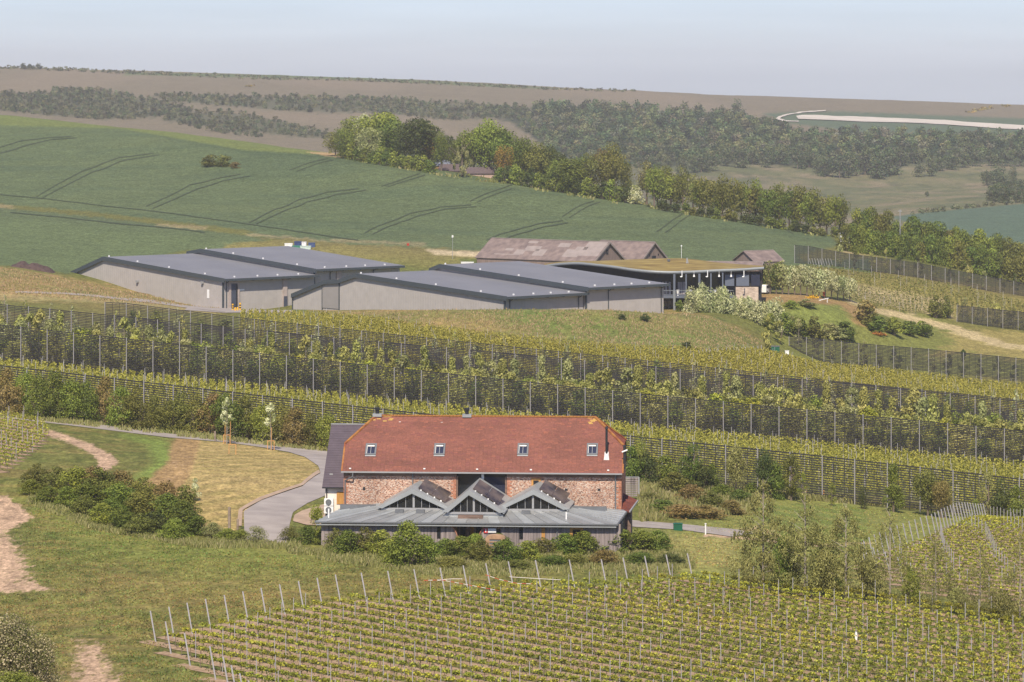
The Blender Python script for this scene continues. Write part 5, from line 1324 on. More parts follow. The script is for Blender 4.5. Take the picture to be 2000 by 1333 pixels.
def crown_pts(n, shape, seed, nl=14):
    "points and outward normals of a crown in a unit box: x,y in -.5...5, z 0..1"
    r = np.random.default_rng(seed)
    if shape == 'round':   cz0, cz1, prof = .25, .95, lambda t: np.sqrt(np.clip(1 - (2 * t - 1) ** 2, 0, 1))
    elif shape == 'dome':  cz0, cz1, prof = .0, .95, lambda t: np.sqrt(np.clip(1 - t ** 2, 0, 1))
    elif shape == 'column': cz0, cz1, prof = .12, 1.0, lambda t: np.clip(np.sin(np.pi * np.clip(t * .85 + .12, 0, 1)), .12, 1) ** .8
    elif shape == 'poplar': cz0, cz1, prof = .06, 1.0, lambda t: np.interp(t, [0, .1, .3, .45, .65, .85, 1], [.5, 1, 1.0, .85, .52, .24, .06])
    elif shape == 'cone':  cz0, cz1, prof = .08, 1.0, lambda t: np.clip(1 - t, .05, 1)
    elif shape == 'hedge': cz0, cz1, prof = .0, .9, lambda t: np.clip(1 - t ** 4, .2, 1)
    t = r.random(nl) if shape not in ('round', 'dome', 'poplar') else r.beta(1.4, 1.2, nl) if shape != 'poplar' else r.beta(1.15, 1.6, nl)
    lr = (.10 + .12 * r.random(nl)) * (1.15 if shape in ('round', 'dome') else .45 if shape == 'poplar' else .8)
    R = prof(t) * .5
    if shape == 'poplar': lr = lr * (.45 + 1.3 * R)
    ang = r.random(nl) * 2 * np.pi; rr = np.maximum(R - lr * .8, 0) * np.sqrt(r.random(nl) * .8 + .2)
    cx = np.cos(ang) * rr; cy = np.sin(ang) * rr; cz = cz0 + (cz1 - cz0) * t
    if shape in ('round', 'dome', 'hedge'):      # core so the middle is never hollow
        nx = 5; cx = np.r_[cx, r.uniform(-.12, .12, nx)]; cy = np.r_[cy, r.uniform(-.12, .12, nx)]
        cz = np.r_[cz, r.uniform(cz0 + .15, cz1 - .25, nx)]; lr = np.r_[lr, np.full(nx, .24)]
    w = lr ** 2; L_ = r.choice(len(lr), n, p=w / w.sum())
    d = r.normal(size=(n, 3)); d[:, 2] = d[:, 2] * .9 + .25; d /= np.linalg.norm(d, axis=1, keepdims=True)
    rad = lr[L_] * (.72 + .38 * r.random(n))
    zs = 1.0 if shape in ('round', 'dome', 'hedge') else 1.0
    p_ = np.stack([cx[L_], cy[L_], cz[L_] * 1.0], 1) + d * rad[:, None] * np.array([1, 1, .8 if shape != 'column' else .6])
    p_[:, 2] = np.clip(p_[:, 2], .0, None)
    nrm = d + r.normal(size=(n, 3)) * .55
    return p_, nrm, L_
PROTO = {}
def proto(shape, pal, n, leaf, seed, nl=14, m=None, thin=1.0):
    key = (shape, pal, n, leaf, seed, nl)
    if key not in PROTO:
        r = np.random.default_rng(seed + 99)
        p_, nr_, L_ = crown_pts(n, shape, seed, nl)
        v, f, c = leaves(p_, nr_, leaf, pal_cols(n, pal, r, L_), seed)
        PROTO[key] = np_mesh('crown', v, f, m or LM, c)
    return PROTO[key]
def trunk_mesh(kind, seed, slim=False):
    key = ('trunk', kind, seed)
    if key not in PROTO:
        r = random.Random(seed); mb = MB()
        if kind == 'tree':
            mb.tube((0, 0, -.06), (.01, 0, .45), .028, .018, 6).tube((.01, 0, .45), (.0, .01, .8), .018, .006, 5)
            for k in range(6):
                a_ = r.random() * 6.28; z_ = .25 + .07 * k; mb.tube((0, 0, z_), (math.cos(a_) * .28, math.sin(a_) * .28, z_ + .22), .012, .003, 4)
        elif kind == 'slim':
            mb.tube((0, 0, -.03), (.005, 0, .5), .012, .008, 6).tube((.005, 0, .5), (0, 0, .97), .008, .002, 5)
            for k in range(16):
                a_ = r.random() * 6.28; z_ = .15 + .05 * k; l_ = .16 * (1.1 - z_); mb.tube((0, 0, z_), (math.cos(a_) * l_ * 1.6, math.sin(a_) * l_ * 1.6, z_ + .09), .004, .001, 3)
        else:
            for k in range(5):
                a_ = r.random() * 6.28; mb.tube((math.cos(a_) * .05, math.sin(a_) * .05, -.05), (math.cos(a_) * .25, math.sin(a_) * .25, .55), .02, .005, 4)
        PROTO[key] = mb.mesh('trunk', M_BARKP if kind == 'slim' else M_BARK)
    return PROTO[key]
_pr = random.Random(21)
def plant(name, label, cat, X, Y, h, w, shape, pal, n=1800, leaf=.055, nvar=3, group=None, trunk='tree', dz=0.0, m=None, nl=14, tname='trunk'):
    z = gz1(X, Y) + dz
    t = empty(name, (X, Y, z), _pr.random() * 6.28, label, cat, group)
    sd = _pr.randrange(nvar) + (sum(map(ord, shape + pal)) % 50) * 10
    c = link('crown' if trunk != 'shrub' else 'foliage', proto(shape, pal, n, leaf, sd, nl, m), t); c.scale = (w, w, h)
    if trunk:
        s_ = link(tname if trunk != 'shrub' else 'stem', trunk_mesh(trunk, sd % 3), t); 
        s_.scale = (h * (1 if trunk != 'shrub' else w / h), h * (1 if trunk != 'shrub' else w / h), h)
    return t
def tree_px(name, label, cat, px_, yb, hp, wp, shape, pal, dr, D=None, **k):
    X, Y = locate(px_, yb, *dr) if D is None else ((px_ - 1000) / F * D, D)
    if dr == (900, 1400):        # nothing of the belt stands beyond the brow of the hill
        lim = float(np.interp(px_, CC, TD[18])) + 12
        if Y > lim: Y = lim + _pr.uniform(0, 10); X = (px_ - 1000) / F * Y
    if dr in ((330, 412), (380, 428)):        # these grow on the near side of the first windbreak
        lim = float(np.interp(px_, [0, 640, 1277, 1976], [430, 420, 410, 400])) - 4.5
        if Y > lim: Y = lim - _pr.uniform(0, 2); X = (px_ - 1000) / F * Y
    if D is not None: 
        z = Z0 - (yb - YH) / F * D; k['dz'] = k.get('dz', 0) + min(0, z - gz1(X, Y))
    return plant(name, label, cat, X, Y, hp * Y / F, wp * Y / F, shape, pal, **k)

# ------------------------------------------------------------------ hill clump and tree belt along the crop
HD = (900, 1400)
hill = [(872, 322, 56, 50, 'round', 'dark'), (893, 318, 52, 44, 'round', 'green'), (912, 322, 66, 50, 'round', 'olive'), (975, 334, 86, 70, 'round', 'green'), (940, 336, 70, 50, 'round', 'dark'), (1020, 344, 78, 60, 'round', 'green'), (765, 300, 80, 80, 'round', 'bright'), (672, 306, 48, 44, 'round', 'green'), (830, 316, 76, 60, 'round', 'green'), (1060, 350, 74, 60, 'round', 'green'), (1095, 362, 62, 56, 'round', 'dark'), (1135, 374, 62, 54, 'round', 'green'),
        (655, 302, 40, 52, 'round', 'olive'), (690, 300, 64, 70, 'round', 'green'), (712, 298, 72, 50, 'round', 'silver'), (742, 305, 82, 92, 'round', 'bright'), (778, 308, 74, 84, 'round', 'green'),
        (722, 312, 56, 56, 'round', 'grey'), (812, 322, 76, 92, 'round', 'dark'), (850, 318, 70, 66, 'round', 'green'), (838, 325, 66, 44, 'round', 'orange'), (790, 318, 66, 60, 'round', 'dark'), (862, 330, 62, 40, 'round', 'green'),
        (884, 320, 40, 22, 'cone', 'silver'), (903, 342, 74, 40, 'poplar', 'grey'), (925, 330, 78, 66, 'round', 'bright'), (955, 340, 90, 84, 'round', 'bright'), (990, 344, 78, 74, 'round', 'green'),
        (1012, 348, 70, 58, 'round', 'olive'), (985, 350, 60, 44, 'round', 'orange'), (1050, 352, 68, 66, 'round', 'olive'), (1075, 360, 66, 54, 'round', 'dark'), (1035, 356, 66, 50, 'round', 'dark'), (1005, 352, 50, 50, 'round', 'bright'),
        (1112, 374, 58, 84, 'dome', 'green'), (1090, 368, 50, 60, 'dome', 'bright'), (1155, 378, 70, 54, 'round', 'olive'), (1195, 384, 88, 66, 'round', 'olive'), (1180, 380, 78, 50, 'round', 'brown'), (1222, 388, 62, 42, 'round', 'olive')]
nouns = {'bright': 'fresh green', 'green': 'mid green', 'olive': 'olive green', 'dark': 'very dark green', 'silver': 'silvery white', 'grey': 'grey green', 'orange': 'orange tinted', 'brown': 'brownish', 'poplar': 'pale', 'white': 'white flowering', 'hawth': 'blossoming'}
for i, (x, yb, hp, wp, sh, pl) in enumerate(hill):
    where = 'in the hilltop clump' if x < 875 else ('beside the pale hill barns' if x < 910 else ('right of the hill barns' if x < 1085 else 'right of the hilltop clump'))
    order = {'poplar': 'sparse tall', 'round': 'round crowned', 'cone': 'narrow conical', 'dome': 'low domed'}[sh]
    side = ['', 'tall ', 'wide '][i % 3]
    tree_px('hill_tree', f'{side}{order} {nouns[pl]} tree {where}'[:200], 'tree', x, yb + 4, hp * 1.15, wp * 1.15, sh, pl, HD, n=4600 if wp > 60 else 2800, leaf=.038, group='trees on the crop hill', nl=24)
for i in range(13):
    x = 672 + i * 14; yb = np.interp(x, [640, 850], [302, 336])
    tree_px('hedge_shrub', 'bright green hedge shrub at the crop edge under the hilltop clump', 'shrub', x, yb + 3, 26 + (i * 7 % 9), 34, 'dome', 'bright' if i % 2 else 'green', HD, n=900, leaf=.09, trunk='shrub', group='hedge shrubs below the hilltop clump', dz=-.2)
for i in range(17):
    x = 976 + i * 15.5; yb = np.interp(x, [970, 1230], [353, 396])
    tree_px('hedge_shrub', 'dark green hedge shrub at the crop edge right of the barns', 'shrub', x, yb + 2, 30 + (i * 5 % 12), 38, 'dome', ['green', 'dark', 'bright'][i % 3], HD, n=900, leaf=.09, trunk='shrub', group='hedge shrubs right of the hill barns', dz=-.2)
tree_px('hawthorn', 'white flowering hawthorn bush in the belt along the crop', 'shrub', 1240, 399, 34, 44, 'dome', 'white', HD, n=1500, leaf=.08, trunk='shrub')
r_ = random.Random(5)
for i in range(31):
    x = 1262 + i * 12.6 + r_.uniform(-4, 4); yb = np.interp(x, [1240, 1640], [400, 462]) - r_.uniform(0, 7)
    pl = r_.choice(['olive', 'olive', 'green', 'bright', 'olive', 'birch'])
    tree_px('belt_tree', 'olive green tree in the long belt behind the crop', 'tree', x, yb + 1, r_.uniform(62, 84), r_.uniform(42, 60), 'round', pl, HD, n=1700, leaf=.055, group='trees of the belt behind the crop', nl=18)
for i in range(22):
    x = 1290 + i * 16; yb = np.interp(x, [1240, 1640], [401, 464])
    tree_px('belt_shrub', 'low green shrub under the belt of trees', 'shrub', x + r_.uniform(-5, 5), yb + 2, r_.uniform(16, 24), r_.uniform(22, 34), 'dome', r_.choice(['green', 'olive', 'dark']), HD, n=600, leaf=.11, trunk='shrub', group='shrubs under the belt of trees', dz=-.1)
# right hand belt, two deep
for i in range(46):
    row_ = i % 2; x = 1652 + (i // 2) * 16.5 + r_.uniform(-5, 5)
    if x < 1670 and row_: continue
    yb = np.interp(x, [1650, 2030], [486, 556]) + (16 if not row_ else -6)
    Dn = 868 if row_ == 0 else 905
    hp = r_.uniform(66, 84) - (0 if row_ else 6)
    tree_px('roadside_tree', 'dense green tree in the belt above the upper windbreak fence', 'tree', x, yb, hp, r_.uniform(42, 62), 'dome', r_.choice(['green', 'bright', 'olive', 'green']), None, D=Dn, n=2400, leaf=.055, group='trees above the upper windbreak fence', nl=20)
# lone bush in the crop
for dx, hh, ww, pl in ((-16, 26, 44, 'olive'), (12, 24, 44, 'olive'), (34, 12, 30, 'brown')):
    tree_px('field_bush', {-16: 'left half of the lone rounded bush in the crop', 12: 'right half of the lone rounded bush in the crop', 34: 'low brown scrub at the right foot of the lone bush'}[dx], 'bush', 425 + dx, 326 + (3 if dx > 20 else 0), hh, ww, 'dome', pl, HD, n=1500, leaf=.07, trunk='shrub', nl=16)

# ------------------------------------------------------------------ far scrub and woods: individual crowns for the largest, the rest as one mass
def mass(name, polys, n, hpx, wpx, pal, dr, seed, leafn=60, leaf=.22, label=None):
    r = np.random.default_rng(seed); P_, F_, C_ = [], [], []; off = 0; out = []
    protos = []
    for k in range(6):
        p_, nr_, L_ = crown_pts(leafn, 'dome', 500 + k + seed, 5); protos.append((p_, nr_, L_))
    tot = 0
    for poly, wgt in polys:
        xs = [q[0] for q in poly]; ys = [q[1] for q in poly]
        nn = int(n * wgt); c_ = 0
        cand = np.stack([r.uniform(min(xs), max(xs), nn * 4), r.uniform(min(ys), max(ys), nn * 4)], 1)
        cand = cand[in_poly(cand[:, 0], cand[:, 1], poly)][:nn]
        out += [tuple(q) for q in cand]
    for (x, y) in out:
        X, Y = locate(x, y, *dr); s = Y / F
        h = r.uniform(*hpx) * s; w = r.uniform(*wpx) * s
        p_, nr_, L_ = protos[r.integers(6)]; a_ = r.random() * 6.28; ca, sa = math.cos(a_), math.sin(a_)
        q = np.stack([(p_[:, 0] * ca - p_[:, 1] * sa) * w + X, (p_[:, 0] * sa + p_[:, 1] * ca) * w + Y, p_[:, 2] * h + gz1(X, Y) - h * .1], 1)
        nq = np.stack([nr_[:, 0] * ca - nr_[:, 1] * sa, nr_[:, 0] * sa + nr_[:, 1] * ca, nr_[:, 2]], 1)
        base = np.array(PAL[pal])[r.integers(len(PAL[pal]))] * r.uniform(.5, 1.7) * np.array([r.uniform(.9, 1.2), 1, r.uniform(.85, 1.1)])
        c = np.tile(base, (len(q), 1)) * (.93 + .14 * r.random((len(q), 1)))
        v, f, cc = leaves(q, nq, leaf * (w + h) / 2, c, int(r.integers(1e6)))
        P_.append(v); F_.append(f + off); C_.append(cc); off += len(v)
    o = link(name, np_mesh(name, np.concatenate(P_), np.concatenate(F_), LM_FAR, np.concatenate(C_)), kind='stuff')
    if label: tag(o, label, name.replace('_', ' '))
    return o
DF = (1500, 3400)
mass('far_scrub', [([(0, 182), (60, 186), (120, 172), (210, 180), (280, 192), (340, 204), (380, 212), (300, 232), (200, 236), (0, 218)], .42),
                   ([(300, 186), (500, 190), (640, 190), (760, 194), (960, 206), (1030, 210), (1030, 232), (880, 236), (720, 222), (620, 222), (480, 212), (330, 200)], .42),
                   ([(330, 214), (480, 222), (560, 240), (640, 262), (650, 274), (560, 266), (430, 252), (320, 236)], .16),
                   ([(340, 242), (400, 240), (500, 262), (520, 272), (430, 262)], .04)], 2100, (6, 13), (8, 18), 'fars', DF, 5, leafn=64, leaf=.2, label='far scrub bushes spread along the slope of the downs')
mass('far_woodland', [([(1040, 208), (1180, 212), (1290, 218), (1440, 225), (1480, 240), (1560, 262), (1690, 262), (1830, 268), (2010, 268), (2010, 316), (1880, 322), (1790, 318), (1730, 322), (1650, 338), (1560, 325), (1420, 320), (1340, 328), (1230, 312), (1100, 288), (1040, 262)], 1)],
     1350, (15, 27), (20, 34), 'farw', DF, 9, leafn=110, leaf=.15, label='broad far woodland covering the slope of the downs')
mass('slope_scrub', [([(900, 212), (1060, 220), (1080, 262), (1180, 300), (1240, 318), (1120, 312), (1080, 300), (1000, 240)], .8), ([(1060, 262), (1150, 290), (1300, 318), (1320, 330), (1200, 330), (1080, 300)], .5)],
     260, (8, 16), (12, 24), 'farw', DF, 12, leafn=90, leaf=.17, label='dark scrub on the slope left of the far woodland')
# individual trees at the lower edge of the woodland
r_ = random.Random(12)
edge_ = [(1335, 332, 30), (1350, 338, 34), (1370, 337, 40), (1392, 334, 40), (1420, 325, 36), (1445, 328, 42), (1470, 322, 36), (1500, 328, 34), (1530, 322, 36), (1558, 330, 42), (1580, 328, 40), (1600, 338, 32), (1612, 345, 44), (1640, 348, 54), (1660, 344, 50), (1690, 342, 50), (1712, 350, 48), (1722, 346, 54), (1740, 342, 50), (1758, 325, 40), (1785, 320, 36),
         (1795, 346, 30), (1815, 345, 34), (1835, 335, 34), (1860, 332, 36), (1880, 328, 36), (1905, 325, 34), (1935, 325, 36), (1965, 325, 34), (1992, 325, 40), (1245, 325, 30), (1275, 330, 32), (1300, 332, 30), (1180, 318, 24)]
for i, (x, yb, w_) in enumerate(edge_):
    tree_px('woodland_tree', 'round crowned tree at the lower edge of the far woodland', 'tree', x, yb, w_ * r_.uniform(.85, 1.05), w_ * 1.1, 'dome', 'farw', DF, n=800, leaf=.075, group='trees along the lower woodland edge', m=LM_FAR, nl=16)
for i in range(26):
    x = r_.uniform(1925, 2010); yb = r_.uniform(350, 398)
    if x < 1950 and yb < 372 and yb > 362: pass
    tree_px('hillside_tree', 'dark rounded tree in the copse at the right frame edge', 'tree', x, yb, r_.uniform(24, 34), r_.uniform(26, 38), 'dome', 'farw', DF, n=700, leaf=.08, group='trees of the right edge copse', m=LM_FAR)
for x, yb, w_, lb in ((1811, 385, 13, 'tiny lone bush on the pale valley slope'), (1325, 345, 22, 'low dark bush left on the valley slope'), (1340, 348, 18, 'second low dark bush on the valley slope'), (1440, 222, 30, 'tree standing above the top edge of the woodland'), (1410, 224, 20, 'small round tree on the woodland skyline, right one'), (1368, 224, 18, 'small round tree on the woodland skyline, left one'), (1182, 218, 22, 'lone crown rising on the woodland top at left'),
                      (1490, 235, 10, 'small brown bush right of the woodland top')):
    tree_px('far_bush', lb, 'bush', x, yb, w_ * .9, w_, 'dome', 'farw', DF, n=500, leaf=.1, m=LM_FAR)
mass('skyline_hedge', [([(0, 130), (60, 132), (260, 140), (600, 153), (700, 155), (900, 163), (1060, 172), (1240, 178), (1240, 181), (1050, 176), (900, 168), (700, 160), (500, 156), (250, 146), (60, 137), (0, 136)], 1)], 1300, (3.5, 6), (8, 14), 'fars', (2700, 3400), 15, leafn=26, leaf=.3, label='long dark hedge running along the skyline of the downs')
for i, (x, w_) in enumerate(((46, 15), (58, 13), (75, 14), (66, 10))):
    tree_px('skyline_tree', 'tree in the tiny group on the skyline at far left', 'tree', x, 136, w_ * .8, w_ * 1.3, 'dome', 'fars', (2700, 3400), n=300, leaf=.14, m=LM_FAR, group='tiny skyline trees at far left')
mass('brown_scrub', [([(1880, 222), (1900, 216), (1935, 210), (1942, 213), (1905, 222)], .6), ([(1945, 208), (1972, 207), (1972, 210)], .2), ([(478, 170), (500, 168), (492, 171)], .1)], 60, (3, 6), (8, 13), 'brown', (2500, 3400), 16, leafn=26, leaf=.3, label='patches of brown scrub high on the open down')
mass('valley_hedge', [([(1770, 424), (1800, 414), (1850, 410), (1920, 402), (2000, 396), (2010, 398), (1920, 405), (1850, 413), (1790, 420)], 1)], 130, (6, 11), (9, 16), 'fars', (1400, 2000), 17, leafn=40, leaf=.25, label='hedge along the top of the blue green field')

# ------------------------------------------------------------------ windbreak fences: posts and slatted netting bays
M_POST = mat('galvanised_post', (.43, .41, .41), .5, metal=.3, var=.1, scale=2)
M_NET = mat('black_netting', (.028, .026, .03), .8, var=.15, scale=2)
M_NETD = mat('black_strap', (.015, .015, .018), .8, var=.1)
POSTM = {}
def post_mesh(h, r=.062):
    k = (round(h, 1), r)
    if k not in POSTM: POSTM[k] = MB().tube((0, 0, -.3), (0, 0, k[0]), r, n=6).mesh('post', M_POST)
    return POSTM[k]
FENCE_Z = {}
def windbreak(label, top, Dp, spacing, H, pitch, cover, end_lines=(True, True), skip=lambda px: False):
    "top: photo polyline of the top edge; Dp: [(px, D)]"
    xs = np.arange(top[0][0], top[-1][0] + .1, 1.0)
    Dv = np.interp(xs, [d[0] for d in Dp], [d[1] for d in Dp]); X = (xs - 1000) / F * Dv
    s = np.r_[0, np.cumsum(np.hypot(np.diff(X), np.diff(Dv)))]
    ns = np.arange(0, s[-1], spacing); px_ = np.interp(ns, s, xs)
    O_ = Vector((np.interp(ns[0], s, X), np.interp(ns[0], s, Dv), 0)); O_.z = gz1(O_.x, O_.y)
    t = empty('windbreak_fence', O_, 0, label, 'fence', 'tall netted windbreak fences')
    pts = []
    for q in px_:
        D_ = np.interp(q, xs, Dv); x = (q - 1000) / F * D_; zt = Z0 - (np.interp(q, [a[0] for a in top], [a[1] for a in top]) - YH) * D_ / F
        zb = gz1(x, D_); pts.append(Vector((x, D_, zb)) - O_); pts[-1] = (pts[-1], zt - O_.z)
    for k, (p_, zt) in enumerate(pts):
        o = link('post', post_mesh(max(zt - p_.z + .12, 1.5), .06 if O_.y < 480 else .054), t, p_)
    for k in range(len(pts) - 1):
        (a, za), (b, zb) = pts[k], pts[k + 1]
        d = (b - a); L = math.hypot(d.x, d.y); ux, uy = d.x / L, d.y / L
        hh = min(H, max(za - a.z, zb - b.z)); n = int(hh / pitch)
        vv, ff = [], []
        r = random.Random(k * 7 + int(O_.y))
        def strip(x0, x1, f0, f1, off=-.09):
            # strip between along-fractions x0,x1 and heights f0,f1 below the top
            q = []
            for (xf, zf) in ((x0, f1), (x1, f1), (x1, f0), (x0, f0)):
                zt_ = za + (zb - za) * xf
                q.append((a.x + d.x * xf + uy * off, a.y + d.y * xf - ux * off, zt_ - zf))
            i = len(vv); vv.extend(q); ff.append((i, i + 1, i + 2, i + 3))
        for j in range(n):
            f0 = j * pitch + r.uniform(-.01, .01); f1 = f0 + pitch * cover
            if f0 < 0: f0 = 0
            for xa, xb in ((0, .5), (.5, 1)):
                dz = r.uniform(-.012, .012); strip(xa, xb, f0 + dz, f1 + dz)
        net = link('netting', np_mesh('netting', vv, np.array(ff), M_NET), t)
        vv, ff = [], []
        for xf in (.0, .33, .67): strip(xf, xf + .018 if xf else .02, 0, hh, -.10)
        strip(0, 1, -.03, .06, -.11); strip(0, 1, hh - .05, hh, -.11)
        link('strap', np_mesh('strap', vv, np.array(ff), M_NETD), net)
    return pts, O_
F1 = dict(Dp=[(-60, 431), (0, 430), (640, 420), (1277, 410), (1976, 400), (2100, 398)])
windbreak('nearest windbreak fence with open black slats, crossing the whole view behind the barn', [(-60, 707), (0, 714), (640, 788), (1277, 857), (1585, 889), (1976, 934), (2100, 948)], F1['Dp'], 3.75, 5.1, .27, .44)
windbreak('second windbreak fence from the front, trees showing through its netting', [(-60, 628), (0, 635), (610, 702), (1183, 763), (1975, 840), (2100, 852)], [(-60, 491), (0, 490), (1000, 480), (2000, 470), (2100, 469)], 3.75, 5.0, .22, .52)
windbreak('third windbreak fence, behind the pale young poplars', [(-60, 588), (0, 595), (195, 614), (457, 641), (680, 663), (907, 683), (1088, 700), (1272, 717), (1459, 734), (1646, 748), (1974, 782), (2080, 792)], [(-60, 578), (0, 575), (400, 565), (800, 555), (1200, 545), (1600, 540), (2000, 535), (2080, 534)], 3.75, 4.6, .26, .46)
windbreak('fourth windbreak fence, beginning near the shed track', [(205, 591), (240, 592), (485, 623), (667, 643), (887, 666), (1032, 681), (1216, 700), (1405, 720), (1632, 745), (2060, 788)], [(205, 601), (400, 598), (800, 590), (1200, 582), (1600, 575), (2060, 567)], 3.75, 4.6, .26, .42)
windbreak('windbreak fence on the right below the garden lawn', [(1541, 658), (1573, 659), (1673, 671), (1807, 682), (1975, 699), (2080, 710)], [(1541, 668), (1800, 668), (2080, 668)], 3.3, 4.4, .25, .6)
windbreak('uppermost windbreak fence on the right in front of the dense trees', [(1552, 480), (1577, 481), (1655, 496), (1732, 506), (1785, 513), (1862, 528), (1991, 552), (2080, 568)], [(1552, 803), (2080, 801)], 3.1, 4.4, .25, .58)
windbreak('short windbreak fence at the right edge beside the worn track', [(1869, 597), (1958, 606), (1987, 609), (2080, 618)], [(1869, 762), (2080, 762)], 3.3, 4.2, .25, .62)

# ------------------------------------------------------------------ vineyards
def clip_line(poly, p0, d):
    "where a line crosses a world polygon: list of (s0, s1)"
    ts = []
    n = len(poly)
    for i in range(n):
        a = poly[i]; b = poly[(i + 1) % n]; e = (b[0] - a[0], b[1] - a[1]); den = d[0] * e[1] - d[1] * e[0]
        if abs(den) < 1e-9: continue
        w = (a[0] - p0[0], a[1] - p0[1]); t = (w[0] * e[1] - w[1] * e[0]) / den; u = (w[0] * d[1] - w[1] * d[0]) / den
        if 0 <= u < 1: ts.append(t)
    ts.sort(); return list(zip(ts[::2], ts[1::2]))
def vine_leaves(px0, s0, s1, d, r, per_m, size, hz, hw, pal, seg=1.15):
    L = s1 - s0; n = max(4, int(L * per_m))
    s = s0 + r.random(n) * L
    # clumps at each vine
    c = s0 + (np.floor((s - s0) / seg) + .5) * seg; s = np.clip(s * .55 + c * .45 + r.normal(size=n) * .08, s0, s1)
    off = r.normal(size=n) * hw; hh = hz[0] + (hz[1] - hz[0]) * r.beta(1.6, 1.6, n)
    X = px0[0] + d[0] * s - d[1] * off; Y = px0[1] + d[1] * s + d[0] * off
    p = np.stack([X, Y, gz(X, Y) + hh], 1)
    nr = np.stack([r.normal(size=n), r.normal(size=n), r.normal(size=n) * .8 + .9], 1)
    return leaves(p, nr, size, pal_cols(n, pal, r), int(r.integers(1e6)))
rr = np.random.default_rng(77)
dR = np.array([.66, -.75]); dR /= np.linalg.norm(dR); nR = np.array([-dR[1], dR[0]])     # row direction, normal pointing away
M_VP = M_POST
near_posts = []
LSOIL = mat('vine_soil', (.27, .175, .105), .95, var=.25, scale=2.5, bump=.4, alt=(.42, .30, .19))
def block(polypx, name, label, dr, spacing=2.2, per_m=78, size=.16, near=True, maxn=999, first=0, ground=None):
    W = [locate(x, y, *dr) for x, y in polypx]
    ts = [w[0] * nR[0] + w[1] * nR[1] for w in W]
    k = 0; t = min(ts) + .3
    while t < max(ts):
        p0 = nR * t
        for s0, s1 in clip_line(W, p0, dR):
            if s1 - s0 < 3: continue
            lab_ = label(t, min(ts), max(ts))
            X0 = p0 + dR * s0
            ro = empty('vine_row', (X0[0], X0[1], gz1(*X0)), 0, lab_, 'vine row', name)
            v, f, c = vine_leaves(p0, s0 + .8, s1, dR, rr, per_m, size, (.72, 1.02), .12, 'yellowv')
            v = v - np.array([X0[0], X0[1], gz1(*X0)])
            link('vine_foliage', np_mesh('vine_foliage', v, f, LM, c), ro)
            # stems and soil strip
            mb = MB(); s = s0 + 1.2
            while s < s1:
                q = p0 + dR * s; z = gz1(*q); b_ = Vector((q[0] - X0[0], q[1] - X0[1], z - gz1(*X0)))
                mb.bar(b_ - Vector((0, 0, .05)), b_ + Vector((rr.normal() * .04, rr.normal() * .04, .75)), .045); s += 1.15
            mb.obj('vine_stem', M_BARK, ro, kind='stuff')
            n = max(2, int((s1 - s0) / 1.5)); sv, sf = [], []
            for i in range(n + 1):
                q = p0 + dR * (s0 - 1.2 + (s1 - s0 + 1.2) * i / n)
                for w in (-.85 + rr.normal() * .08, .34 + rr.normal() * .06):
                    qq = q + nR * w; sv.append((qq[0] - X0[0], qq[1] - X0[1], gz1(*qq) + .035 - gz1(*X0)))
            for i in range(n): sf.append((2 * i, 2 * i + 2, 2 * i + 3, 2 * i + 1))
            link('soil_strip', np_mesh('soil_strip', sv, np.array(sf), LSOIL), ro)
            # posts: a leaning end post and uprights
            near_posts.append(('end', X0, 2.3))
            off = (-.8 * k) % 6.0; s = s0 + 2.5 + off
            while s < s1: near_posts.append(('mid', p0 + dR * s, 1.95)); s += 6.0
        t += spacing; k += 1
def lab1(t, a, b):
    f = (t - a) / (b - a)
    return 'front vineyard vine row, ' + ('among those at its lower left corner' if f < .3 else ('among those of its middle' if f < .65 else 'among those near the tall poplars'))
FB = (200, 420)
block([(300, 1259), (397, 1236), (539, 1205), (670, 1181), (875, 1167), (1030, 1151), (1180, 1151), (1378, 1136), (1500, 1150), (1640, 1168), (1800, 1192), (2080, 1226), (2140, 1420), (520, 1420), (436, 1336), (394, 1317), (351, 1289)], 'rows of the front vineyard', lab1, FB)
def lab2(t, a, b): return 'sparse vine row in the vineyard behind the right poplars'
block([(1690, 1112), (1740, 1085), (1830, 1052), (1945, 1016), (2080, 1020), (2100, 1200), (2000, 1195), (1800, 1160)], 'rows of the right hand vineyard', lab2, FB, spacing=2.4, per_m=30, size=.18)
def lab3(t, a, b): return 'vine row of the small vineyard at the left edge by the road'
block([(-120, 822), (40, 818), (78, 830), (95, 850), (90, 868), (40, 905), (8, 930), (-120, 945)], 'rows of the left edge vineyard', lab3, (300, 430), per_m=26, size=.2)
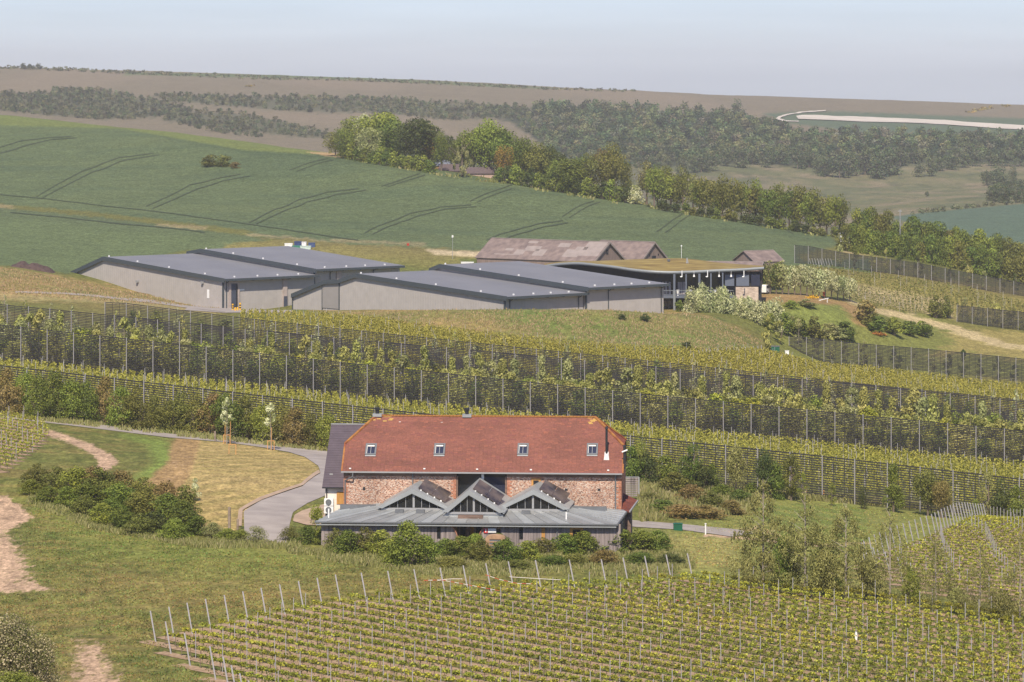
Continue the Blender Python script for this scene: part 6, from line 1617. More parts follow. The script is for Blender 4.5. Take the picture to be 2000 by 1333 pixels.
# posts: the ones that show largest are things, the rest one mesh
near_posts.sort(key=lambda q: q[1][1] + (0 if q[0] == 'mid' else -30))
lean = MB().tube((0, 0, -.2), (-dR[0] * .75, -dR[1] * .75, 2.25), .055, n=6).mesh('end_post', M_POST)
midm = MB().tube((0, 0, -.2), (0, 0, 1.95), .03, n=5).mesh('vineyard_post', M_POST)
rest = MB(); cnt = 0
vis = [q for q in near_posts if -60 < 1000 + F * q[1][0] / q[1][1] < 2060]
for kd, q, h in vis:
    z = gz1(*q)
    px_ = 1000 + F * q[0] / q[1]
    if cnt < 298:
        o = link('end_post' if kd == 'end' else 'vineyard_post', lean if kd == 'end' else midm, None, (q[0], q[1], z)); cnt += 1
        if kd == 'end':
            lb_ = 'leaning metal end post of a vine row in the front vineyard' if q[1] < 320 and px_ < 1450 else ('leaning metal end post on the curved edge of the right vineyard' if px_ > 1450 else 'leaning metal end post of the small left vineyard')
            tag(o, lb_, 'post', 'leaning vineyard end posts' + (' front' if px_ < 1450 and q[1] < 320 else ' right' if px_ > 1450 else ' left'))
        else: tag(o, 'thin upright metal post within the vine rows of the front vineyard' if q[1] < 300 else 'thin upright metal post among the vines further back', 'post', 'upright vineyard posts' + (' front' if q[1] < 300 else ' back'))
    else:
        if kd == 'end': rest.tube((q[0], q[1], z - .2), (q[0] - dR[0] * .75, q[1] - dR[1] * .75, z + 2.25), .05, n=4)
        else: rest.tube((q[0], q[1], z - .2), (q[0], q[1], z + 1.95), .035, n=4)
# vineyards between the windbreaks: rows too fine to pick apart
def strip_block(name, label, near_, far_, dr, spacing, per_m, size, pal='yellowm', post_step=3.4, hz=(.6, 1.5), seed=3, postr=.03, postp=1.0):
    global rest
    r = np.random.default_rng(seed); A = [locate(x, y, *dr) for x, y in near_]; Bq = [locate(x, y, *dr) for x, y in far_]
    A = np.array(A); Bq = np.array(Bq)
    def rs(P_, n=40):
        d = np.r_[0, np.cumsum(np.hypot(*np.diff(P_, axis=0).T))]; t = np.linspace(0, d[-1], n); return np.stack([np.interp(t, d, P_[:, 0]), np.interp(t, d, P_[:, 1])], 1)
    A = rs(A); Bq = rs(Bq); depth = np.hypot(*(Bq - A).T).max(); n = int(depth / spacing)
    V_, F_, C_ = [], [], []; off = 0
    for k in range(n + 1):
        R_ = A * (1 - k / max(n, 1)) + Bq * k / max(n, 1)
        d = np.r_[0, np.cumsum(np.hypot(*np.diff(R_, axis=0).T))]; L = d[-1]; m_ = int(L * per_m)
        s = r.random(m_) * L; c = (np.floor(s / 1.2) + .5) * 1.2; s = s * .6 + c * .4
        X = np.interp(s, d, R_[:, 0]) + r.normal(size=m_) * .1; Y = np.interp(s, d, R_[:, 1]) + r.normal(size=m_) * .2
        p = np.stack([X, Y, gz(X, Y) + r.uniform(hz[0], hz[1], m_)], 1)
        nr = np.stack([r.normal(size=m_) * .8, r.normal(size=m_) - .3, r.normal(size=m_) * .7 + .7], 1)
        v, f, cc = leaves(p, nr, size, pal_cols(m_, pal, r), k + seed); V_.append(v); F_.append(f + off); C_.append(cc); off += len(v)
        if r.random() < postp:
            s = r.uniform(0, post_step)
            while s < L:
                x, y = np.interp(s, d, R_[:, 0]), np.interp(s, d, R_[:, 1]); z = gz1(x, y); rest.bar((x, y, z - .1), (x, y, z + 2.1), postr * 2); s += post_step
    tag(link(name, np_mesh(name, np.concatenate(V_), np.concatenate(F_), LM, np.concatenate(C_)), kind='stuff'), label, 'vines')
MD = (380, 720)
strip_block('vines', 'vines between the first and second windbreak fences', [(-60, 762), (0, 772), (640, 850), (1277, 922), (1976, 1003), (2080, 1015)], [(-60, 712), (0, 719), (500, 770), (1000, 822), (1500, 872), (2000, 922), (2080, 930)], (380, 480), 2.3, 34, .24, seed=11, post_step=5.5, postr=.024)
strip_block('vines', 'strip of vines just behind the second windbreak fence', [(-60, 690), (0, 697), (500, 752), (1000, 806), (1500, 856), (2080, 916)], [(-60, 664), (0, 670), (500, 722), (1000, 770), (1500, 812), (2080, 866)], (480, 560), 2.6, 24, .25, seed=12, post_step=8, postr=.024)
strip_block('vines', 'vines between the fourth windbreak fence and the grass bank', [(460, 680), (800, 712), (1000, 734), (1300, 765), (1450, 782), (1700, 806), (2080, 845)], [(470, 618), (620, 624), (800, 646), (1000, 670), (1200, 688), (1400, 700), (1520, 702), (1700, 728), (2080, 765)], (560, 700), 2.3, 28, .26, seed=13, postp=.6, post_step=6.5, postr=.022)
strip_block('vines', 'thinner vines above the worn track on the right slope', [(1650, 585), (1700, 600), (1800, 614), (1880, 625), (2080, 650)], [(1560, 524), (1650, 530), (1750, 546), (1880, 566), (2080, 605)], (700, 800), 3.0, 9, .32, pal='olive', seed=14, hz=(.3, 1.0), postp=.5, post_step=6, postr=.02)
tag(rest.obj('vine_posts', M_POST, None, kind='stuff'), 'hundreds of thin metal posts among the more distant vines', 'posts')
# leaning end stakes at the right of the far vineyard and by the upper windbreak
sm = MB().tube((0, 0, -.1), (-.5, 0, 1.8), .05, n=5).mesh('end_stake', M_POST)
for k in range(17):
    x = 1370 + k * 7.6; yb = np.interp(x, [1360, 1500], [701, 690]) + 5
    X, Y = locate(x, yb, 560, 700); tag(link('end_stake', sm, None, (X, Y, gz1(X, Y))), 'short leaning stake in the line left of the green tank', 'stake', 'leaning stakes left of the green tank')
for k in range(9):
    X, Y = locate(1585 + k * 5.2, 521, 760, 830); tag(link('end_stake', sm, None, (X, Y, gz1(X, Y))), 'leaning stake below the start of the uppermost windbreak', 'stake', 'leaning stakes under the uppermost windbreak')
# hazard tape
M_TAPE = mat('white_tape', (.75, .70, .66), .6, var=.05); M_TRED = mat('red_tape', (.55, .05, .04), .6, var=.05)
def tape(pts_px, label, red=True):
    pts = []
    for (x, y, yb) in pts_px:      # photo position of the tape and of the ground below it
        X, Y = locate(x, yb, 200, 420); pts.append(Vector((X, Y, Z0 - (y - YH) / F * Y)))
    t = empty('hazard_tape', pts[0], 0, label, 'tape', 'lengths of hazard tape'); a = MB(); b = MB(); i = 0
    for k in range(len(pts) - 1):
        p, q = pts[k] - pts[0], pts[k + 1] - pts[0]; n = max(2, int((q - p).length / .32))
        for j in range(n):
            u = p.lerp(q, j / n); v = p.lerp(q, (j + 1) / n); (a if i % 2 else b).bar(u, v, .01, .035); i += 1
    a.obj('white_band', M_TAPE, t, kind='stuff'); b.obj('red_band', M_TRED if red else M_TAPE, t, kind='stuff')
tape([(828, 1134, 1180), (862, 1133, 1180), (905, 1141, 1178), (975, 1154, 1178)], 'red and white hazard tape sagging in the middle of the posts')
tape([(948, 1123, 1160), (975, 1132, 1160), (1010, 1140, 1160), (1054, 1141, 1160)], 'red and white hazard tape right of the middle posts')
tape([(855, 1134, 1176), (880, 1131, 1176), (903, 1131, 1176)], 'pale short tape behind the middle end posts', False)
tape([(995, 1127, 1158), (1060, 1131, 1158), (1095, 1133, 1158)], 'pale tape stretched to the right of the hazard tape', False)
tape([(1310, 1170, 1190), (1345, 1178, 1196), (1395, 1185, 1202)], 'red and white hazard tape low among the vines at the right')
# white bag hung in the vines
small('white_bag', 'white fertiliser bag hanging on a vine post in the front vineyard', 'bag', 1672, 1262, (200, 420), [('bag', MB().prism([(-.07, .4), (.07, .4), (.1, .7), (.06, .95), (-.04, 1.0), (-.1, .7)], lambda a, b: (a, -.08, b), lambda a, b: (a, .08, b)), M_WHITE), ('stake', MB().box(-.02, .02, .09, .13, -.1, 1.2), M_POST)])

# ------------------------------------------------------------------ planting between and along the windbreaks
r_ = random.Random(31)
NF = [((-40, 648), (0, 652)),]
def line_y(pts, x): return float(np.interp(x, [p[0] for p in pts], [p[1] for p in pts]))
# dark shrubs and small trees right behind fence 2
f2 = [(-60, 491), (0, 490), (1000, 480), (2000, 470), (2100, 469)]
x = -40
while x < 2060:
    D = line_y(f2, x) + r_.uniform(2.0, 4.5); X = (x - 1000) / F * D
    pl = r_.choice(['green', 'dark', 'green', 'olive', 'green', 'poplar'])
    hh = r_.uniform(3.6, 4.9)
    plant('windbreak_shrub', 'leafy shrub seen through the netting of the second windbreak', 'shrub', X, D, hh, r_.uniform(3.6, 4.8), 'hedge', pl, n=800, leaf=.075, trunk='shrub', group='shrubs behind the second windbreak')
    x += r_.uniform(34, 44)
# pale young poplars between fence 2 and 3
x = -30; k = 0
while x < 2060:
    D = line_y([(0, 536), (1000, 524), (2000, 510)], x) + r_.uniform(-14, 10); X = (x - 1000) / F * D
    if r_.random() < .72: plant('young_poplar', 'pale young poplar in the line before the third windbreak', 'tree', X, D, r_.uniform(4.4, 6.0), r_.uniform(3.0, 4.4), r_.choice(['cone', 'column', 'cone']), r_.choice(['poplar', 'poplar', 'grey']), n=1100, leaf=.07, trunk='slim', group='young poplars before the third windbreak', nl=26)
    else: plant('windbreak_bush', 'rounded green bush in the line of young poplars', 'bush', X, D, r_.uniform(3.0, 4.2), r_.uniform(4, 5.6), 'dome', r_.choice(['green', 'bright', 'olive']), n=800, leaf=.075, trunk='shrub', group='bushes among the young poplars')
    x += r_.uniform(18, 28)
x = -35
while x < 2070:
    D = line_y([(0, 522), (1000, 510), (2000, 498)], x) + r_.uniform(-3, 3); X = (x - 1000) / F * D
    plant('willow_bush', 'pale green bush in the continuous band above the second windbreak', 'bush', X, D, r_.uniform(3.5, 4.5), r_.uniform(4.4, 5.8), 'hedge', r_.choice(['poplar', 'poplar', 'grey', 'yellowv']), n=1100, leaf=.062, trunk='shrub', group='pale bushes above the second windbreak', nl=26)
    x += r_.uniform(30, 42)
# shrubs behind fences 3 and 4
for base, lo, hi, lab_, g in (([(0, 575), (400, 565), (800, 555), (1200, 545), (1600, 540), (2000, 535)], -30, 2050, 'dark shrub seen through the netting of the third windbreak', 'shrubs behind the third windbreak'),
                     ([(205, 601), (400, 598), (800, 590), (1200, 582), (1600, 575), (2060, 567)], 215, 2050, 'shrub standing just behind the fourth windbreak', 'shrubs behind the fourth windbreak')):
    x = lo
    while x < hi:
        D = line_y(base, x) + r_.uniform(2.5, 5); X = (x - 1000) / F * D
        q = r_.random()
        if q < .55: plant('windbreak_shrub', lab_, 'shrub', X, D, r_.uniform(3.2, 5.0), r_.uniform(3, 4.6), 'hedge', r_.choice(['green', 'dark', 'olive', 'bright']), n=650, leaf=.08, trunk='shrub', group=g)
        elif q < .9: plant('young_poplar', 'pale slender tree rising over the netting of the rear windbreaks', 'tree', X, D, r_.uniform(5.2, 7.0), r_.uniform(2.6, 3.4), 'poplar', r_.choice(['grey', 'silver', 'poplar']), n=600, leaf=.07, trunk='slim', group='slender trees at the rear windbreaks', nl=40)
        x += r_.uniform(38, 50)
# shrubs behind the right hand windbreaks
for base, lo, hi, g in (([(1541, 672), (2080, 672)], 1560, 2060, 'shrubs behind the lawn windbreak'), ([(1552, 807), (2080, 805)], 1640, 2060, 'shrubs behind the uppermost windbreak'), ([(1869, 766), (2080, 766)], 1885, 2060, 'shrubs behind the right edge windbreak')):
    x = lo
    while x < hi:
        D = line_y(base, x) + r_.uniform(1, 2); X = (x - 1000) / F * D
        plant('windbreak_shrub', {'s': 'tall shrub against netting, ' + g}['s'], 'shrub', X, D, r_.uniform(3.2, 5.4), r_.uniform(1.8, 3.2), 'column', r_.choice(['dark', 'olive', 'grey', 'dark', 'poplar']), n=500, leaf=.085, trunk='slim', group=g)
        x += r_.uniform(26, 36)

# ------------------------------------------------------------------ shrub belt on the left, before the first windbreak
LB = (330, 428)
belt = []
x = -20
while x < 640:
    yb = line_y([(-20, 812), (0, 815), (330, 846), (640, 880)], x); hgt = line_y([(-20, 88), (100, 90), (200, 84), (300, 82), (400, 84), (560, 82), (640, 68)], x) * r_.uniform(.92, 1.18)
    pl = r_.choice(['green', 'olive', 'olive', 'green', 'bright', 'brown'])
    if 560 < x < 600: pl = 'brown'
    if 295 < x < 335: pl = 'olive'; hgt *= .8
    tree_px('belt_bush', {'green': 'mid green', 'olive': 'olive', 'bright': 'fresh green', 'brown': 'brownish twiggy'}[pl] + ' bush in the shrub belt above the access road', 'bush', x, yb - 2 + r_.uniform(-6, 2), hgt, r_.uniform(62, 92), 'hedge', pl, (380, 428), n=4200, leaf=.036, trunk='shrub', group='bushes of the belt above the access road', nl=34, nvar=2)
    x += r_.uniform(26, 36)
for x, yb, hp, wp, pl, lb in ((690, 872, 70, 60, 'green', 'green bush behind the left end of the red roof'), (735, 884, 72, 50, 'green', 'bush rising over the red roof near its left chimney'), (815, 890, 90, 56, 'olive', 'olive bush rising behind the middle of the red roof')):
    tree_px('roofline_bush', lb, 'bush', x, yb, hp, wp, 'hedge', pl, None, D=404, n=2600, leaf=.045, trunk='shrub', nl=26)
# ------------------------------------------------------------------ hedge in the left lawn
NB = (290, 380)
for i, (x, yb, hp, wp, pl) in enumerate(((72, 952, 40, 62, 'olive'), (110, 965, 46, 74, 'olive'), (150, 975, 52, 84, 'bright'), (195, 985, 60, 84, 'olive'), (185, 962, 44, 80, 'brown'), (235, 972, 46, 76, 'brown'), (240, 1000, 52, 84, 'green'), (285, 1012, 54, 84, 'olive'), (280, 985, 46, 80, 'olive'), (325, 1025, 54, 80, 'green'),
                        (325, 1000, 50, 76, 'brown'), (355, 1040, 54, 74, 'green'), (360, 1012, 54, 66, 'olive'), (170, 990, 40, 70, 'green'), (215, 1015, 36, 70, 'green'), (300, 1042, 36, 70, 'dark'), (385, 1045, 34, 60, 'green'), (415, 1052, 26, 50, 'grey'), (60, 968, 26, 50, 'bright'), (445, 1056, 20, 50, 'bright'), (130, 990, 34, 60, 'bright'), (165, 1008, 34, 60, 'olive'), (200, 1024, 36, 64, 'bright'), (240, 1034, 38, 66, 'green'), (275, 1046, 38, 66, 'olive'), (340, 1056, 36, 66, 'bright'), (95, 985, 30, 60, 'green'))):
    tree_px('hedge_bush', f'{nouns[pl]} bush of the left lawn hedge, ' + ('left end' if x < 130 else 'middle' if x < 270 else 'right end') + (', front row' if yb > 985 else ', back row'), 'bush', x, yb, hp * 1.2, wp * 1.25, 'hedge', pl, NB, n=3600, leaf=.042, trunk='shrub', nl=32, nvar=2, group='bushes of the left lawn hedge')
tree_px('blossom_shrub', 'small white flowering shrub at the right end of the hedge', 'shrub', 381, 980, 42, 38, 'cone', 'white', NB, n=1500, leaf=.05, trunk='slim')
for x, yb, lb in ((443, 868, 'left young tree with white blossom and orange stakes'), (529, 880, 'right young tree with white blossom inside a timber guard')):
    t = tree_px('blossom_tree', lb, 'tree', x, yb, 90 if x < 500 else 92, 34, 'column', 'white', (370, 430), n=1500, leaf=.05, trunk='slim', nl=20)
    for ch in t.children:
        if ch.name.startswith('crown'): h_ = ch.scale.z; ch.scale.z = h_ * .62; ch.location.z = h_ * .36
    MB().box(-.25, -.19, -.03, .03, 0, 2.6).obj('stake', M_WOOD, t)
    if x < 500: MB().box(.42, .48, -.03, .03, 0, 2.6).obj('stake', M_WOOD, t)
# ------------------------------------------------------------------ bushes in front of the barn and verge
BD = (285, 330)
for i, (x, yb, hp, wp, sh, pl) in enumerate(((566, 1058, 26, 40, 'dome', 'olive'), (600, 1062, 34, 46, 'hedge', 'green'), (625, 1064, 30, 36, 'hedge', 'bright'), (680, 1084, 48, 62, 'hedge', 'green'), (712, 1082, 50, 64, 'hedge', 'olive'), (745, 1088, 50, 60, 'hedge', 'bright'), (797, 1110, 92, 92, 'dome', 'bright'), (770, 1108, 60, 70, 'dome', 'bright'), (830, 1108, 64, 70, 'dome', 'bright'),
                        (868, 1088, 36, 50, 'hedge', 'green'), (900, 1092, 44, 60, 'hedge', 'green'), (940, 1100, 44, 60, 'hedge', 'olive'), (985, 1102, 48, 62, 'hedge', 'green'), (930, 1080, 34, 50, 'hedge', 'bright'), (975, 1080, 36, 50, 'hedge', 'green'), (1030, 1098, 40, 54, 'hedge', 'bright'), (1060, 1086, 34, 50, 'hedge', 'olive'),
                        (1105, 1082, 40, 56, 'hedge', 'green'), (1140, 1082, 44, 60, 'hedge', 'green'), (1175, 1080, 46, 60, 'hedge', 'bright'), (1215, 1082, 48, 64, 'hedge', 'green'), (1250, 1080, 46, 60, 'hedge', 'green'), (1285, 1078, 42, 52, 'hedge', 'green'), (655, 1070, 38, 40, 'hedge', 'olive'), (500, 1062, 28, 44, 'dome', 'grey'), (470, 1060, 22, 40, 'dome', 'bright'),
                        (1180, 1104, 26, 60, 'dome', 'brown'), (1120, 1106, 22, 60, 'dome', 'olive'), (1250, 1106, 24, 60, 'dome', 'green'), (1080, 1108, 20, 60, 'dome', 'green'), (1310, 1106, 20, 56, 'dome', 'dark'), (880, 1112, 22, 60, 'dome', 'olive'), (1010, 1116, 20, 60, 'dome', 'olive'))):
    tree_px('barn_bush', f'{nouns[pl]} {"low spreading" if hp < 35 else "rounded"} bush before the barn front, ' + ('left of its downpipe' if x < 740 else 'by the largest flowering bush' if x < 850 else 'below the entrance' if x < 1045 else 'towards its right end'), 'bush', x, yb, hp * (1.08 if hp < 60 else .95), wp * (1.4 if hp < 60 else 1.0), sh, pl, BD, n=3800 if wp > 45 else 2400, leaf=.045, trunk='shrub', nl=32, nvar=3, group='bushes in front of the barn')
tree_px('court_tree', 'small light green tree standing in the gravel court left of barn', 'tree', 618, 1040, 52, 36, 'round', 'bright', BD, n=1500, leaf=.06, nl=20)
# ------------------------------------------------------------------ trees right of the barn
RB = (330, 412)
for i, (x, yb, hp, wp, sh, pl) in enumerate(((1235, 920, 78, 70, 'hedge', 'green'), (1262, 922, 72, 66, 'hedge', 'dark'), (1300, 928, 66, 74, 'hedge', 'green'), (1345, 930, 72, 84, 'hedge', 'green'), (1370, 930, 64, 70, 'hedge', 'dark'), (1250, 918, 84, 40, 'round', 'bright'), (1356, 930, 96, 44, 'column', 'green'), (1390, 934, 58, 50, 'hedge', 'green'),
                        (1438, 945, 88, 52, 'round', 'birch'), (1492, 950, 88, 50, 'round', 'dark'), (1512, 965, 78, 70, 'hedge', 'green'), (1545, 968, 88, 46, 'column', 'olive'), (1568, 972, 56, 30, 'column', 'bright'), (1625, 974, 44, 24, 'column', 'bright'), (1685, 976, 42, 34, 'dome', 'dark'), (1745, 978, 86, 66, 'cone', 'green'), (1812, 992, 84, 76, 'round', 'olive'), (1838, 990, 74, 46, 'round', 'brown'), (1846, 1002, 66, 40, 'round', 'birch'),
                        (1905, 1000, 42, 30, 'column', 'bright'), (1930, 1000, 96, 44, 'column', 'birch'), (1955, 1010, 88, 62, 'hedge', 'dark'), (1985, 1012, 84, 60, 'hedge', 'green'))):
    tree_px('fence_tree', f'{nouns.get(pl, "sparse pale")} {dict(hedge="bushy", round="round crowned", column="upright", dome="low", cone="pointed")[sh]} tree before the slatted windbreak, ' + ('just right of the barn' if x < 1400 else 'by the orange posts' if x < 1640 else 'towards the right edge'), 'tree', x, yb, hp, wp, sh, pl, RB, n=3400 if wp > 45 else 1800, leaf=.042, nl=28, nvar=3, trunk='tree' if sh in ('round', 'column', 'cone') else 'shrub', group='trees before the slatted windbreak')
for i, (x, yb, hp, wp, pl) in enumerate(((1318, 968, 42, 66, 'olive'), (1350, 985, 36, 60, 'brown'), (1390, 998, 34, 50, 'olive'), (1290, 1000, 22, 70, 'green'), (1330, 1012, 26, 80, 'brown'), (1380, 1012, 24, 80, 'brown'), (1425, 1005, 26, 60, 'brown'), (1270, 985, 20, 60, 'olive'), (1410, 975, 28, 50, 'green'), (1445, 985, 28, 50, 'green'), (1300, 940, 22, 44, 'olive'), (1470, 960, 26, 40, 'green'))):
    tree_px('bramble_bush', f'{nouns[pl]} bramble on the rough mound right of the barn', 'bush', x, yb, hp * 1.1, wp * 1.35, 'hedge', pl, RB, n=2600, leaf=.05, nl=22, trunk='shrub', group='brambles on the rough mound')
# ------------------------------------------------------------------ tall poplars at the lower right
PD = (230, 330)
pop = [(1490, 1155, 225, 150, 'birch'), (1572, 1165, 210, 140, 'birch'), (1652, 1172, 200, 130, 'birch'), (1738, 1180, 190, 120, 'birch'), (1828, 1195, 160, 105, 'birch'), (1914, 1212, 155, 105, 'birch'), (1992, 1225, 190, 110, 'birch'), (1530, 1160, 120, 62, 'green'), (1545, 1150, 130, 40, 'dark'), (1622, 1165, 90, 80, 'green'), (1700, 1168, 80, 80, 'birch'), (1780, 1182, 74, 50, 'bright'), (1870, 1200, 56, 56, 'birch'), (1960, 1215, 64, 64, 'olive')]
pnames = ['tallest sparse poplar of the lower right line, leftmost', 'sparse poplar of the lower right line, second from left', 'sparse poplar of the lower right line, third from left', 'sparse poplar of the line, beside the crowded end posts', 'sparse poplar of the line with a pale bare lower trunk', 'sparse poplar in the vines, second from the right edge', 'sparse poplar at the right frame edge', 'dense green bush between the first two poplars', 'dark narrow tree between the first two poplars', 'dense green bush between second and third poplar', 'pale low growth between third and fourth poplar', 'bright yellow green bush among the poplars', 'pale bush between the rightmost poplars', 'olive bush at the foot of the right edge poplar']
for (x, yb, hp, wp, pl), lb in zip(pop, pnames):
    big = wp > 80 and hp > 150
    tree_px('tall_poplar' if big else 'poplar_bush', lb, 'tree' if hp > 100 else 'bush', x, yb, hp, wp, 'poplar' if big else 'hedge', pl, PD, n=(9500 if x < 1700 else 5200) if big else 3400, leaf=.020 if big else .045, trunk='slim' if big else 'shrub', nl=110 if big else 26, nvar=7 if big else 2, tname='trunk')
# ------------------------------------------------------------------ hawthorn at the lower left corner
for x, yb, hp, wp, pl, lb in ((18, 1345, 150, 190, 'hawth', 'large hawthorn covered in pale blossom at the lower left corner'), (85, 1352, 110, 90, 'hawth', 'right hand blossoming hawthorn in the lower left corner'), (30, 1365, 60, 150, 'bright', 'bright green undergrowth below the corner hawthorn')):
    tree_px('hawthorn', lb, 'shrub', x, yb, hp, wp, 'dome', pl, None, D=236 if yb < 1360 else 231, n=14000 if hp > 120 else 6000, leaf=.022 if hp > 120 else .03, nl=70, trunk='tree', nvar=1)
# ------------------------------------------------------------------ whitebeams and shrubs near the winery
for i in range(15):
    x = 1492 + i * 12; yb = np.interp(x, [1490, 1560, 1665], [574, 577, 590]); pl = 'silver' if i > 3 else ('grey' if i in (1, 3) else 'green')
    tree_px('whitebeam', ('silvery' if pl == 'silver' else 'green') + ' standard tree in the row right of the winery', 'tree', x, yb, 62 - i * 1.0, 36, 'round', pl, (640, 780), n=1300, leaf=.07, group='standard trees right of the winery', nl=18)
r_ = random.Random(3)
for i in range(17):
    x = 1352 + i * 10.5 + r_.uniform(-4, 4); yb = np.interp(x, [1350, 1420, 1520], [616, 630, 650]) + r_.uniform(-8, 4)
    tree_px('silver_whitebeam', 'silver leaved whitebeam in the dense group below the balcony', 'tree', x, yb, r_.uniform(44, 60), r_.uniform(36, 48), 'dome', 'silver', None, D=672 + (i % 3) * 4, n=1500, leaf=.065, group='silver whitebeams below the balcony', nl=18)
for i, (x, yb, hp, wp, pl) in enumerate(((1292, 606, 26, 14, 'green'), (1328, 606, 24, 26, 'green'), (1345, 604, 20, 20, 'bright'), (1375, 596, 20, 24, 'green'), (1395, 590, 18, 20, 'bright'), (1418, 586, 18, 24, 'green'), (1440, 588, 22, 28, 'dark'), (1425, 600, 26, 30, 'green'))):
    tree_px('balcony_shrub', 'green shrub before the winery columns, ' + ['beside the shed end', 'left of the second column', 'at the second column', 'under the middle of the balcony', 'right of the balcony middle', 'near the balcony end', 'dark one by the stone wall', 'between whitebeams and the balcony end'][i], 'shrub', x, yb, hp, wp, 'hedge', pl, None, D=682, n=900, leaf=.09, trunk='shrub')
for i, (x, yb, hp, wp, pl) in enumerate(((1505, 648, 30, 30, 'green'), (1530, 655, 36, 36, 'bright'), (1560, 660, 34, 40, 'green'), (1590, 662, 34, 40, 'olive'), (1620, 662, 26, 40, 'grey'), (1650, 664, 28, 44, 'green'), (1640, 664, 20, 40, 'grey'), (1690, 632, 38, 50, 'brown'), (1700, 640, 30, 44, 'olive'), (1715, 654, 28, 44, 'green'), (1745, 656, 28, 44, 'bright'), (1775, 656, 26, 40, 'green'), (1800, 658, 26, 36, 'green'), (1813, 656, 20, 20, 'dark'), (1545, 640, 20, 26, 'grey'), (1575, 600, 12, 40, 'grey'), (1545, 602, 12, 30, 'bright'), (1470, 600, 16, 26, 'dark'),
                        (1828, 622, 36, 30, 'olive'), (1848, 622, 34, 26, 'olive'), (1500, 690, 56, 22, 'poplar'), (1522, 672, 40, 22, 'poplar'), (1340, 684, 14, 32, 'dark'), (1260, 628, 12, 26, 'dark'), (1215, 625, 10, 22, 'dark'))):
    tree_px('garden_shrub', f'{nouns[pl]} garden shrub {"wide" if wp > 38 else "small"}, ' + ('on the grass bank before the sheds' if x < 1400 else 'beside the green tank' if yb > 668 else 'on the mound below the whitebeams' if x < 1600 else 'in the planting at the mound foot' if x < 1820 else 'by the right edge windbreak'), 'shrub', x, yb, hp * 1.25, wp * (1.35 if x > 1400 else 1), 'column' if pl == 'poplar' else 'hedge', pl, (590, 780), n=1500, leaf=.075, trunk='shrub', group='garden shrubs around the mound')
for x, y, m_, lb in ((1587, 584, M_YFL, 'clump of yellow flowers on the mound'), (1710, 655, M_OFL, 'rusty orange flowering plant among the garden shrubs'), (1718, 657, M_OFL, 'low rusty orange plant right of the taller orange one')):
    X, Y = locate(x, y, 640, 780); r = np.random.default_rng(int(x)); n = 300
    p_ = r.normal(size=(n, 3)) * np.array([.55, .4, .22]); p_[:, 2] = np.abs(p_[:, 2]) + .15
    v, f, c = leaves(p_, r.normal(size=(n, 3)), .22, np.ones((n, 3)) * .5, 4); z = gz1(X, Y)
    t = empty('flower_clump', (X, Y, z), 0, lb, 'flowers'); link('bloom', np_mesh('bloom', v, f, m_, c), t); MB().tube((0, 0, -.1), (0, 0, .3), .05, n=5).obj('stem', M_BARK, t)

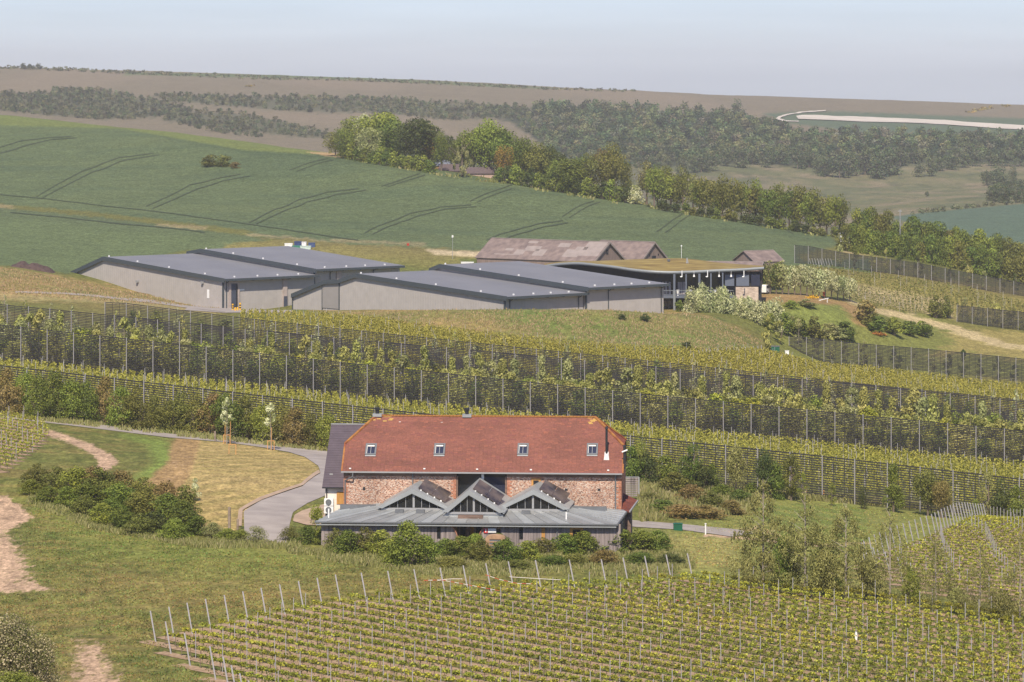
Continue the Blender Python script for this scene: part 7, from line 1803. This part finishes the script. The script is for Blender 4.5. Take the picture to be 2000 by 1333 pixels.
# ------------------------------------------------------------------ long grass and weeds
def grass(name, label, poly, n, h, w, pal, dr, seed, up=(0, 0, 1)):
    r = np.random.default_rng(seed); xs = [q[0] for q in poly]; ys = [q[1] for q in poly]
    c = np.stack([r.uniform(min(xs), max(xs), n * 6), r.uniform(min(ys), max(ys), n * 6)], 1); c = c[in_poly(c[:, 0], c[:, 1], poly)][:n]
    # ground points by interpolation over a coarse lookup
    gx = np.linspace(min(xs), max(xs), 24); gy = np.linspace(min(ys), max(ys), 14)
    LX = np.array([[locate(a, b, *dr) for b in gy] for a in gx])
    fi = np.clip((c[:, 0] - gx[0]) / (gx[1] - gx[0]), 0, 22.999); fj = np.clip((c[:, 1] - gy[0]) / (gy[1] - gy[0]), 0, 12.999)
    i0 = fi.astype(int); j0 = fj.astype(int); a = (fi - i0)[:, None]; b = (fj - j0)[:, None]
    W = (LX[i0, j0] * (1 - a) + LX[i0 + 1, j0] * a) * (1 - b) + (LX[i0, j0 + 1] * (1 - a) + LX[i0 + 1, j0 + 1] * a) * b
    m_ = len(W); keep = fbm(W[:, 0] / 2.5, W[:, 1] / 2.5, 3) > .36; W = W[keep]; m_ = len(W)
    hh = h * (.5 + r.random(m_)); p = np.stack([W[:, 0], W[:, 1], gz(W[:, 0], W[:, 1]) + hh * .35], 1)
    nr = np.stack([r.normal(size=m_) * .5, -np.ones(m_) + r.normal(size=m_) * .4, r.normal(size=m_) * .35], 1)
    nn = nr / np.linalg.norm(nr, axis=1, keepdims=True); u = np.tile([0, 0, 1.0], (m_, 1)) + r.normal(size=(m_, 3)) * .22
    u -= (u * nn).sum(1, keepdims=True) * nn; u /= np.linalg.norm(u, axis=1, keepdims=True); s = np.cross(nn, u)
    ww = (w * (.6 + .8 * r.random(m_)))[:, None]; H_ = hh[:, None]
    cl = pal_cols(m_, pal, r)
    if pal == 'grassl':          # mown turf: the tufts have the colour of the turf they grow in, and leave the bare soil free
        ci = np.clip(np.searchsorted(cols_px, 1000 + F * W[:, 0] / W[:, 1]), 0, len(cols_px) - 1)
        ri = np.array([min(np.searchsorted(rowD[:, a_], b_), len(ks) - 1) for a_, b_ in zip(ci, W[:, 1])])
        cl = colf[ri, ci, :3] * (.8 + .75 * r.random((m_, 1))) * (1 + .12 * r.normal(size=(m_, 3)))
        cl = np.clip(cl, .01, .8); H_ = H_ * (colf[ri, ci, 3:4] + .3 * r.random((m_, 1)) < .5)
    v = np.stack([p - u * H_ * .5 - s * ww * .5, p - u * H_ * .5 + s * ww * .5, p + u * H_ * .5 + s * ww * .3, p + u * H_ * .5 - s * ww * .3], 1).reshape(-1, 3)
    ok_ = (H_[:, 0] > 0); v = v.reshape(-1, 4, 3)[ok_].reshape(-1, 3); cl = cl[ok_]; f = np.arange(len(cl) * 4).reshape(-1, 4); cc = np.repeat(cl, 4, 0)
    tag(link(name, np_mesh(name, v, f, LM, cc), kind='stuff'), label, 'grass')
PAL['grassg'] = [(.20, .205, .065), (.25, .24, .08), (.17, .18, .055), (.29, .26, .12)]
PAL['grassl'] = [(.20, .21, .07), (.15, .17, .055), (.26, .24, .10), (.22, .19, .09), (.18, .20, .06)]
PAL['grassv'] = [(.11, .13, .04), (.14, .155, .05), (.09, .11, .035)]
PAL['grassd'] = [(.33, .25, .12), (.26, .22, .09), (.37, .27, .15), (.22, .22, .08)]
grass('long_grass', 'long rough grass between the barn bushes and the front vineyard', [(560, 1060), (700, 1078), (1340, 1078), (1360, 1112), (1200, 1128), (860, 1128), (640, 1098), (560, 1082)], 26000, .38, .08, 'grassg', (270, 340), 1)
grass('verge_grass', 'long grass on the verge under the left shrub belt', [(0, 800), (330, 836), (640, 872), (640, 884), (330, 852), (0, 815)], 7000, .45, .12, 'grassg', (370, 430), 2)
grass('bank_grass', 'tall dry grass covering the bank before the sheds', [(610, 612), (1000, 604), (1330, 600), (1440, 642), (1488, 668), (1465, 692), (1340, 690), (1000, 660), (700, 622)], 13000, .26, .13, 'grassd', (590, 660), 3)
grass('left_bank_grass', 'dry grass on the bank left of the sheds', [(0, 520), (130, 543), (300, 562), (432, 603), (200, 590), (0, 575)], 6000, .26, .15, 'grassd', (600, 720), 4)
grass('hedge_grass', 'tall grass along the foot of the left lawn hedge', [(60, 968), (200, 1025), (380, 1058), (560, 1062), (560, 1074), (380, 1072), (180, 1036), (50, 985)], 7000, .36, .07, 'grassg', (280, 380), 5)
grass('mound_grass', 'rough tall grass on the mound right of the barn', [(1240, 930), (1450, 938), (1500, 962), (1460, 1005), (1250, 1022)], 9000, .7, .12, 'grassg', (320, 412), 6)
grass('fence_grass', 'rough grass at the foot of the slatted fence on the right', [(1480, 962), (1700, 978), (1880, 996), (1880, 1006), (1700, 988), (1490, 972)], 6000, .6, .11, 'grassg', (330, 412), 7)
grass('hill_edge_grass', 'pale grassy edge between the crop and the hill trees', [(640, 303), (860, 340), (980, 358), (1250, 402), (1640, 468), (1640, 471), (1250, 406), (980, 362), (850, 344), (640, 306)], 5000, .7, .5, 'grassg', (880, 1300), 8)

grass('lawn_grass', 'short uneven grass tufts over the lawn in the left foreground', [(0, 1000), (60, 975), (400, 1075), (900, 1112), (1360, 1118), (1380, 1130), (1030, 1140), (670, 1172), (540, 1196), (300, 1240), (330, 1290), (430, 1340), (0, 1340)], 38000, .09, .12, 'grassl', (225, 360), 21)
grass('vineyard_grass', 'grass growing in the alleys of the front vineyard', [(310, 1262), (540, 1210), (880, 1172), (1380, 1142), (1800, 1196), (2020, 1222), (2020, 1345), (460, 1345)], 16000, .12, .10, 'grassv', (225, 330), 22)
grass('field_grass', 'short grass over the lawn right of the barn', [(1290, 1060), (1480, 985), (1700, 985), (1880, 1005), (1700, 1090), (1450, 1110), (1330, 1110)], 9000, .08, .13, 'grassl', (290, 400), 23)

# ------------------------------------------------------------------ every look-alike gets a label that says which one it is
def ordw(i): return f"{i}{'th' if 10 <= i % 100 <= 20 else {1: 'st', 2: 'nd', 3: 'rd'}.get(i % 10, 'th')}"
_by = {}
for o in C.objects:
    if o.parent is None and o.get("label") and o.get("category"): _by.setdefault(o["label"], []).append(o)
for lb, os_ in _by.items():
    if 1 < len(os_) <= 70:
        os_.sort(key=lambda o: o.location.x / max(o.location.y, 1))
        for i, o in enumerate(os_):
            o["label"] = lb + (", leftmost" if i == 0 else f", {ordw(i + 1)} from left" if i < len(os_) - 1 else ", rightmost")
            if not o.get("group"): o["group"] = lb

# ------------------------------------------------------------------ haze: one closed box of thin air round everything
hz = MB().box(-4200, 5200, -40, 5400, -140, 100).mesh("haze")
m, N, L = new_mat('air'); o_ = N.new("ShaderNodeOutputMaterial"); pv = N.new("ShaderNodeVolumePrincipled")
pv.inputs["Density"].default_value = 0.00008; pv.inputs["Color"].default_value = (.93, .93, 1, 1); pv.inputs["Anisotropy"].default_value = 0.0
L.new(pv.outputs[0], o_.inputs["Volume"]); hz.materials.append(m)
link("haze", hz, kind='stuff')
